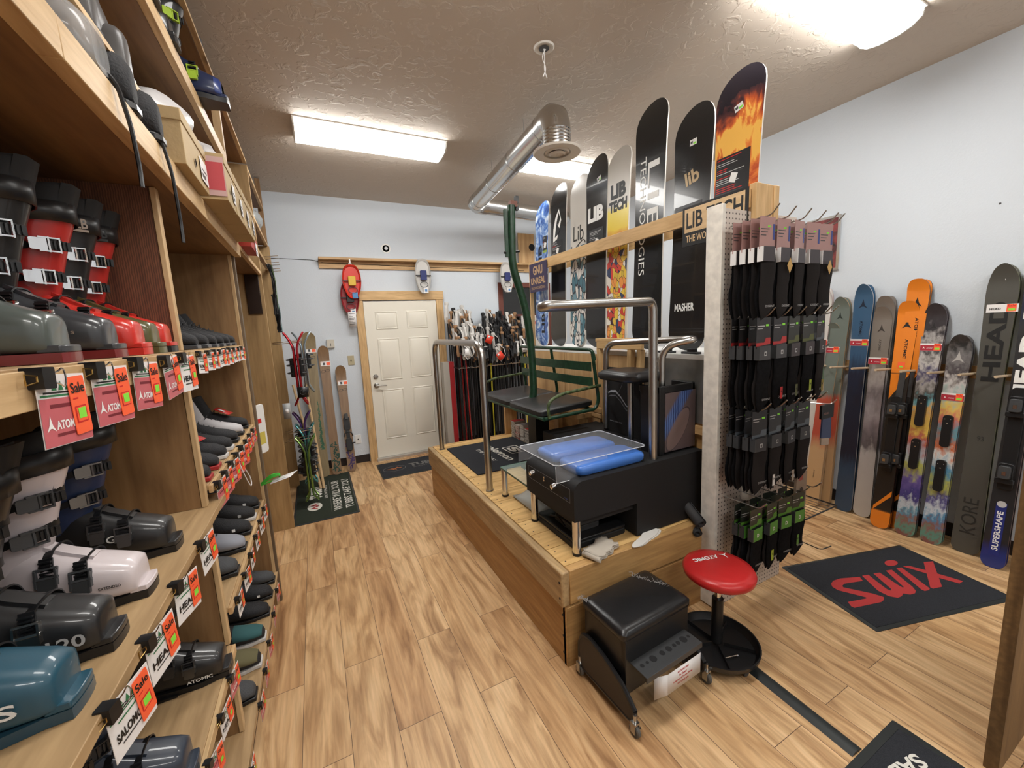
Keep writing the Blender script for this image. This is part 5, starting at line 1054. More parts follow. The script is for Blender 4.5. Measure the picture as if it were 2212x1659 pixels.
t = thing('ski_rail', 'wooden wall rail with round dowel pegs between the skis', 'wall rail', (XR, 1.0, 1.2)); mb = MB(); mb.box(XR-.022, XR-.001, -.3, 2.6, 1.15, 1.235, PINE); mb.build('rail_board', t, w=True, bevel=.002)
DOW = M('birch_dowel', (.55, .42, .28), .5)
for y in (1.665, 1.525, 1.385, 1.245, 1.108, .965, .815, .67, 1.80):
    mb = MB(); mb.tube([(XR-.02, y, 1.185), (XR-.33, y, 1.205)], .0085, DOW, 10); mb.build('dowel', t, w=True)
# wooden post close to the camera on the right
mb = MB(); mb.box(1.985, 2.65, .33, .365, 0, 2.0, wood('rough_panel', (.13, .07, .026), (.26, .15, .06), 'z', .6, saw=.3)); o = mb.build('plywood_partition', center=True); tag(o, 'brown wooden partition at the right edge of the photo', 'partition')

# ================================================================= back wall
t = thing('wall_shelf', 'long narrow wooden shelf high on the back wall above the door', 'shelf', (1.6, YB, 2.53))
SHW = wood('shelf_pine', (.42, .25, .11), (.66, .43, .21), 'x', .7)
mb = MB(); mb.box(.155, 3.05, YB-.12, YB-.001, 2.530, 2.556, SHW); mb.build('shelf_board', t, w=True, bevel=.001)
mb = MB(); mb.box(.155, 3.05, YB-.025, YB-.001, 2.44, 2.529, SHW); mb.build('cleat', t, w=True)
t = thing('plywood_box', 'plywood board with a round hole standing on the right end of the wall shelf', 'box', (2.93, YB-.06, 2.557)); mb = MB()
hole = arc(3.02, 2.80, .055, 0, 330, 11)
mb.box(2.80, 3.06, YB-.075, YB-.06, 2.557, 2.98, PLF); mb.build('front_board', t, w=True)
mb = MB(); mb.lathe([(.05, 0), (.001, .0008)], MATTE, T(3.02, YB-.0755, 2.79) @ FACE['-y']); mb.build('round_hole', t, w=True)
mb = MB(); mb.tube(bend([(-.55, YB-.003, 2.545), (.1, YB-.003, 2.535), (.20, YB-.028, 2.50), (1.4, YB-.028, 2.48), (2.9, YB-.028, 2.46)], .2), .003, INK, 5); tag(mb.build('wall_cable', center=True), 'thin dark cable running along the back wall under the shelf', 'cable')
t = thing('wall_fitting', 'round hole with metal fitting in the back wall above the shelf', 'pipe fitting', (.945, YB, 2.70)); X = FACE['-y']
mb = MB(); mb.lathe([(.058, 0), (.058, .004), (.045, .004), (.042, .001)], WHITE, X, 24, caps=False); mb.build('trim_ring', t)
mb = MB(); mb.lathe([(.042, .0005), (.001, .0005)], MATTE, X, 24); mb.lathe([(.022, .001), (.022, .02), (.001, .02)], DSTEEL, X, 12); mb.build('metal_fitting', t)
for nm, lb, cat, x, z, w_, h_, c, d in (('thermostat', 'cream square thermostat on the back wall left of the door', 'thermostat', .187, 1.55, .085, .10, M('cream_plastic', (.60, .56, .48), .4), .03), ('switch_plate', 'beige wall plate with one round knob left of the door', 'switch plate', .400, 1.328, .075, .118, M('beige_plate', (.46, .40, .26), .4), .006), ('wall_outlet', 'white outlet plate low on the back wall left of the door', 'outlet', .385, .315, .072, .115, WHITE, .006)):
    t = thing(nm, lb, cat, (x, YB, z)); mb = MB(); mb.rbox(-w_/2, w_/2, -h_/2, h_/2, 0, d, c, .004, X=X); mb.build('cover', t, bevel=.0015)
    mb = MB(); 
    if cat == 'thermostat': mb.rect(-.003, .003, -.03, .005, GREY, X, d+.0005); mb.build('slot', t)
    else: mb.lathe([(.008, d), (.006, d+.010), (.001, d+.010)], GREY, X, 14); mb.build('knob', t)
# three tan touring skis leaning on the back wall
def back_ski(label, xb, yb, ztop, w_, m, art=None, bind=False, tilt=0):
    L_ = math.hypot(ztop, YB-yb-.03); a = math.degrees(math.atan2(YB-yb-.03, ztop)); t = thing('touring_ski', label, 'ski', (xb, yb, .011), group='tan skis leaning on the back wall')
    t.rotation_euler = (Matrix.Rotation(math.radians(tilt), 3, 'Y') @ Matrix.Rotation(math.radians(-a), 3, 'X')).to_euler()
    plank(L_, wprof(L_, w_, w_*.72, w_*.78, .09, .05, .5, .35), .012, m, M('tan_edge', (.22, .15, .09), .5), lambda s: -.05*max(0, (s-.86)/.14)**2, parent=t, name='ski_body')
    X = T(0, -.0068, 0) @ FACE['-y']
    mb = MB()
    for s_ in (-1, 1): mb.loft([[(s_*.024+q*math.cos(a_), q*.62*math.sin(a_), .0) for a_ in [2*PI*j/16 for j in range(16)]] for q in (.026, .022)], INK, X @ T(0, L_-.30, .0006) @ R('Z', 12), caps=False)
    mb.build('emblem', t)
    mb = MB(); c = X @ T(.012, L_-.21, .001); mb.rect(-.055, .055, -.028, .028, PAPER, c); mb.rect(-.03, -.008, -.018, .012, GREY, c, .0003); mb.rect(.008, .048, -.022, .012, ORANGE, c, .0003); mb.rect(-.05, .05, .016, .019, INKR, c, .0003); mb.build('price_card', t)
    if art:
        mb = MB(); r4 = random.Random(len(label))
        if art[0] == 'tree':
            for i in range(26): y = .32+.022*i; q = .03*(1-i/30); x0 = .022+r4.uniform(-.01, .006); mb.flat([(x0-q, y), (x0+q*.5, y-.004), (x0+.002, y+.04)], art[1], X, .0008)
        else:
            for i in range(34):
                y = .04+.010*i; x0 = r4.uniform(-.035, .035); a_ = r4.uniform(0, 180); mb.rect(-.018, .018, -.006, .006, art[1], X @ T(x0, y, .0008) @ R('Z', a_))
        mb.build('tail_print', t)
    if bind:
        mb = MB(); mb.rbox(-.035, .035, .50, .66, 0, .02, BLACK, .02, X=X); mb.rbox(-.02, .02, .63, .70, 0, .05, GREY, .012, X=X); mb.build('toe_piece', t, bevel=.003)
        mb = MB(); mb.rbox(-.02, .02, .34, .52, 0, .015, BLACK, .01, X=X); mb.tube([(.05*math.cos(a_), .42+.06*math.sin(a_), .03) for a_ in [PI*j/8 for j in range(9)]], .007, BLACK, 6, X); mb.build('heel_cable', t)
        mb = MB(); mb.rbox(-.034, .034, .25, .40, 0, .03, BLACK, .02, X=X); mb.box(.03, .07, .33, .345, .01, .03, BLACK, X); mb.build('heel_piece', t, bevel=.003)
    return t
TAN1 = wood('olive_tan_veneer', (.20, .145, .075), (.30, .23, .12), 'z', .6, knots=False, rough=.4); TAN2 = wood('brown_veneer', (.20, .115, .06), (.28, .17, .09), 'z', .6, knots=False, rough=.4)
back_ski('tallest tan ski with green pine tree print, leftmost of three on the back wall', -.045, 5.00, 1.68, .155, TAN1, ('tree', M('fir_green_print', (.05, .14, .08), .5)))
back_ski('brown ski with green pattern on its tail, middle of the three on the back wall', .095, 5.00, 1.51, .130, TAN2, ('squig', M('bottle_green_print', (.02, .07, .05), .5)))
back_ski('shortest brown ski with black binding and violet tail pattern by the door', .262, 5.02, 1.26, .130, TAN2, ('squig', M('violet_print', (.06, .035, .13), .5)), True)
# slender wooden sticks leaning in the snowshoe corner
STK = M('pale_stick_wood', (.52, .35, .18), .5)
for k, (a_, b_, lb) in enumerate((((-.26, 5.2, 1.10), (-.09, 4.62, .012), 'pale wooden stick leaning to the left behind the snowshoes'), ((-.13, 5.22, 1.10), (-.06, 4.60, .012), 'pale wooden stick crossing in front of the tallest tan ski'))):
    mb = MB(); mb.tube([b_, a_], .014, STK, 10); tag(mb.build('wooden_stick', center=True), lb, 'stick', 'pale sticks in the corner')

# ================================================================= snowshoes
def snowshoe(w_, L_, frame, deck, label, loc, rot, group, tail=True, kick=.10):
    t = thing('snowshoe', label, 'snowshoe', loc, rot, group)
    def yb(s): return -kick*max(0, (s-.74)/.26)**1.6 - kick*.7*max(0, (.16-s)/.16)**1.4
    n = 26; P = []
    for i in range(n+1):
        s_ = i/n; P.append((w_/2*(max(0.0, 1-abs(2*s_-1)**3.2))**.5, yb(s_), L_*s_))
    loop = P[1:-1] + [(-x, y, z) for x, y, z in P[1:-1][::-1]]
    mb = MB(); mb.tube(loop, .0085, frame, 8, closed=True); mb.build('frame', t)
    ring = [(x*.93, y, z) for x, y, z in P[3:-4]]; mb = MB(); mb.loft([[(-x, y+.003, z), (x, y+.003, z)] for x, y, z in ring], deck, caps=False, closed=False); mb.build('decking', t, solid=.002)
    mb = MB(); mb.rbox(-.05, .05, -.05, .012, L_*.40, L_*.66, BLACK, .01, up='y' if 0 else 'z') if 0 else None
    mb.rbox(-.045, .045, -.045, -.0, L_*.40, L_*.64, BLACK, .012); mb.build('binding', t, bevel=.006)
    for z in (.45, .55, .62):
        mb = MB(); mb.tube([(.055*math.cos(a_), -.025-.045*math.sin(a_), L_*z) for a_ in [PI*j/8 for j in range(9)]], .007, GREY, 6); mb.build('strap', t)
    return t
DK = M('snowshoe_deck_black', (.015, .015, .017), .5)
ct = [('red', M('red_tube', (.42, .02, .03), .25, .6), 'red', 1.70), ('silver', M('silver_tube', (.45, .55, .60), .25, .9), 'silver-blue', 1.70), ('purple', M('purple_tube', (.09, .03, .16), .25, .6), 'purple', .84), ('teal', M('teal_tube', (.12, .40, .42), .25, .8), 'pale teal', .78), ('green', M('green_tube', (.22, .38, .10), .25, .8), 'lime green', .71)]
SS = [(0, -.16, 4.30, 1.715, .74), (1, -.10, 4.62, 1.715, .66), (2, -.19, 4.72, .88, .60), (3, -.165, 4.50, .79, .66), (4, -.165, 4.22, .725, .68)]
for ci, x, y, zt, L_ in SS:
    nm, m, word, _ = ct[ci]
    for s_ in (-1, 1):
        snowshoe(.21, L_, m, DK, '%s tube snowshoe, %s one of the hanging %s pair, edge-on' % (word, 'left' if s_ < 0 else 'right', word), (x+s_*.014, y, zt-L_), (0, 0, -90 if s_ < 0 else 90), 'snowshoes hung in pairs', kick=.085)
mb = MB(); mb.rect(-.045, .045, -.05, .05, BLACK, FACE['-y']); mb.lathe([(.026, .0006), (.022, .0006)], GREY, FACE['-y'], 20, caps=False); o = mb.build('hang_tag', solid=.002); o.location = (-.135, 4.18, 1.13); tag(o, 'black square hang tag with a grey ring hanging below the red snowshoes', 'hang tag')
mb = MB(); mb.rect(-.03, .03, -.07, .07, M('grey_tag', (.35, .36, .36), .4), FACE['-y']); mb.rect(-.012, .012, -.02, .015, PAPER, FACE['-y'], .0006); o = mb.build('hang_tag', solid=.002); o.location = (-.275, 4.05, .99); tag(o, 'small grey hang tag beside the end board of the shelves', 'hang tag')
t = thing('peg_rack', 'chrome wire pegs on the side frame that carry the snowshoes', 'peg rack', (-.30, 4.4, 1.6))
for z in (1.60, 1.585, .66, .74, 2.36, 2.42, 2.30):
    for y in ((4.24, 4.36) if z < 2 else (4.55, 4.70)): mb = MB(); mb.tube([(-.335, y, z), (-.10 if z < 2 else -.215, y, z+.012)], .0035, CHROME, 6); mb.build('wire_peg', t, w=True)
# moulded snowshoes hung under the wall shelf
def plate_shoe(label, x, z, w_, L_, shell, bind, tagc, group, y=YB-.135):
    t = thing('snowshoe', label, 'snowshoe', (x, y, z), group=group); X = FACE['-y']
    out = [(w_*.55*math.copysign(abs(math.cos(a_))**.7, math.cos(a_))*(1-.25*(math.sin(a_) < 0)*abs(math.sin(a_))), L_/2*math.copysign(abs(math.sin(a_))**.85, math.sin(a_))) for a_ in [2*PI*j/32 for j in range(32)]]
    inn = [(a*.62, b*.62+.02) for a, b in out]
    mb = MB(); mb.loft([[(a, b, 0) for a, b in out], [(a*1.02, b*1.01, .012) for a, b in out], [(a*.97, b*.97, .022) for a, b in out], [(a*.84, b*.88, .012) for a, b in out], [(a*.84, b*.88, .004) for a, b in out]], shell, X); mb.build('shell', t, smooth=60)
    mb = MB(); mb.rbox(-w_*.22, w_*.22, -L_*.12, L_*.16, .012, .045, bind, .012, X=X); mb.build('binding', t, bevel=.006)
    mb = MB(); mb.box(-w_*.53, w_*.53, -.006, .006, .022, .028, BLACK, X @ T(0, L_*.02, 0)); mb.build('strap', t)
    mb = MB(); mb.tube([(w_*.27*math.cos(a_), -L_*.16-.035+.035*math.sin(a_), .03) for a_ in [2*PI*j/14 for j in range(14)]], .004, GREY, 6, X, closed=True); mb.build('heel_strap', t)
    mb = MB(); mb.rect(-.03, .03, -.035, .035, tagc, X @ T(.02, -L_*.40, .03)); mb.rect(-.015, .015, -.02, .01, M('blue_print', (.10, .25, .5), .4), X @ T(.02, -L_*.40, .031)); mb.build('hang_tag', t)
    return t
PW = M('pearl_white_plastic', (.58, .56, .53), .35); NB = M('navy_binding', (.02, .03, .14), .4)
plate_shoe('white moulded snowshoe with navy binding hung above the right side of the door', 1.355, 2.345, .185, .44, PW, NB, PAPER, 'white snowshoes under the wall shelf'); plate_shoe('white moulded snowshoe with navy binding hung behind the green chair pole', 2.555, 2.345, .19, .42, PW, NB, PAPER, 'white snowshoes under the wall shelf')
RK = M('red_kid_plastic', (.62, .03, .015), .35)
plate_shoe('front red child snowshoe with blue and yellow binding hung left of the door', .49, 2.27, .19, .40, RK, M('yellow_binding', (.65, .42, .04), .4), M('blue_strap', (.08, .25, .5), .5), 'red snowshoes under the wall shelf'); plate_shoe('rear red child snowshoe hung lower, behind the front red one', .455, 2.08, .19, .40, M('dark_red_plastic', (.30, .02, .025), .4), BLACK, PAPER, 'red snowshoes under the wall shelf', YB-.085)
mb = MB(); mb.rect(-.045, .045, -.085, .085, PAPER, FACE['-y'])
for i in range(8): mb.rect(-.035, .03-.012*(i % 3), .065-.018*i, .070-.018*i, INK if i % 2 else GREY, FACE['-y'], .0006)
o = mb.build('hang_tag', solid=.0015); o.location = (.455, YB-.12, 1.83); tag(o, 'white printed hang tag dangling under the red snowshoes', 'hang tag')
for x, lb in ((.49, 'white plastic hook holding the red snowshoes'), (1.355, 'small hook holding the white snowshoe above the door'), (2.555, 'small hook holding the white snowshoe behind the pole')):
    mb = MB(); mb.tube([(.016*math.cos(a_), 0, .018*math.sin(a_)) for a_ in [2*PI*j/16 for j in range(16)]], .006, WHITE, 8, closed=True); mb.box(-.008, .008, -.006, .006, .018, .065, WHITE); o = mb.build('hanging_hook'); o.location = (x, YB-.126, 2.47 if x < 1 else 2.50); 
    if x > 1: o.scale = (.5, .5, .6)
    tag(o, lb, 'hook', 'hooks under the wall shelf')

# ================================================================= ski poles crowding the back corner
def pole(shaft, grip, strapc, L_=1.0, puff=False):
    t = thing('ski_pole', 'x', 'ski pole')
    mb = MB(); mb.tube([(0, 0, .0), (0, 0, .07), (0, 0, 1-.13)], [.002, .0055, .0075], shaft, 8); mb.build('shaft', t)
    mb = MB(); mb.lathe([(.009, .86), (.013, .875), (.0145, .90), (.012, .925), (.0145, .95), (.013, .975), (.020, .988), (.016, 1.0), (.001, 1.002)], grip, None, 10); mb.build('grip', t, smooth=60)
    mb = MB(); mb.ribbon([(0, -.012, .985), (.012, -.045, .955), (.018, -.055, .90), (.004, -.04, .865), (-.012, -.02, .90), (0, -.010, .975)], .016, .002, strapc, side=(1, .2, 0)); mb.build('strap', t)
    mb = MB(); mb.lathe([(.006, .055), (.028, .058), (.030, .062), (.006, .068)], BLACK if not puff else REDB, None, 12); mb.build('basket', t)
    return t
REDB = M('red_basket', (.55, .03, .03), .4); CORK = M('cork_grip', (.36, .20, .10), .7); WG = M('white_grip', (.62, .60, .57), .4); BG = M('black_grip', (.014, .014, .015), .5)
SB, SR_, SBL, SY_, SGR = M('black_pole_shaft', (.008, .008, .009), .5), M('red_pole_shaft', (.30, .02, .02), .25), M('blue_pole_shaft', (.02, .07, .20), .25), M('yellow_pole_shaft', (.42, .36, .03), .3), M('grey_pole_shaft', (.05, .05, .055), .4)
PROT = [('black ski pole with white grip and strap', SB, WG, WG, False), ('black ski pole with cork grip', SB, CORK, BG, False), ('black ski pole with black grip', SB, BG, BG, False), ('grey ski pole with black grip', SGR, BG, BG, False), ('red-shafted ski pole with black grip', SR_, BG, WG, True), ('blue-shafted ski pole with white grip', SBL, WG, BG, False), ('yellow-shafted ski pole with black grip', SY_, BG, BG, False)]
pts = []; rp = random.Random(11); pr = {}
spots = []
for r_ in range(5):
    for c in range(23):
        x = 1.64+.046*c+rp.uniform(-.012, .012); y = 4.78+.095*r_+rp.uniform(-.02, .02); spots.append((r_, c, x, y))
for r_, c, x, y in spots:
    u = (c+.5)/23
    if u < .32: kinds = [0, 0, 1, 5 if r_ == 0 and c in (3, 4) else 0, 4 if c in (1, 2) else 1]; top = 1.46+.12*r_
    elif u < .50: kinds = [2, 2, 6 if r_ == 0 else 2, 0]; top = 1.36+.085*r_
    elif u < .72: kinds = [2, 3, 1, 0]; top = 1.42+.11*r_
    else: kinds = [3, 2, 1, 6 if r_ == 0 and c > 17 else 2, 0]; top = 1.46+.09*r_
    k = rp.choice(kinds); lb, sh_, g, s_, pf = PROT[k]
    if k not in pr: pr[k] = p = pole(sh_, g, s_, puff=pf)
    else: p = dup(pr[k])
    zt = top+rp.uniform(-.06, .06); 
    p.location = (x, y, .012); p.scale = (1.5, 1.5, zt); p.rotation_euler = (math.radians(rp.uniform(-.9, .1)), math.radians(rp.uniform(-.6, .6)), math.radians(rp.uniform(-50, 50)))
    p['label'] = lb + ' in the crowded pole rack by the door'; p['group'] = 'ski poles in the pole rack: ' + lb
t = thing('pole_rack', 'chrome wire rack rails holding the crowd of ski poles upright', 'pole rack', (2.1, 5.0, 1.15))
for y in (4.74, 4.86, 4.98, 5.10):
    mb = MB(); mb.tube([(1.60, y, 1.155), (2.72, y, 1.165)], .004, CHROME, 6); mb.build('rail', t, w=True)
for x in (1.60, 2.72): mb = MB(); mb.tube(bend([(x, 4.72, 0), (x, 4.72, 1.16), (x, 5.22, 1.16), (x, 5.22, 0)], .03), .007, BLACK, 8); mb.build('side_frame', t, w=True)
for x, y, z, a_, lb in ((2.02, 4.70, 1.50, 25, 'upper red hang tag among the ski pole straps'), (2.16, 4.69, 1.28, -35, 'lower red hang tag among the ski pole straps')):
    mb = MB(); mb.rect(-.045, .045, -.05, .05, M('red_tag', (.70, .05, .025), .4), FACE['-y']); mb.rect(-.03, 0, .015, .04, PAPER, FACE['-y'], .0006); o = mb.build('hang_tag', solid=.0015); o.location = (x, y, z); o.rotation_euler = (0, math.radians(a_), 0); tag(o, lb, 'hang tag', 'red tags in the pole rack')
for x, y, z, lb in ((1.70, 4.68, 1.35, 'white card tag at the left end of the pole rack'), (1.92, 4.70, 1.13, 'white card tag low on the blue ski poles'), (2.52, 4.70, 1.36, 'white card tag near the right end of the pole rack')):
    mb = MB(); mb.rect(-.028, .028, -.055, .055, PAPER, FACE['-y']); mb.rect(-.018, .018, -.035, -.03, GREY, FACE['-y'], .0006); o = mb.build('hang_tag', solid=.0012); o.location = (x, y, z); tag(o, lb, 'hang tag', 'white tags in the pole rack')
t = thing('carton', 'tall narrow carton, pale front and red side, standing between door and poles', 'carton', (1.55, 4.95, 0))
mb = MB(); mb.box(1.455, 1.535, 4.93, 5.04, 0, 1.235, M('pale_carton', (.42, .39, .34), .6)); mb.build('pale_side', t, w=True); mb = MB(); mb.box(1.536, 1.60, 4.93, 5.04, 0, 1.235, M('red_carton', (.38, .02, .025), .5)); mb.build('red_side', t, w=True)
t = thing('wall_poster', 'white product poster with big red letters on the back wall beside the window', 'poster', (2.95, YB-.02, 1.5))
mb = MB(); mb.box(2.74, 3.10, 5.16, 5.17, .9, 1.80, M('poster_white', (.60, .58, .55), .4)); mb.build('sheet', t, w=True); mb = MB(); mb.text('LO', 2.99, 0, .15, .06, M('poster_red', (.55, .03, .03), .4), T(0, 5.159, 1.70) @ FACE['-y'], bold=.05); mb.build('lettering', t, w=True)
mb = MB(); mb.box(2.745, 3.095, 5.156, 5.16, .91, 1.33, BLACK); mb.build('black_panel', t, w=True)
# ================================================================= tall wooden shelving on the left
BRN = wood('dark_brown_board', (.13, .062, .024), (.25, .135, .055), 'y', .6, saw=.0); REDW = wood('reddish_sawn_board', (.10, .032, .014), (.24, .095, .045), 'z', .7, saw=.55)
BRNZ = wood('brown_divider', (.17, .085, .032), (.32, .18, .075), 'z', .6); LIP = wood('sawn_pine_lip', (.42, .26, .12), (.66, .46, .24), 'y', .9, bump=.3); LIPZ = wood('sawn_pine_edge', (.42, .26, .12), (.64, .45, .24), 'z', .9, bump=.3)
SHF = wood('golden_shelf_board', (.30, .185, .085), (.50, .335, .17), 'y', .6, bump=.1)
DPOST = wood('grey_brown_post', (.09, .06, .035), (.17, .12, .075), 'z', .8); TANP = wood('tan_frame_board', (.26, .155, .06), (.44, .285, .125), 'z', .6)
Y0 = -.45
t = thing('boot_shelves', 'large wooden shelving unit filled with ski boots along the left wall', 'shelving', (-.6, 1.3, 0))
mb = MB(); mb.box(-.872, -.855, Y0, 2.73, 0, 3.0, BRN); mb.build('back_panel', t, w=True)
def shelf(name, x1, y0, y1, z0, z1, m=SHF, lip=None, x0=-.855):
    mb = MB(); mb.box(x0, x1, y0, y1, z0, z1, m); o = mb.build(name, t, w=True, bevel=.0015)
    if lip: mb = MB(); mb.box(x1, x1+.012, y0, y1, lip[0], lip[1], LIP); mb.build('shelf_lip', t, w=True, bevel=.0015)
shelf('shelf_board', -.372, Y0, 1.598, 1.59, 1.612, lip=(1.552, 1.608)); shelf('shelf_board', -.372, 1.627, 2.698, 1.59, 1.612, lip=(1.565, 1.608))
shelf('shelf_board', -.345, Y0, 1.735, 1.064, 1.088, lip=None); shelf('shelf_board', -.372, 1.627, 2.698, 1.135, 1.155, lip=(1.125, 1.152))
shelf('shelf_board', -.372, Y0, 1.598, .552, .572, lip=(.538, .570)); shelf('shelf_board', -.372, 1.627, 2.698, .676, .696, lip=(.666, .692)); shelf('shelf_board', -.345, Y0, 2.698, .198, .218)
shelf('top_board', -.345, Y0, 2.74, 2.105, 2.168, BRN); shelf('upper_board', -.335, Y0, 2.695, 2.575, 2.628, BRN); shelf('highest_board', -.335, Y0, 3.775, 2.972, 2.988, BRN)
for y0, y1 in ((Y0, .95), (.951, 1.95), (1.951, 2.55), (2.551, 2.74)):
    mb = MB(); mb.box(-.344, -.312, y0, y1, 2.100, 2.168, LIP); mb.build('top_lip', t, w=True, bevel=.002)
mb = MB(); mb.box(-.334, -.312, Y0, 2.695, 2.572, 2.630, LIP); mb.build('upper_lip', t, w=True, bevel=.002); mb = MB(); mb.box(-.334, -.312, Y0, 3.775, 2.972, 2.988, LIP); mb.build('highest_lip', t, w=True)
for z0, z1, m in ((1.613, 2.104, REDW), (1.089, 1.589, BRNZ), (.573, 1.063, BRNZ), (.219, .551, BRNZ)):
    mb = MB(); mb.box(-.855, -.392, 1.60, 1.625, z0, z1, m); mb.build('divider', t, w=True); mb = MB(); mb.box(-.391, -.376, 1.598, 1.627, z0, z1, LIPZ); mb.build('divider_edge', t, w=True, bevel=.002)
mb = MB(); mb.box(-.855, -.372, 2.70, 2.722, 0, 2.104, BRNZ); mb.build('end_panel', t, w=True); mb = MB(); mb.box(-.371, -.357, 2.699, 2.724, 0, 2.104, LIPZ); mb.build('end_edge', t, w=True)
mb = MB(); mb.box(-.395, -.345, 2.730, 2.765, 0, 2.104, DPOST); mb.build('post', t, w=True, bevel=.002); mb = MB(); mb.box(-.350, -.314, 2.70, 2.735, 2.170, 2.970, LIPZ); mb.build('post', t, w=True, bevel=.002)
mb = MB(); mb.box(-.855, -.33, 2.70, 2.718, 2.170, 2.57, BRNZ) if 0 else mb.box(-.60, -.352, 2.70, 2.735, 2.52, 2.57, LIP); mb.build('cross_piece', t, w=True)
mb = MB(); mb.box(-.70, -.335, .55, 1.548, 2.286, 2.300, LIP); mb.box(-.70, -.69, .55, 1.548, 2.169, 2.286, BRN); mb.build('raised_board', t, w=True)
t2 = thing('side_frame', 'tall tan wooden end frame with shelves between the boot shelves and the back wall', 'shelving', (-.6, 4.3, 0))
def part(name, x0, x1, y0, y1, z0, z1, m, bv=.002): mb = MB(); mb.box(x0, x1, y0, y1, z0, z1, m); return mb.build(name, t2, w=True, bevel=bv)
part('end_panel', -.855, -.312, 3.79, 3.815, 0, 2.97, TANP); part('lower_shelf', -.855, -.335, 2.77, 3.79, 2.150, 2.168, BRN); part('shelf_lip', -.334, -.312, 2.77, 3.79, 2.145, 2.172, LIP)
part('high_shelf', -.855, -.335, 3.82, 4.86, 2.945, 2.962, BRN); part('shelf_lip', -.334, -.312, 3.82, 4.9, 2.940, 2.965, LIP); part('middle_shelf', -.855, -.335, 3.82, 4.86, 2.585, 2.602, BRN); part('shelf_lip', -.334, -.312, 3.82, 4.9, 2.58, 2.605, LIP)
part('post', -.44, -.300, 4.87, 4.90, 0, 2.58, TANP); part('post', -.36, -.315, 4.92, 4.96, 2.58, 3.25, BRNZ); part('cross_rail', -.345, -.312, 3.82, 4.86, 2.33, 2.36, TANP); part('back_panel', -.872, -.856, 2.77, 4.95, 0, 3.0, BRN)
mb = MB(); mb.box(-.43, -.335, 3.768, 3.789, 1.84, 2.145, M('dark_brown_gloss', (.025, .014, .010), .25)); o = mb.build('framed_mirror', bevel=.003, center=True); tag(o, 'dark framed panel fixed to the tan end frame below its upper shelf', 'frame')
mb = MB(); mb.rbox(-.05, .05, -.16, .16, 0, .012, WHITE, .02, X=FACE['-y'] @ Matrix.Identity(4)); mb.rect(-.03, .03, -.10, -.02, M('pale_yellow_print', (.6, .5, .1), .4), FACE['-y'], .0126); mb.rect(-.03, .01, .04, .07, INKR, FACE['-y'], .0126)
o = mb.build('wall_chart', bevel=.002); o.location = (-.372, 3.0, 1.06); o.rotation_euler = (0, 0, math.radians(62)); tag(o, 'white rounded plastic chart fixed behind the grey-brown post', 'chart')
# ---------------------------------------------------------------- boots
def sring(x, w_, zt, zb=.016, n=24, e1=.55, e2=.50, taper=.30):
    zm, h = (zt+zb)/2, (zt-zb)/2; out = []
    for i in range(n):
        a = 2*PI*i/n; c, s_ = math.cos(a), math.sin(a); y = w_*math.copysign(abs(c)**e1, c); z = h*math.copysign(abs(s_)**e2, s_)
        if s_ > 0: y *= 1-taper*abs(s_)**1.5*min(1, (zt-zb)/.12)
        out.append((x, y, zm+z))
    return out
SHELL = [(-.003, .030, .074), (-.007, .040, .083), (-.024, .046, .090), (-.070, .050, .108), (-.112, .049, .130), (-.150, .046, .156), (-.19, .044, .182), (-.24, .042, .186), (-.285, .038, .178), (-.300, .031, .165), (-.306, .020, .15)]
def cuff_c(z): return -.212+(z-.12)*.26
def cring(z, a, b, n=24, dx=0, tilt=.12): return [(cuff_c(z)+dx+a*math.cos(2*PI*i/n), b*math.sin(2*PI*i/n), z+tilt*a*math.cos(2*PI*i/n)) for i in range(n)]
SOLEP = [(.009, -.034), (.012, -.02), (.013, .0), (.012, .02), (.009, .034), (-.02, .036), (-.06, .047), (-.12, .044), (-.19, .034), (-.26, .037), (-.30, .032), (-.312, .015), (-.312, -.015), (-.30, -.032), (-.26, -.037), (-.19, -.034), (-.12, -.044), (-.06, -.047), (-.02, -.036)]
def buckle_set(par, X, m=CHROME, name='buckle'):
    """lever, ladder teeth and hinge in a small frame: x along the boot, y across the strap, z outwards"""
    mb = MB(); mb.rbox(-.013, .013, -.026, .004, .001, .009, m, .004, X=X); mb.box(-.016, -.013, -.012, .022, 0, .011, m, X); mb.box(.013, .016, -.012, .022, 0, .011, m, X); mb.tube([(-.017, .004, .007), (.017, .004, .007)], .0035, m, 6, X); mb.tube([(-.017, .022, .006), (.017, .022, .006)], .003, m, 6, X)
    for i in range(5): mb.box(-.009, .009, .006+.007*i, .009+.007*i, .003, .0085, BLACK, X)
    mb.box(-.010, .010, .004, .042, .0, .0035, BLACK, X); return mb.build(name, par)
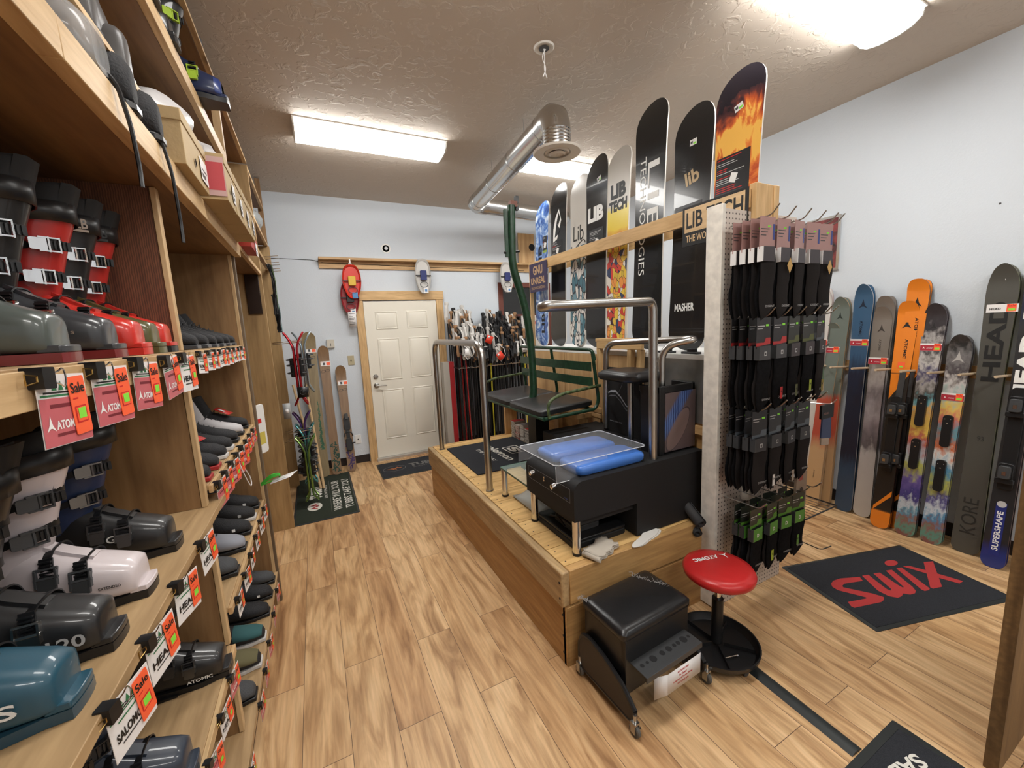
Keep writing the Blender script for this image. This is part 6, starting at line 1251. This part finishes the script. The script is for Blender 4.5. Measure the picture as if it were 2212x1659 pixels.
def ski_boot(label, shell, cuff, y, z, x=-.375, sole=None, liner=MATTE, bk=CHROME, strap=None, straptxt=None, txt=None, txtm=WINK, lugm=None, toe=None, cat='ski boot', rot=0, sc=1.0, group='ski boots on the shelves'):
    t = thing('ski_boot', label, cat, (x-.012, y, z+.0005), (0, 0, rot), group); t.scale = (sc, sc, sc)
    mb = MB(); mb.loft([sring(*s_) for s_ in SHELL], shell); mb.build('shell', t, smooth=50)
    if toe: mb = MB(); mb.loft([sring(a, b+.0008, c+.0008, .017) for a, b, c in SHELL[:3]], toe); mb.build('toe_cap', t, smooth=50)
    # overlap ridge along the top of the instep
    mb = MB(); mb.ribbon([(a, -.006, c+.002) for a, b, c in SHELL[3:7]], .030, .007, shell); mb.build('overlap', t, smooth=50)
    mb = MB(); mb.poly(SOLEP, 0, .017, sole or BLACK); mb.box(-.20, -.12, -.05, .05, -.001, .006, sole or BLACK); mb.build('sole', t)
    mb = MB(); mb.poly([(a if a > -.02 else -.02, b) for a, b in SOLEP if a >= -.021], .0175, .030, lugm or shell); mb.build('toe_lug', t, bevel=.002)
    mb = MB(); mb.loft([cring(.105, .066, .046), cring(.14, .074, .051), cring(.19, .073, .052), cring(.25, .073, .053), cring(.30, .077, .056), cring(.318, .078, .057), cring(.316, .072, .051)], cuff, caps=False); mb.build('cuff', t, smooth=50)
    mb = MB(); mb.loft([cring(.29, .070, .049), cring(.335, .073, .052), cring(.375, .074, .050, tilt=.22), cring(.383, .068, .044, tilt=.22), cring(.33, .058, .036, tilt=.2)], liner); mb.build('liner', t, smooth=60)
    # tongue front
    mb = MB(); mb.loft([[(cuff_c(z_)+.050+.004*k, yy, z_) for yy in (-.03, .03)] + [(cuff_c(z_)+.064+.004*k, .020, z_), (cuff_c(z_)+.064+.004*k, -.020, z_)] for k, z_ in enumerate((.22, .31, .395))], liner); mb.build('tongue', t, smooth=60)
    st = strap or BLACK
    mb = MB(); mb.loft([[(cuff_c(.30)+q*math.cos(a), (q-.018)*math.sin(a), zz+.10*q*math.cos(a)) for a in [2*PI*i/24 for i in range(24)]] for zz, q in ((.302, .083), (.345, .085))], st, caps=False); mb.build('power_strap', t, smooth=60, solid=.003)
    if straptxt: mb = MB(); mb.text(straptxt[:4], 0, 0, .056, .024, txtm, T(cuff_c(.325)+.050, -.0600, .328) @ R('Z', 36) @ FACE['-y'], .001, bold=.02); mb.rect(-.028, .028, -.020, -.014, txtm, T(cuff_c(.325)+.050, -.0600, .328) @ R('Z', 36) @ FACE['-y'], .001); mb.build('strap_lettering', t)
    # buckle bands: two over the foot, two round the cuff
    for xs, w_, zt in ((-.082, .0515, .115), (-.130, .0485, .144)):
        r_ = sring(xs, w_, zt)[0:12]; mb = MB(); mb.ribbon([(a, b*1.02, c+.002) for a, b, c in r_], .014, .003, BLACK, side=(1, 0, .25)); mb.build('buckle_strap', t)
        X = T(xs, -w_*.90, zt*.66) @ R('X', -10) @ FACE['-y']; buckle_set(t, X, bk)
    for z_ in (.175, .245):
        mb = MB(); mb.ribbon([(cuff_c(z_)+.076*math.cos(a), .055*math.sin(a), z_+.02*math.cos(a)) for a in [math.radians(q) for q in range(-125, 126, 12)]], .015, .003, BLACK, side=(0, .0, 1)); mb.build('buckle_strap', t)
        X = T(cuff_c(z_)+.052, -.040, z_+.010) @ R('Z', 40) @ FACE['-y'] @ R('Z', -90) @ T(0, .0, .004); buckle_set(t, X, bk)
    if txt:
        s_, tx, tz, w_, h_, yo = txt; mb = MB(); mb.text(s_, tx, tz, w_, h_, txtm, T(0, -yo, 0) @ FACE['-y'], .001, bold=.02); mb.build('lettering', t)
    return t
def K(n, c, r=.28): return M(n, c, r, coat=.35)
GGR, DGR, REDO, OLV, TEAL, PWH, NVY = K('shell_grey_green', (.085, .10, .092)), K('shell_dark_grey', (.045, .047, .052)), K('shell_red', (.60, .035, .025)), K('shell_olive', (.10, .095, .035)), K('shell_teal', (.018, .075, .115), .38), K('shell_white', (.62, .55, .56), .35), K('shell_navy', (.03, .04, .06), .4)
SBK = K('shell_black', (.016, .016, .017), .4); BUM = K('smoky_cuff', (.03, .03, .03)); BLU = M('blue_cuff', (.02, .035, .09), .35)
R1, R2, R3, RB = 1.6125, 1.0885, .5725, .2185
ski_boot('grey-green ski boot nearest the camera on the eye-level shelf', GGR, K('cuff_red', (.50, .03, .025)), .965, R1, sole=K('sole_dark_red', (.18, .02, .02)), lugm=DGR, strap=BLACK)
ski_boot('dark grey ski boot, second from the camera on the eye-level shelf', DGR, SBK, 1.165, R1, sole=MATS['sole_dark_red'], lugm=DGR, txtm=M('dull_bronze_print', (.35, .28, .22), .4), txt=('ULTRA 130 S', -.075, .055, .07, .006, .052))
ski_boot('bright red ski boot with black buckles, third on the eye-level shelf', REDO, MATS['cuff_red'], 1.325, R1, sole=REDO, lugm=REDO, bk=CHROME)
ski_boot('olive green ski boot, mostly hidden between two red ones on the eye-level shelf', OLV, SBK, 1.44, R1, sole=OLV, lugm=OLV, straptxt='DALBELLO', txtm=MATS['dull_bronze_print'])
ski_boot('red ski boot with a black 0 on its toe beside the divider', REDO, MATS['cuff_red'], 1.545, R1, sole=SBK, lugm=REDO, straptxt='DALBELLO', txt=('110', -.042, .050, .055, .026, .052), txtm=INK)
ski_boot('teal ski boot with a white S, nearest on the waist-level shelf', TEAL, TEAL, .80, R2, sole=K('sole_teal', (.02, .06, .09)), lugm=TEAL, x=-.375, bk=BLACK, txt=('S', -.045, .055, .022, .022, .052)) 
ski_boot('large black ski boot marked 120 on the waist-level shelf', SBK, SBK, .945, R2, bk=STEEL, txt=('120', -.040, .050, .048, .022, .0515), txtm=SILV, x=-.378)
ski_boot('white ski boot with black buckles on the waist-level shelf', PWH, PWH, 1.115, R2, bk=GREY, sole=BLACK, lugm=PWH, txt=('EXTENDED', -.042, .052, .035, .006, .0515), txtm=INK, x=-.378)
ski_boot('black ski boot with white emblem, farthest on the waist-level shelf', SBK, BLU, 1.325, R2, bk=DSTEEL, lugm=SBK, x=-.38, txt=('G', -.106, .075, .018, .018, .0515), straptxt=None)
ski_boot('black ski boot with ATOMIC lettering on the knee-high shelf by the divider', SBK, SBK, 1.475, R3, bk=DSTEEL, txt=('ATOMIC', -.060, .035, .065, .011, .0525), x=-.35)
ski_boot('dark blue-grey ski boot on the knee-high shelf', NVY, NVY, 1.14, R3, bk=BLACK, sole=NVY, lugm=NVY, x=-.37)
ski_boot('pale grey ski boot at the bottom edge of the photo on the knee-high shelf', K('shell_pale', (.50, .52, .55), .4), DGR, 1.0, R3, x=-.37, bk=BLACK, lugm=MATS['shell_pale'])
ski_boot('black and blue ski boot with lime buckles overhanging the upper shelf', K('shell_dark_blue', (.012, .02, .06)), SBK, 2.18, 2.6285, bk=K('lime_buckle', (.35, .50, .05)), toe=K('toe_blue', (.02, .04, .16)), x=-.215, sc=1.12, straptxt='LYT 8', txtm=MATS['lime_buckle'], cat='ski boot', group='ski boots on the shelves')
for k, (y, x) in enumerate(((1.62, -.30), (1.82, -.30))): ski_boot(['glossy black ski boot on the upper shelf, nearer one', 'glossy black ski boot on the upper shelf, farther one'][k], SBK, SBK, y, 2.6285, x=x, bk=STEEL)
def soft_boot(label, y, z, h=.13, up=None, accent=None, sole=None, panel=None, tagged=None, x=-.372, rot=0, laces=True, sc=1.0, group='soft boots and shoes on the shelves', cat='boot', solez=.016, name='winter_boot'):
    up = up or MATS['soft_black']; t = thing(name, label, cat, (x, y, z+.0005), (0, 0, rot), group); t.scale = (sc, sc, sc)
    ST = [(-.003, .020, .038), (-.010, .031, .050), (-.035, .043, .062), (-.075, .047, .073), (-.115, .044, .090), (-.155, .038, .108), (-.20, .036, .115), (-.25, .036, .112), (-.275, .030, .10), (-.284, .018, .085)]
    mb = MB(); mb.loft([sring(a, b, c, solez-.002, e1=.85, e2=.85, taper=.35) for a, b, c in ST], up); mb.build('upper', t, smooth=60)
    if h > .12:
        mb = MB(); rr = []
        for i in range(5): z_ = .085+(h-.085)*i/4; rr.append([(-.205-.008*i+.055*math.cos(a)*(1-.04*i), .036*math.sin(a), z_+.012*math.cos(a)) for a in [2*PI*j/20 for j in range(20)]])
        rr.append([(p[0]*.9-.0225, p[1]*.8, p[2]-.004) for p in rr[-1]]); rr.append([(p[0]*.9-.0225, p[1]*.8, p[2]-.03) for p in rr[-1]]); mb.loft(rr, up); mb.build('collar', t, smooth=60)
    SP = [(a*.91-.004 if a < 0 else a, b*.88) for a, b in SOLEP]; mb = MB(); mb.poly([(min(a, .002), b) for a, b in SP], 0, solez, sole or BLACK); mb.build('sole', t, bevel=.003)
    if panel: mb = MB(); mb.loft([sring(a, b+.001, c+.001, solez+.010, e1=.85, e2=.85, taper=.35) for a, b, c in ST[1:5]], panel); mb.build('toe_panel', t, smooth=60)
    if accent: mb = MB(); mb.rect(-.006, .006, -.006, .006, accent, T(-.055, -.0462, .040) @ R('X', -6) @ FACE['-y'], .0012); mb.build('badge', t)
    if laces:
        mb = MB()
        for i in range(5): q = .075+.018*i; zt = .076+.0075*i+.010*(i > 2); mb.tube([(-q-.02, -.020, zt-.006), (-q-.014, 0, zt+.008), (-q-.02, .020, zt-.006)], .0022, GREY, 5)
        mb.build('laces', t)
    if tagged: mb = MB(); mb.add([(-.14, -.035, .125), (-.075, -.050, .090), (-.060, .0, .092), (-.13, .012, .13)], [(0, 1, 2, 3)], RED); mb.add([(-.122, -.030, .1195), (-.095, -.036, .105), (-.090, -.022, .106), (-.118, -.016, .120)], [(0, 1, 2, 3)], PAPER, T(0, -.001, .002)); mb.build('hang_tag', t, solid=.001)
    return t
M('soft_black', (.016, .016, .018), .75, bump=.3, bscale=200); M('soft_grey', (.060, .062, .066), .8, bump=.3, bscale=200)
G1 = MATS['soft_grey']; WS = M('white_sole', (.58, .56, .54), .5); RS = M('red_sole_accent', (.35, .02, .02), .4); WP = M('white_panel', (.50, .48, .49), .5); TE = M('teal_felt', (.03, .10, .105), .85); OL = M('olive_felt', (.13, .115, .055), .85); PG_ = M('pale_blue_grey', (.26, .27, .31), .7)
for y, kw, lb in ((1.80, dict(tagged=1), 'black cross-country boot with red tag just past the divider on the eye-level shelf'), (1.965, {}, 'second black cross-country boot past the divider on the eye-level shelf'), (2.12, {}, 'third black cross-country boot past the divider on the eye-level shelf'), (2.27, {}, 'fourth black cross-country boot past the divider on the eye-level shelf'), (2.42, {}, 'fifth black cross-country boot past the divider on the eye-level shelf'), (2.57, {}, 'farthest black cross-country boot on the eye-level shelf')):
    soft_boot(lb, y, R1, h=.16, sole=DGR, group='cross-country boots on the eye-level shelf', **kw)
for y, kw, lb in ((2.60, dict(h=.19, tagged=1), 'tall black cross-country boot with red tag at the far end of the chest-level shelf'), (2.43, dict(h=.19, panel=None, up=WP, sole=BLACK), 'tall black and white cross-country boot on the chest-level shelf'), (2.27, dict(h=.16), 'black cross-country boot beside the white one on the chest-level shelf'), (2.12, dict(sole=WS, h=.15), 'black boot with white sole front on the chest-level shelf'), (1.98, dict(tagged=1, h=.14, sole=WS), 'low black boot with red tag and white sole on the chest-level shelf'), (1.83, dict(sole=RS), 'black boot with red sole on the chest-level shelf'), (1.69, dict(sole=RS), 'black boot with red sole beside the divider on the chest-level shelf')):
    soft_boot(lb, y, 1.1555, group='boots on the chest-level shelf', **kw)
for y, kw, lb in ((2.58, dict(h=.24, accent=WINK), 'tall laced black winter boot at the far end of the thigh-high shelf'), (2.42, dict(h=.15, sole=WS, accent=SILV), 'black boot with thick white sole on the thigh-high shelf'), (2.25, dict(h=.15, accent=WINK), 'plain black boot with a small white mark on the thigh-high shelf'), (2.08, dict(h=.13, up=PG_), 'pale grey and black boot on the thigh-high shelf'), (1.87, dict(h=.12, up=G1), 'dark grey boot beside the divider on the thigh-high shelf')):
    soft_boot(lb, y, .6965, group='boots on the thigh-high shelf', sc=1.12, **kw)
for y, kw, lb in ((2.60, dict(h=.12, up=G1), 'grey shoe at the far end of the lowest shelf'), (2.45, dict(accent=WINK), 'black shoe with small white mark on the lowest shelf'), (2.29, dict(h=.16), 'black laced boot on the lowest shelf'), (2.10, dict(panel=TE, sole=WS, laces=False), 'black slipper shoe with teal top and pale sole on the lowest shelf'), (1.93, dict(panel=OL, sole=WS, laces=False), 'black slipper shoe with olive top and pale sole on the lowest shelf'), (1.75, dict(up=G1), 'dark grey shoe nearest the divider on the lowest shelf'), (1.33, dict(h=.14, sole=M('tan_sole', (.35, .27, .14), .6)), 'black shoe with tan stripe at the bottom edge of the photo')):
    soft_boot(lb, y, RB, group='shoes on the lowest shelf', sc=1.05, x=-.352, cat='shoe', name='shoe', **kw)
# white lace loops and the green leash on a card
mb = MB(); mb.tube(bend([(-.352, 2.05, 1.125), (-.335, 2.08, 1.02), (-.325, 2.12, .96), (-.33, 2.17, .99), (-.35, 2.07, 1.12)], .05), .0022, PAPER, 5); tag(mb.build('shoe_lace', center=True), 'white lace loop hanging from the chest-level shelf', 'lace')
mb = MB()
for k in range(4): mb.tube(bend([(-.355, 2.63, .80+.004*k), (-.30, 2.60, .845+.006*k), (-.255, 2.60, .855+.003*k), (-.262, 2.64, .825), (-.36, 2.66, .79)], .02), .004, M('neon_green_cord', (.08, .55, .06), .5), 6)
tag(mb.build('green_cord', center=True), 'bright green looped cord lying over the black winter boot', 'cord')
mb = MB(); mb.add([(-.30, 2.52, .832), (-.20, 2.56, .842), (-.165, 2.66, .845), (-.29, 2.60, .833)], [(0, 1, 2, 3)], PAPER); mb.add([(-.28, 2.545, .8345), (-.22, 2.565, .8405), (-.215, 2.58, .841), (-.275, 2.56, .835)], [(0, 1, 2, 3)], SILV, T(0, 0, .0012)); tag(mb.build('paper_card', solid=.001), 'white paper card sticking out beside the green cord', 'card')
# ---------------------------------------------------------------- price tags in binder clips
GRNP = M('forest_green_print', (.03, .18, .07), .5); CLEAR = M('plastic_sleeve', (.9, .9, .9), .15, alpha=.25)
def price_tag(brand, rose):
    t = thing('price_tag', 'x', 'price tag'); X = FACE['+x']
    mb = MB(); mb.poly([(-.030, .0), (.066, .0), (.066, -.096), (-.030, -.096)], 0, .001, PAPER, X)
    for i in range(3): mb.flat([(-.004+.013*i, -.022), (.006+.013*i, -.022), (.001+.013*i, -.009)], GRNP, X, .0014)
    mb.rect(-.026, .060, -.030, -.0275, GRNP, X, .0014); mb.rect(-.02, .03, -.026, -.0235, INK, X, .0014)
    mb.build('card', t)
    mb = MB()
    if rose:
        mb.rect(-.030, .066, -.095, -.032, ROSE, X, .0016); mb.rect(-.012, .03, -.045, -.040, M('dark_rose_print', (.18, .02, .03), .5), X, .0019); emblem(mb, X, -.016, -.068, .014, WINK, .002); mb.text(brand, .018, -.068, .048, .012, WINK, X, .002, bold=.03); mb.rect(-.006, .04, -.083, -.079, MATS['dark_rose_print'], X, .0019)
    else:
        mb.text(brand, .012, -.062, .066, .016, INK, X, .0018, bold=.04); mb.rect(-.012, .04, -.078, -.075, GREY, X, .0016); mb.rect(-.012, .03, -.040, -.037, GRNP, X, .0016)
    mb.build('brand_panel', t)
    mb = MB(); Y = X @ T(.044, -.040, .0026) @ R('Z', 4); mb.poly(rrect(-.0175, .0175, -.046, .036, .003, 3), 0, .0008, ORANGE, Y); mb.text('Sale', 0, .020, .029, .015, INK, Y, .0014, bold=.02); mb.rect(-.013, .011, -.030, -.006, INKR, Y, .0012); mb.rect(-.011, .009, -.028, -.008, ORANGE, Y, .0014); mb.rect(-.008, .008, -.024, -.009, NGREEN, Y, .0018); mb.rect(-.012, -.002, .004, .006, INKR, Y, .0012); mb.build('sale_sticker', t)
    mb = MB(); mb.rbox(-.034, -.012, -.019, .009, -.010, .012, BLACK, .002, 2, X=X); mb.tube(bend([(-.013, .000, .006), (.002, .003, .008), (.010, .009, .008), (.014, .0, .008), (.014, -.010, .008), (.010, -.019, .008), (.002, -.013, .008), (-.013, -.010, .006)], .005, 3), .0011, CHROME, 5, X); mb.tube([(-.050, .0, .004), (-.034, -.002, .006), (-.034, -.010, .006), (-.050, -.013, .004)], .0011, BRASS, 5, X, closed=True); mb.build('binder_clip', t)
    return t
TP = {}
def put_tag(brand, rose, x, y, z, label, rot=0, tilt=0, sc=1.0):
    k = (brand, rose)
    if k not in TP: TP[k] = p = price_tag(brand, rose)
    else: p = dup(TP[k])
    p.location = (x, y, z); p.rotation_euler = (math.radians(tilt), 0, math.radians(rot)); p.scale = (sc,)*3; p['label'] = label; p['group'] = 'sale price tags clipped to the shelves'
ORD = ['first', 'second', 'third', 'fourth', 'fifth', 'sixth', 'seventh', 'eighth', 'ninth', 'tenth', 'eleventh', 'twelfth', 'thirteenth', 'fourteenth']
# rows: shelf name, z of the tag top, x, y list, brand list
TR = [('eye-level', 1.602, -.352, [.825, .985, 1.165, 1.345, 1.50, 1.70, 1.83, 1.93, 2.03, 2.13, 2.24, 2.36, 2.48, 2.60], ['ATOMIC']*4+['HEAD']+['SALOMON']*9, -6),
      ('waist-level', 1.086, -.338, [.79, .945, 1.13, 1.34], ['SALOMON', 'HEAD', 'HEAD', 'HEAD'], -12), ('chest-level', 1.148, -.352, [1.68, 1.80, 1.93, 2.06, 2.19, 2.32, 2.45, 2.58], ['ATOMIC']*8, -10),
      ('knee-high', .566, -.352, [.90, 1.03, 1.17, 1.31, 1.46], ['ATOMIC', 'ATOMIC', 'ATOMIC', 'HEAD', 'ATOMIC'], -12), ('thigh-high', .690, -.352, [1.70, 1.87, 2.04, 2.22, 2.40, 2.58], ['SALOMON']*6, -6), ('lowest', .214, -.338, [1.45, 1.72, 1.90, 2.08, 2.30, 2.52], ['ATOMIC']*6, -4)]
for nm, z, x, ys, br, rot in TR:
    for i, y in enumerate(ys):
        rose = br[i] == 'ATOMIC'; sc_ = 1.12 if z > 1.5 and i < 5 else 1.0 if z > 1 and i < 5 else .82
        if z > 1.5 and i >= 5: sc_ = .72
        put_tag(br[i], rose, x, y, z-.002, '%s tag with orange sale sticker, %s along the %s shelf' % ('rose' if rose else 'white', ORD[i], nm), rot+rnd.uniform(-4, 4), rnd.uniform(-5, 5), sc_)
# ---------------------------------------------------------------- stock on the top shelf
CARD = M('kraft_carton', (.42, .30, .15), .7, bump=.1, bscale=60); CARDD = M('kraft_carton_side', (.26, .16, .08), .75); PNK = M('pink_box_label', (.50, .32, .30), .5)
def carton(label, x0, x1, y0, y1, z0, z1, m, dec=None, name='shoe_box', cat='shoe box'):
    t = thing(name, label, cat, ((x0+x1)/2, (y0+y1)/2, z0), group='cardboard boxes on the top shelf')
    mb = MB(); mb.box(x0, x1, y0, y1, z0, z1-.02, m); mb.build('box_body', t, w=True, bevel=.002); mb = MB(); mb.box(x0-.003, x1+.003, y0-.003, y1+.003, z1-.035, z1, m); mb.build('lid', t, w=True, bevel=.002)
    X = T(x1+.0032, (y0+y1)/2, (z0+z1)/2-.01) @ FACE['+x']; mb = MB(); mb.lathe([(.010, .0), (.001, .0)], INK, X @ T(-(y1-y0)*.1, -.02, .0003) @ Matrix.Diagonal((1, 1.4, 1, 1)), 14); mb.build('finger_hole', t, w=True)
    mb = MB(); mb.rect((y1-y0)*.12, (y1-y0)*.45, -.045, .03, PAPER, X, .0004); mb.rect((y1-y0)*.16, (y1-y0)*.40, -.01, -.004, INK, X, .0008); mb.rect((y1-y0)*.16, (y1-y0)*.32, -.035, -.02, INK, X, .0008); mb.build('stock_label', t, w=True)
    if dec:
        X = T((x0+x1)/2, y0-.0032, (z0+z1)/2) @ FACE['-y']; hw = (x1-x0)/2; mb = MB(); mb.rect(-hw*.2, hw, -.07, .07, PNK, X, .0004); mb.rect(hw*.45, hw*.98, -.05, .05, M('rose_box_print', (.45, .06, .07), .5), X, .0007); mb.text('360-5K', hw*.15, .045, .05, .012, INK, X, .001); mb.text('34', hw*.30, .01, .018, .012, INK, X, .001)
        for i in range(10): mb.rect(hw*(-.1+.035*i), hw*(-.085+.035*i), -.06, -.045, INK, X, .001)
        mb.build('printed_label', t, w=True)
    return t
Z0 = 2.1690
carton('long kraft carton with pencil marks at the front edge of the top shelf', -.62, -.283, 1.565, 1.87, Z0, 2.325, CARD)
carton('carton with pink and red printed label on its near end', -.56, -.232, 1.905, 2.10, Z0, 2.335, CARD, dec=1)
for k, (a, b) in enumerate(((2.105, 2.285), (2.29, 2.475), (2.48, 2.665))): carton('kraft shoe box overhanging the top shelf, %s after the pink-labelled one' % ORD[k], -.56, -.230+.002*k, a, b, Z0, 2.335, CARD)
carton('flat red shoe box at the far end under the tan frame shelf edge', -.52, -.26, 2.80, 3.10, 2.1730, 2.26, M('red_shoe_box', (.40, .04, .03), .5))
carton('orange-red box lying under the raised board on the top shelf', -.66, -.36, 1.25, 1.50, Z0, 2.27, M('orange_red_box', (.40, .08, .035), .5))
BAGW = M('white_plastic_bag', (.55, .53, .53), .3, bump=.5, bscale=22); CLR = M('thin_clear_bag', (.75, .75, .75), .12, alpha=.35)
def bag(label, c, r, m, seed, name='plastic_bag', cat='plastic bag'):
    mb = MB(); rr = random.Random(seed); n = 14; rings = []
    for i in range(1, n):
        t_ = PI*i/n; rings.append([(r[0]*math.sin(t_)*math.cos(2*PI*j/20)*(1+rr.uniform(-.09, .09)), r[1]*math.sin(t_)*math.sin(2*PI*j/20)*(1+rr.uniform(-.09, .09)), r[2]-r[2]*math.cos(t_)*(1+(.06 if i > 9 else 0)*rr.random())) for j in range(20)])
    mb.loft(rings, m); o = mb.build(name, smooth=50); o.location = c; return tag(o, label, cat)
bag('white plastic bag with marker writing bulging out of the long kraft carton', (-.42, 1.90, 2.330), (.11, .15, .085), BAGW, 1); bag('second white plastic bag on top of the pink-labelled carton', (-.38, 2.28, 2.338), (.12, .22, .075), BAGW, 2)
bag('white bag with barcode label bulging over the near end of the top shelf', (-.40, .96, Z0), (.10, .10, .17), BAGW, 9); bag('crumpled clear bag on the middle shelf of the tan end frame', (-.38, 4.35, 2.606), (.09, .18, .09), M('silvery_bag', (.35, .37, .37), .2, .3, bump=.6, bscale=25), 3)
def big_soft(label, y, z, x, up, bagm=None, h=.24, rot=0, txt=None):
    t = soft_boot(label, y, z, h=h, up=up, x=x, sc=1.18, group='boots stocked on the top shelves', rot=rot)
    if bagm: mb = MB(); mb.loft([sring(a+.01 if a > -.2 else a-.01, b+.014, c+.022, .001, e1=.8, e2=.8) for a, b, c in ((.0, .02, .05), (-.02, .036, .07), (-.10, .05, .11), (-.17, .05, .19), (-.22, .045, .25), (-.27, .035, .25))], bagm); mb.build('clear_wrapping', t, smooth=60)
    if txt: mb = MB(); mb.text(txt, -.10, .05, .07, .018, WINK, T(0, -.049, 0) @ FACE['-y'], .001); mb.build('lettering', t)
    mb = MB(); mb.rect(-.10, -.04, .035, .065, PAPER, T(0, -.056, 0) @ FACE['-y'], .006)
    for i in range(5): mb.rect(-.09+.006*i, -.087+.006*i, .038, .055, INK, T(0, -.056, 0) @ FACE['-y'], .0066)
    mb.build('barcode_label', t); return t
GSH = M('grey_boot_leather', (.075, .07, .066), .45); big_soft('white-wrapped boot on the top shelf at the upper left corner', .76, Z0, -.33, BAGW, CLR, .26); big_soft('grey wrapped boot beside the white one on the top shelf', 1.12, Z0, -.325, M('soft_grey', (), 0), CLR, .24)
big_soft('black boot on the top shelf under the raised board, nearer one', 1.28, Z0, -.645, MATS['soft_black'], None, .092, txt=None, rot=180); big_soft('second black boot on the top shelf, right beside the long kraft carton', 1.44, Z0, -.64, MATS['soft_black'], None, .092, rot=180)
for k, y in enumerate((1.05, 1.24, 1.42)): ski_boot('grey rental-style boot with white paper insert, %s on the raised board' % ORD[k], M('shell_grey_rental', (.085, .08, .078), .4), M('shell_grey_rental', (), 0), y, 2.3005, x=-.545, rot=180, bk=GREY, sc=.70, group='boots stocked on the top shelves', strap=PAPER)
for k, (y, z, w_) in enumerate(((1.17, 2.10, .006), (1.45, 2.08, .006))):
    mb = MB(); mb.tube(bend([(-.335, y-.04, 2.20), (-.305, y-.02, 2.175), (-.298, y, 2.10), (-.300, y+.02, 2.02-.04*k), (-.300, y+.015, 1.98-.06*k)], .02), [.004]*20 if 0 else .0042, BLACK, 6); tag(mb.build('boot_strap', center=True), ['black strap dangling over the near end of the top shelf edge', 'longer black strap with buckle dangling over the top shelf edge'][k], 'strap', 'straps over the top shelf edge')
# dark gear on the highest shelf
for k, (y, lb) in enumerate(((1.9, 'dark boot bag on the highest shelf, nearest one'), (2.5, 'dark coat-like bundle on the highest shelf, middle one'), (3.1, 'dark bundle on the highest shelf, farthest one'))): bag(lb, (-.39, y, 2.989), (.07, .13, .055), M('dark_bag_cloth', (.02, .022, .028), .7), 5+k, 'gear_bag', 'bag')
for k, (y, z, m, lb) in enumerate(((4.30, 2.06, 'green_tube', 'bundle of dark straps with a green buckle hanging high on the side frame'), (4.42, 1.80, 'teal_tube', 'teal strap bundle hanging below the dark one on the side frame'))):
    t = thing('strap_bundle', lb, 'straps', (-.285, y, z)); mb = MB(); rr = random.Random(k)
    for i in range(9): mb.tube(bend([(rr.uniform(-.02, .02), rr.uniform(-.05, .05), .25), (rr.uniform(-.01, .04), rr.uniform(-.06, .06), .1), (rr.uniform(-.01, .03), rr.uniform(-.05, .05), -.08), (rr.uniform(-.01, .03), rr.uniform(-.05, .05), -.2+.1*k)], .05), .006, BLACK, 6)
    mb.build('straps', t); mb = MB(); mb.ribbon([(.02, -.02, .24), (.035, 0, .1), (.03, .02, -.15)], .02, .003, MATS[m]); mb.build('webbing', t)
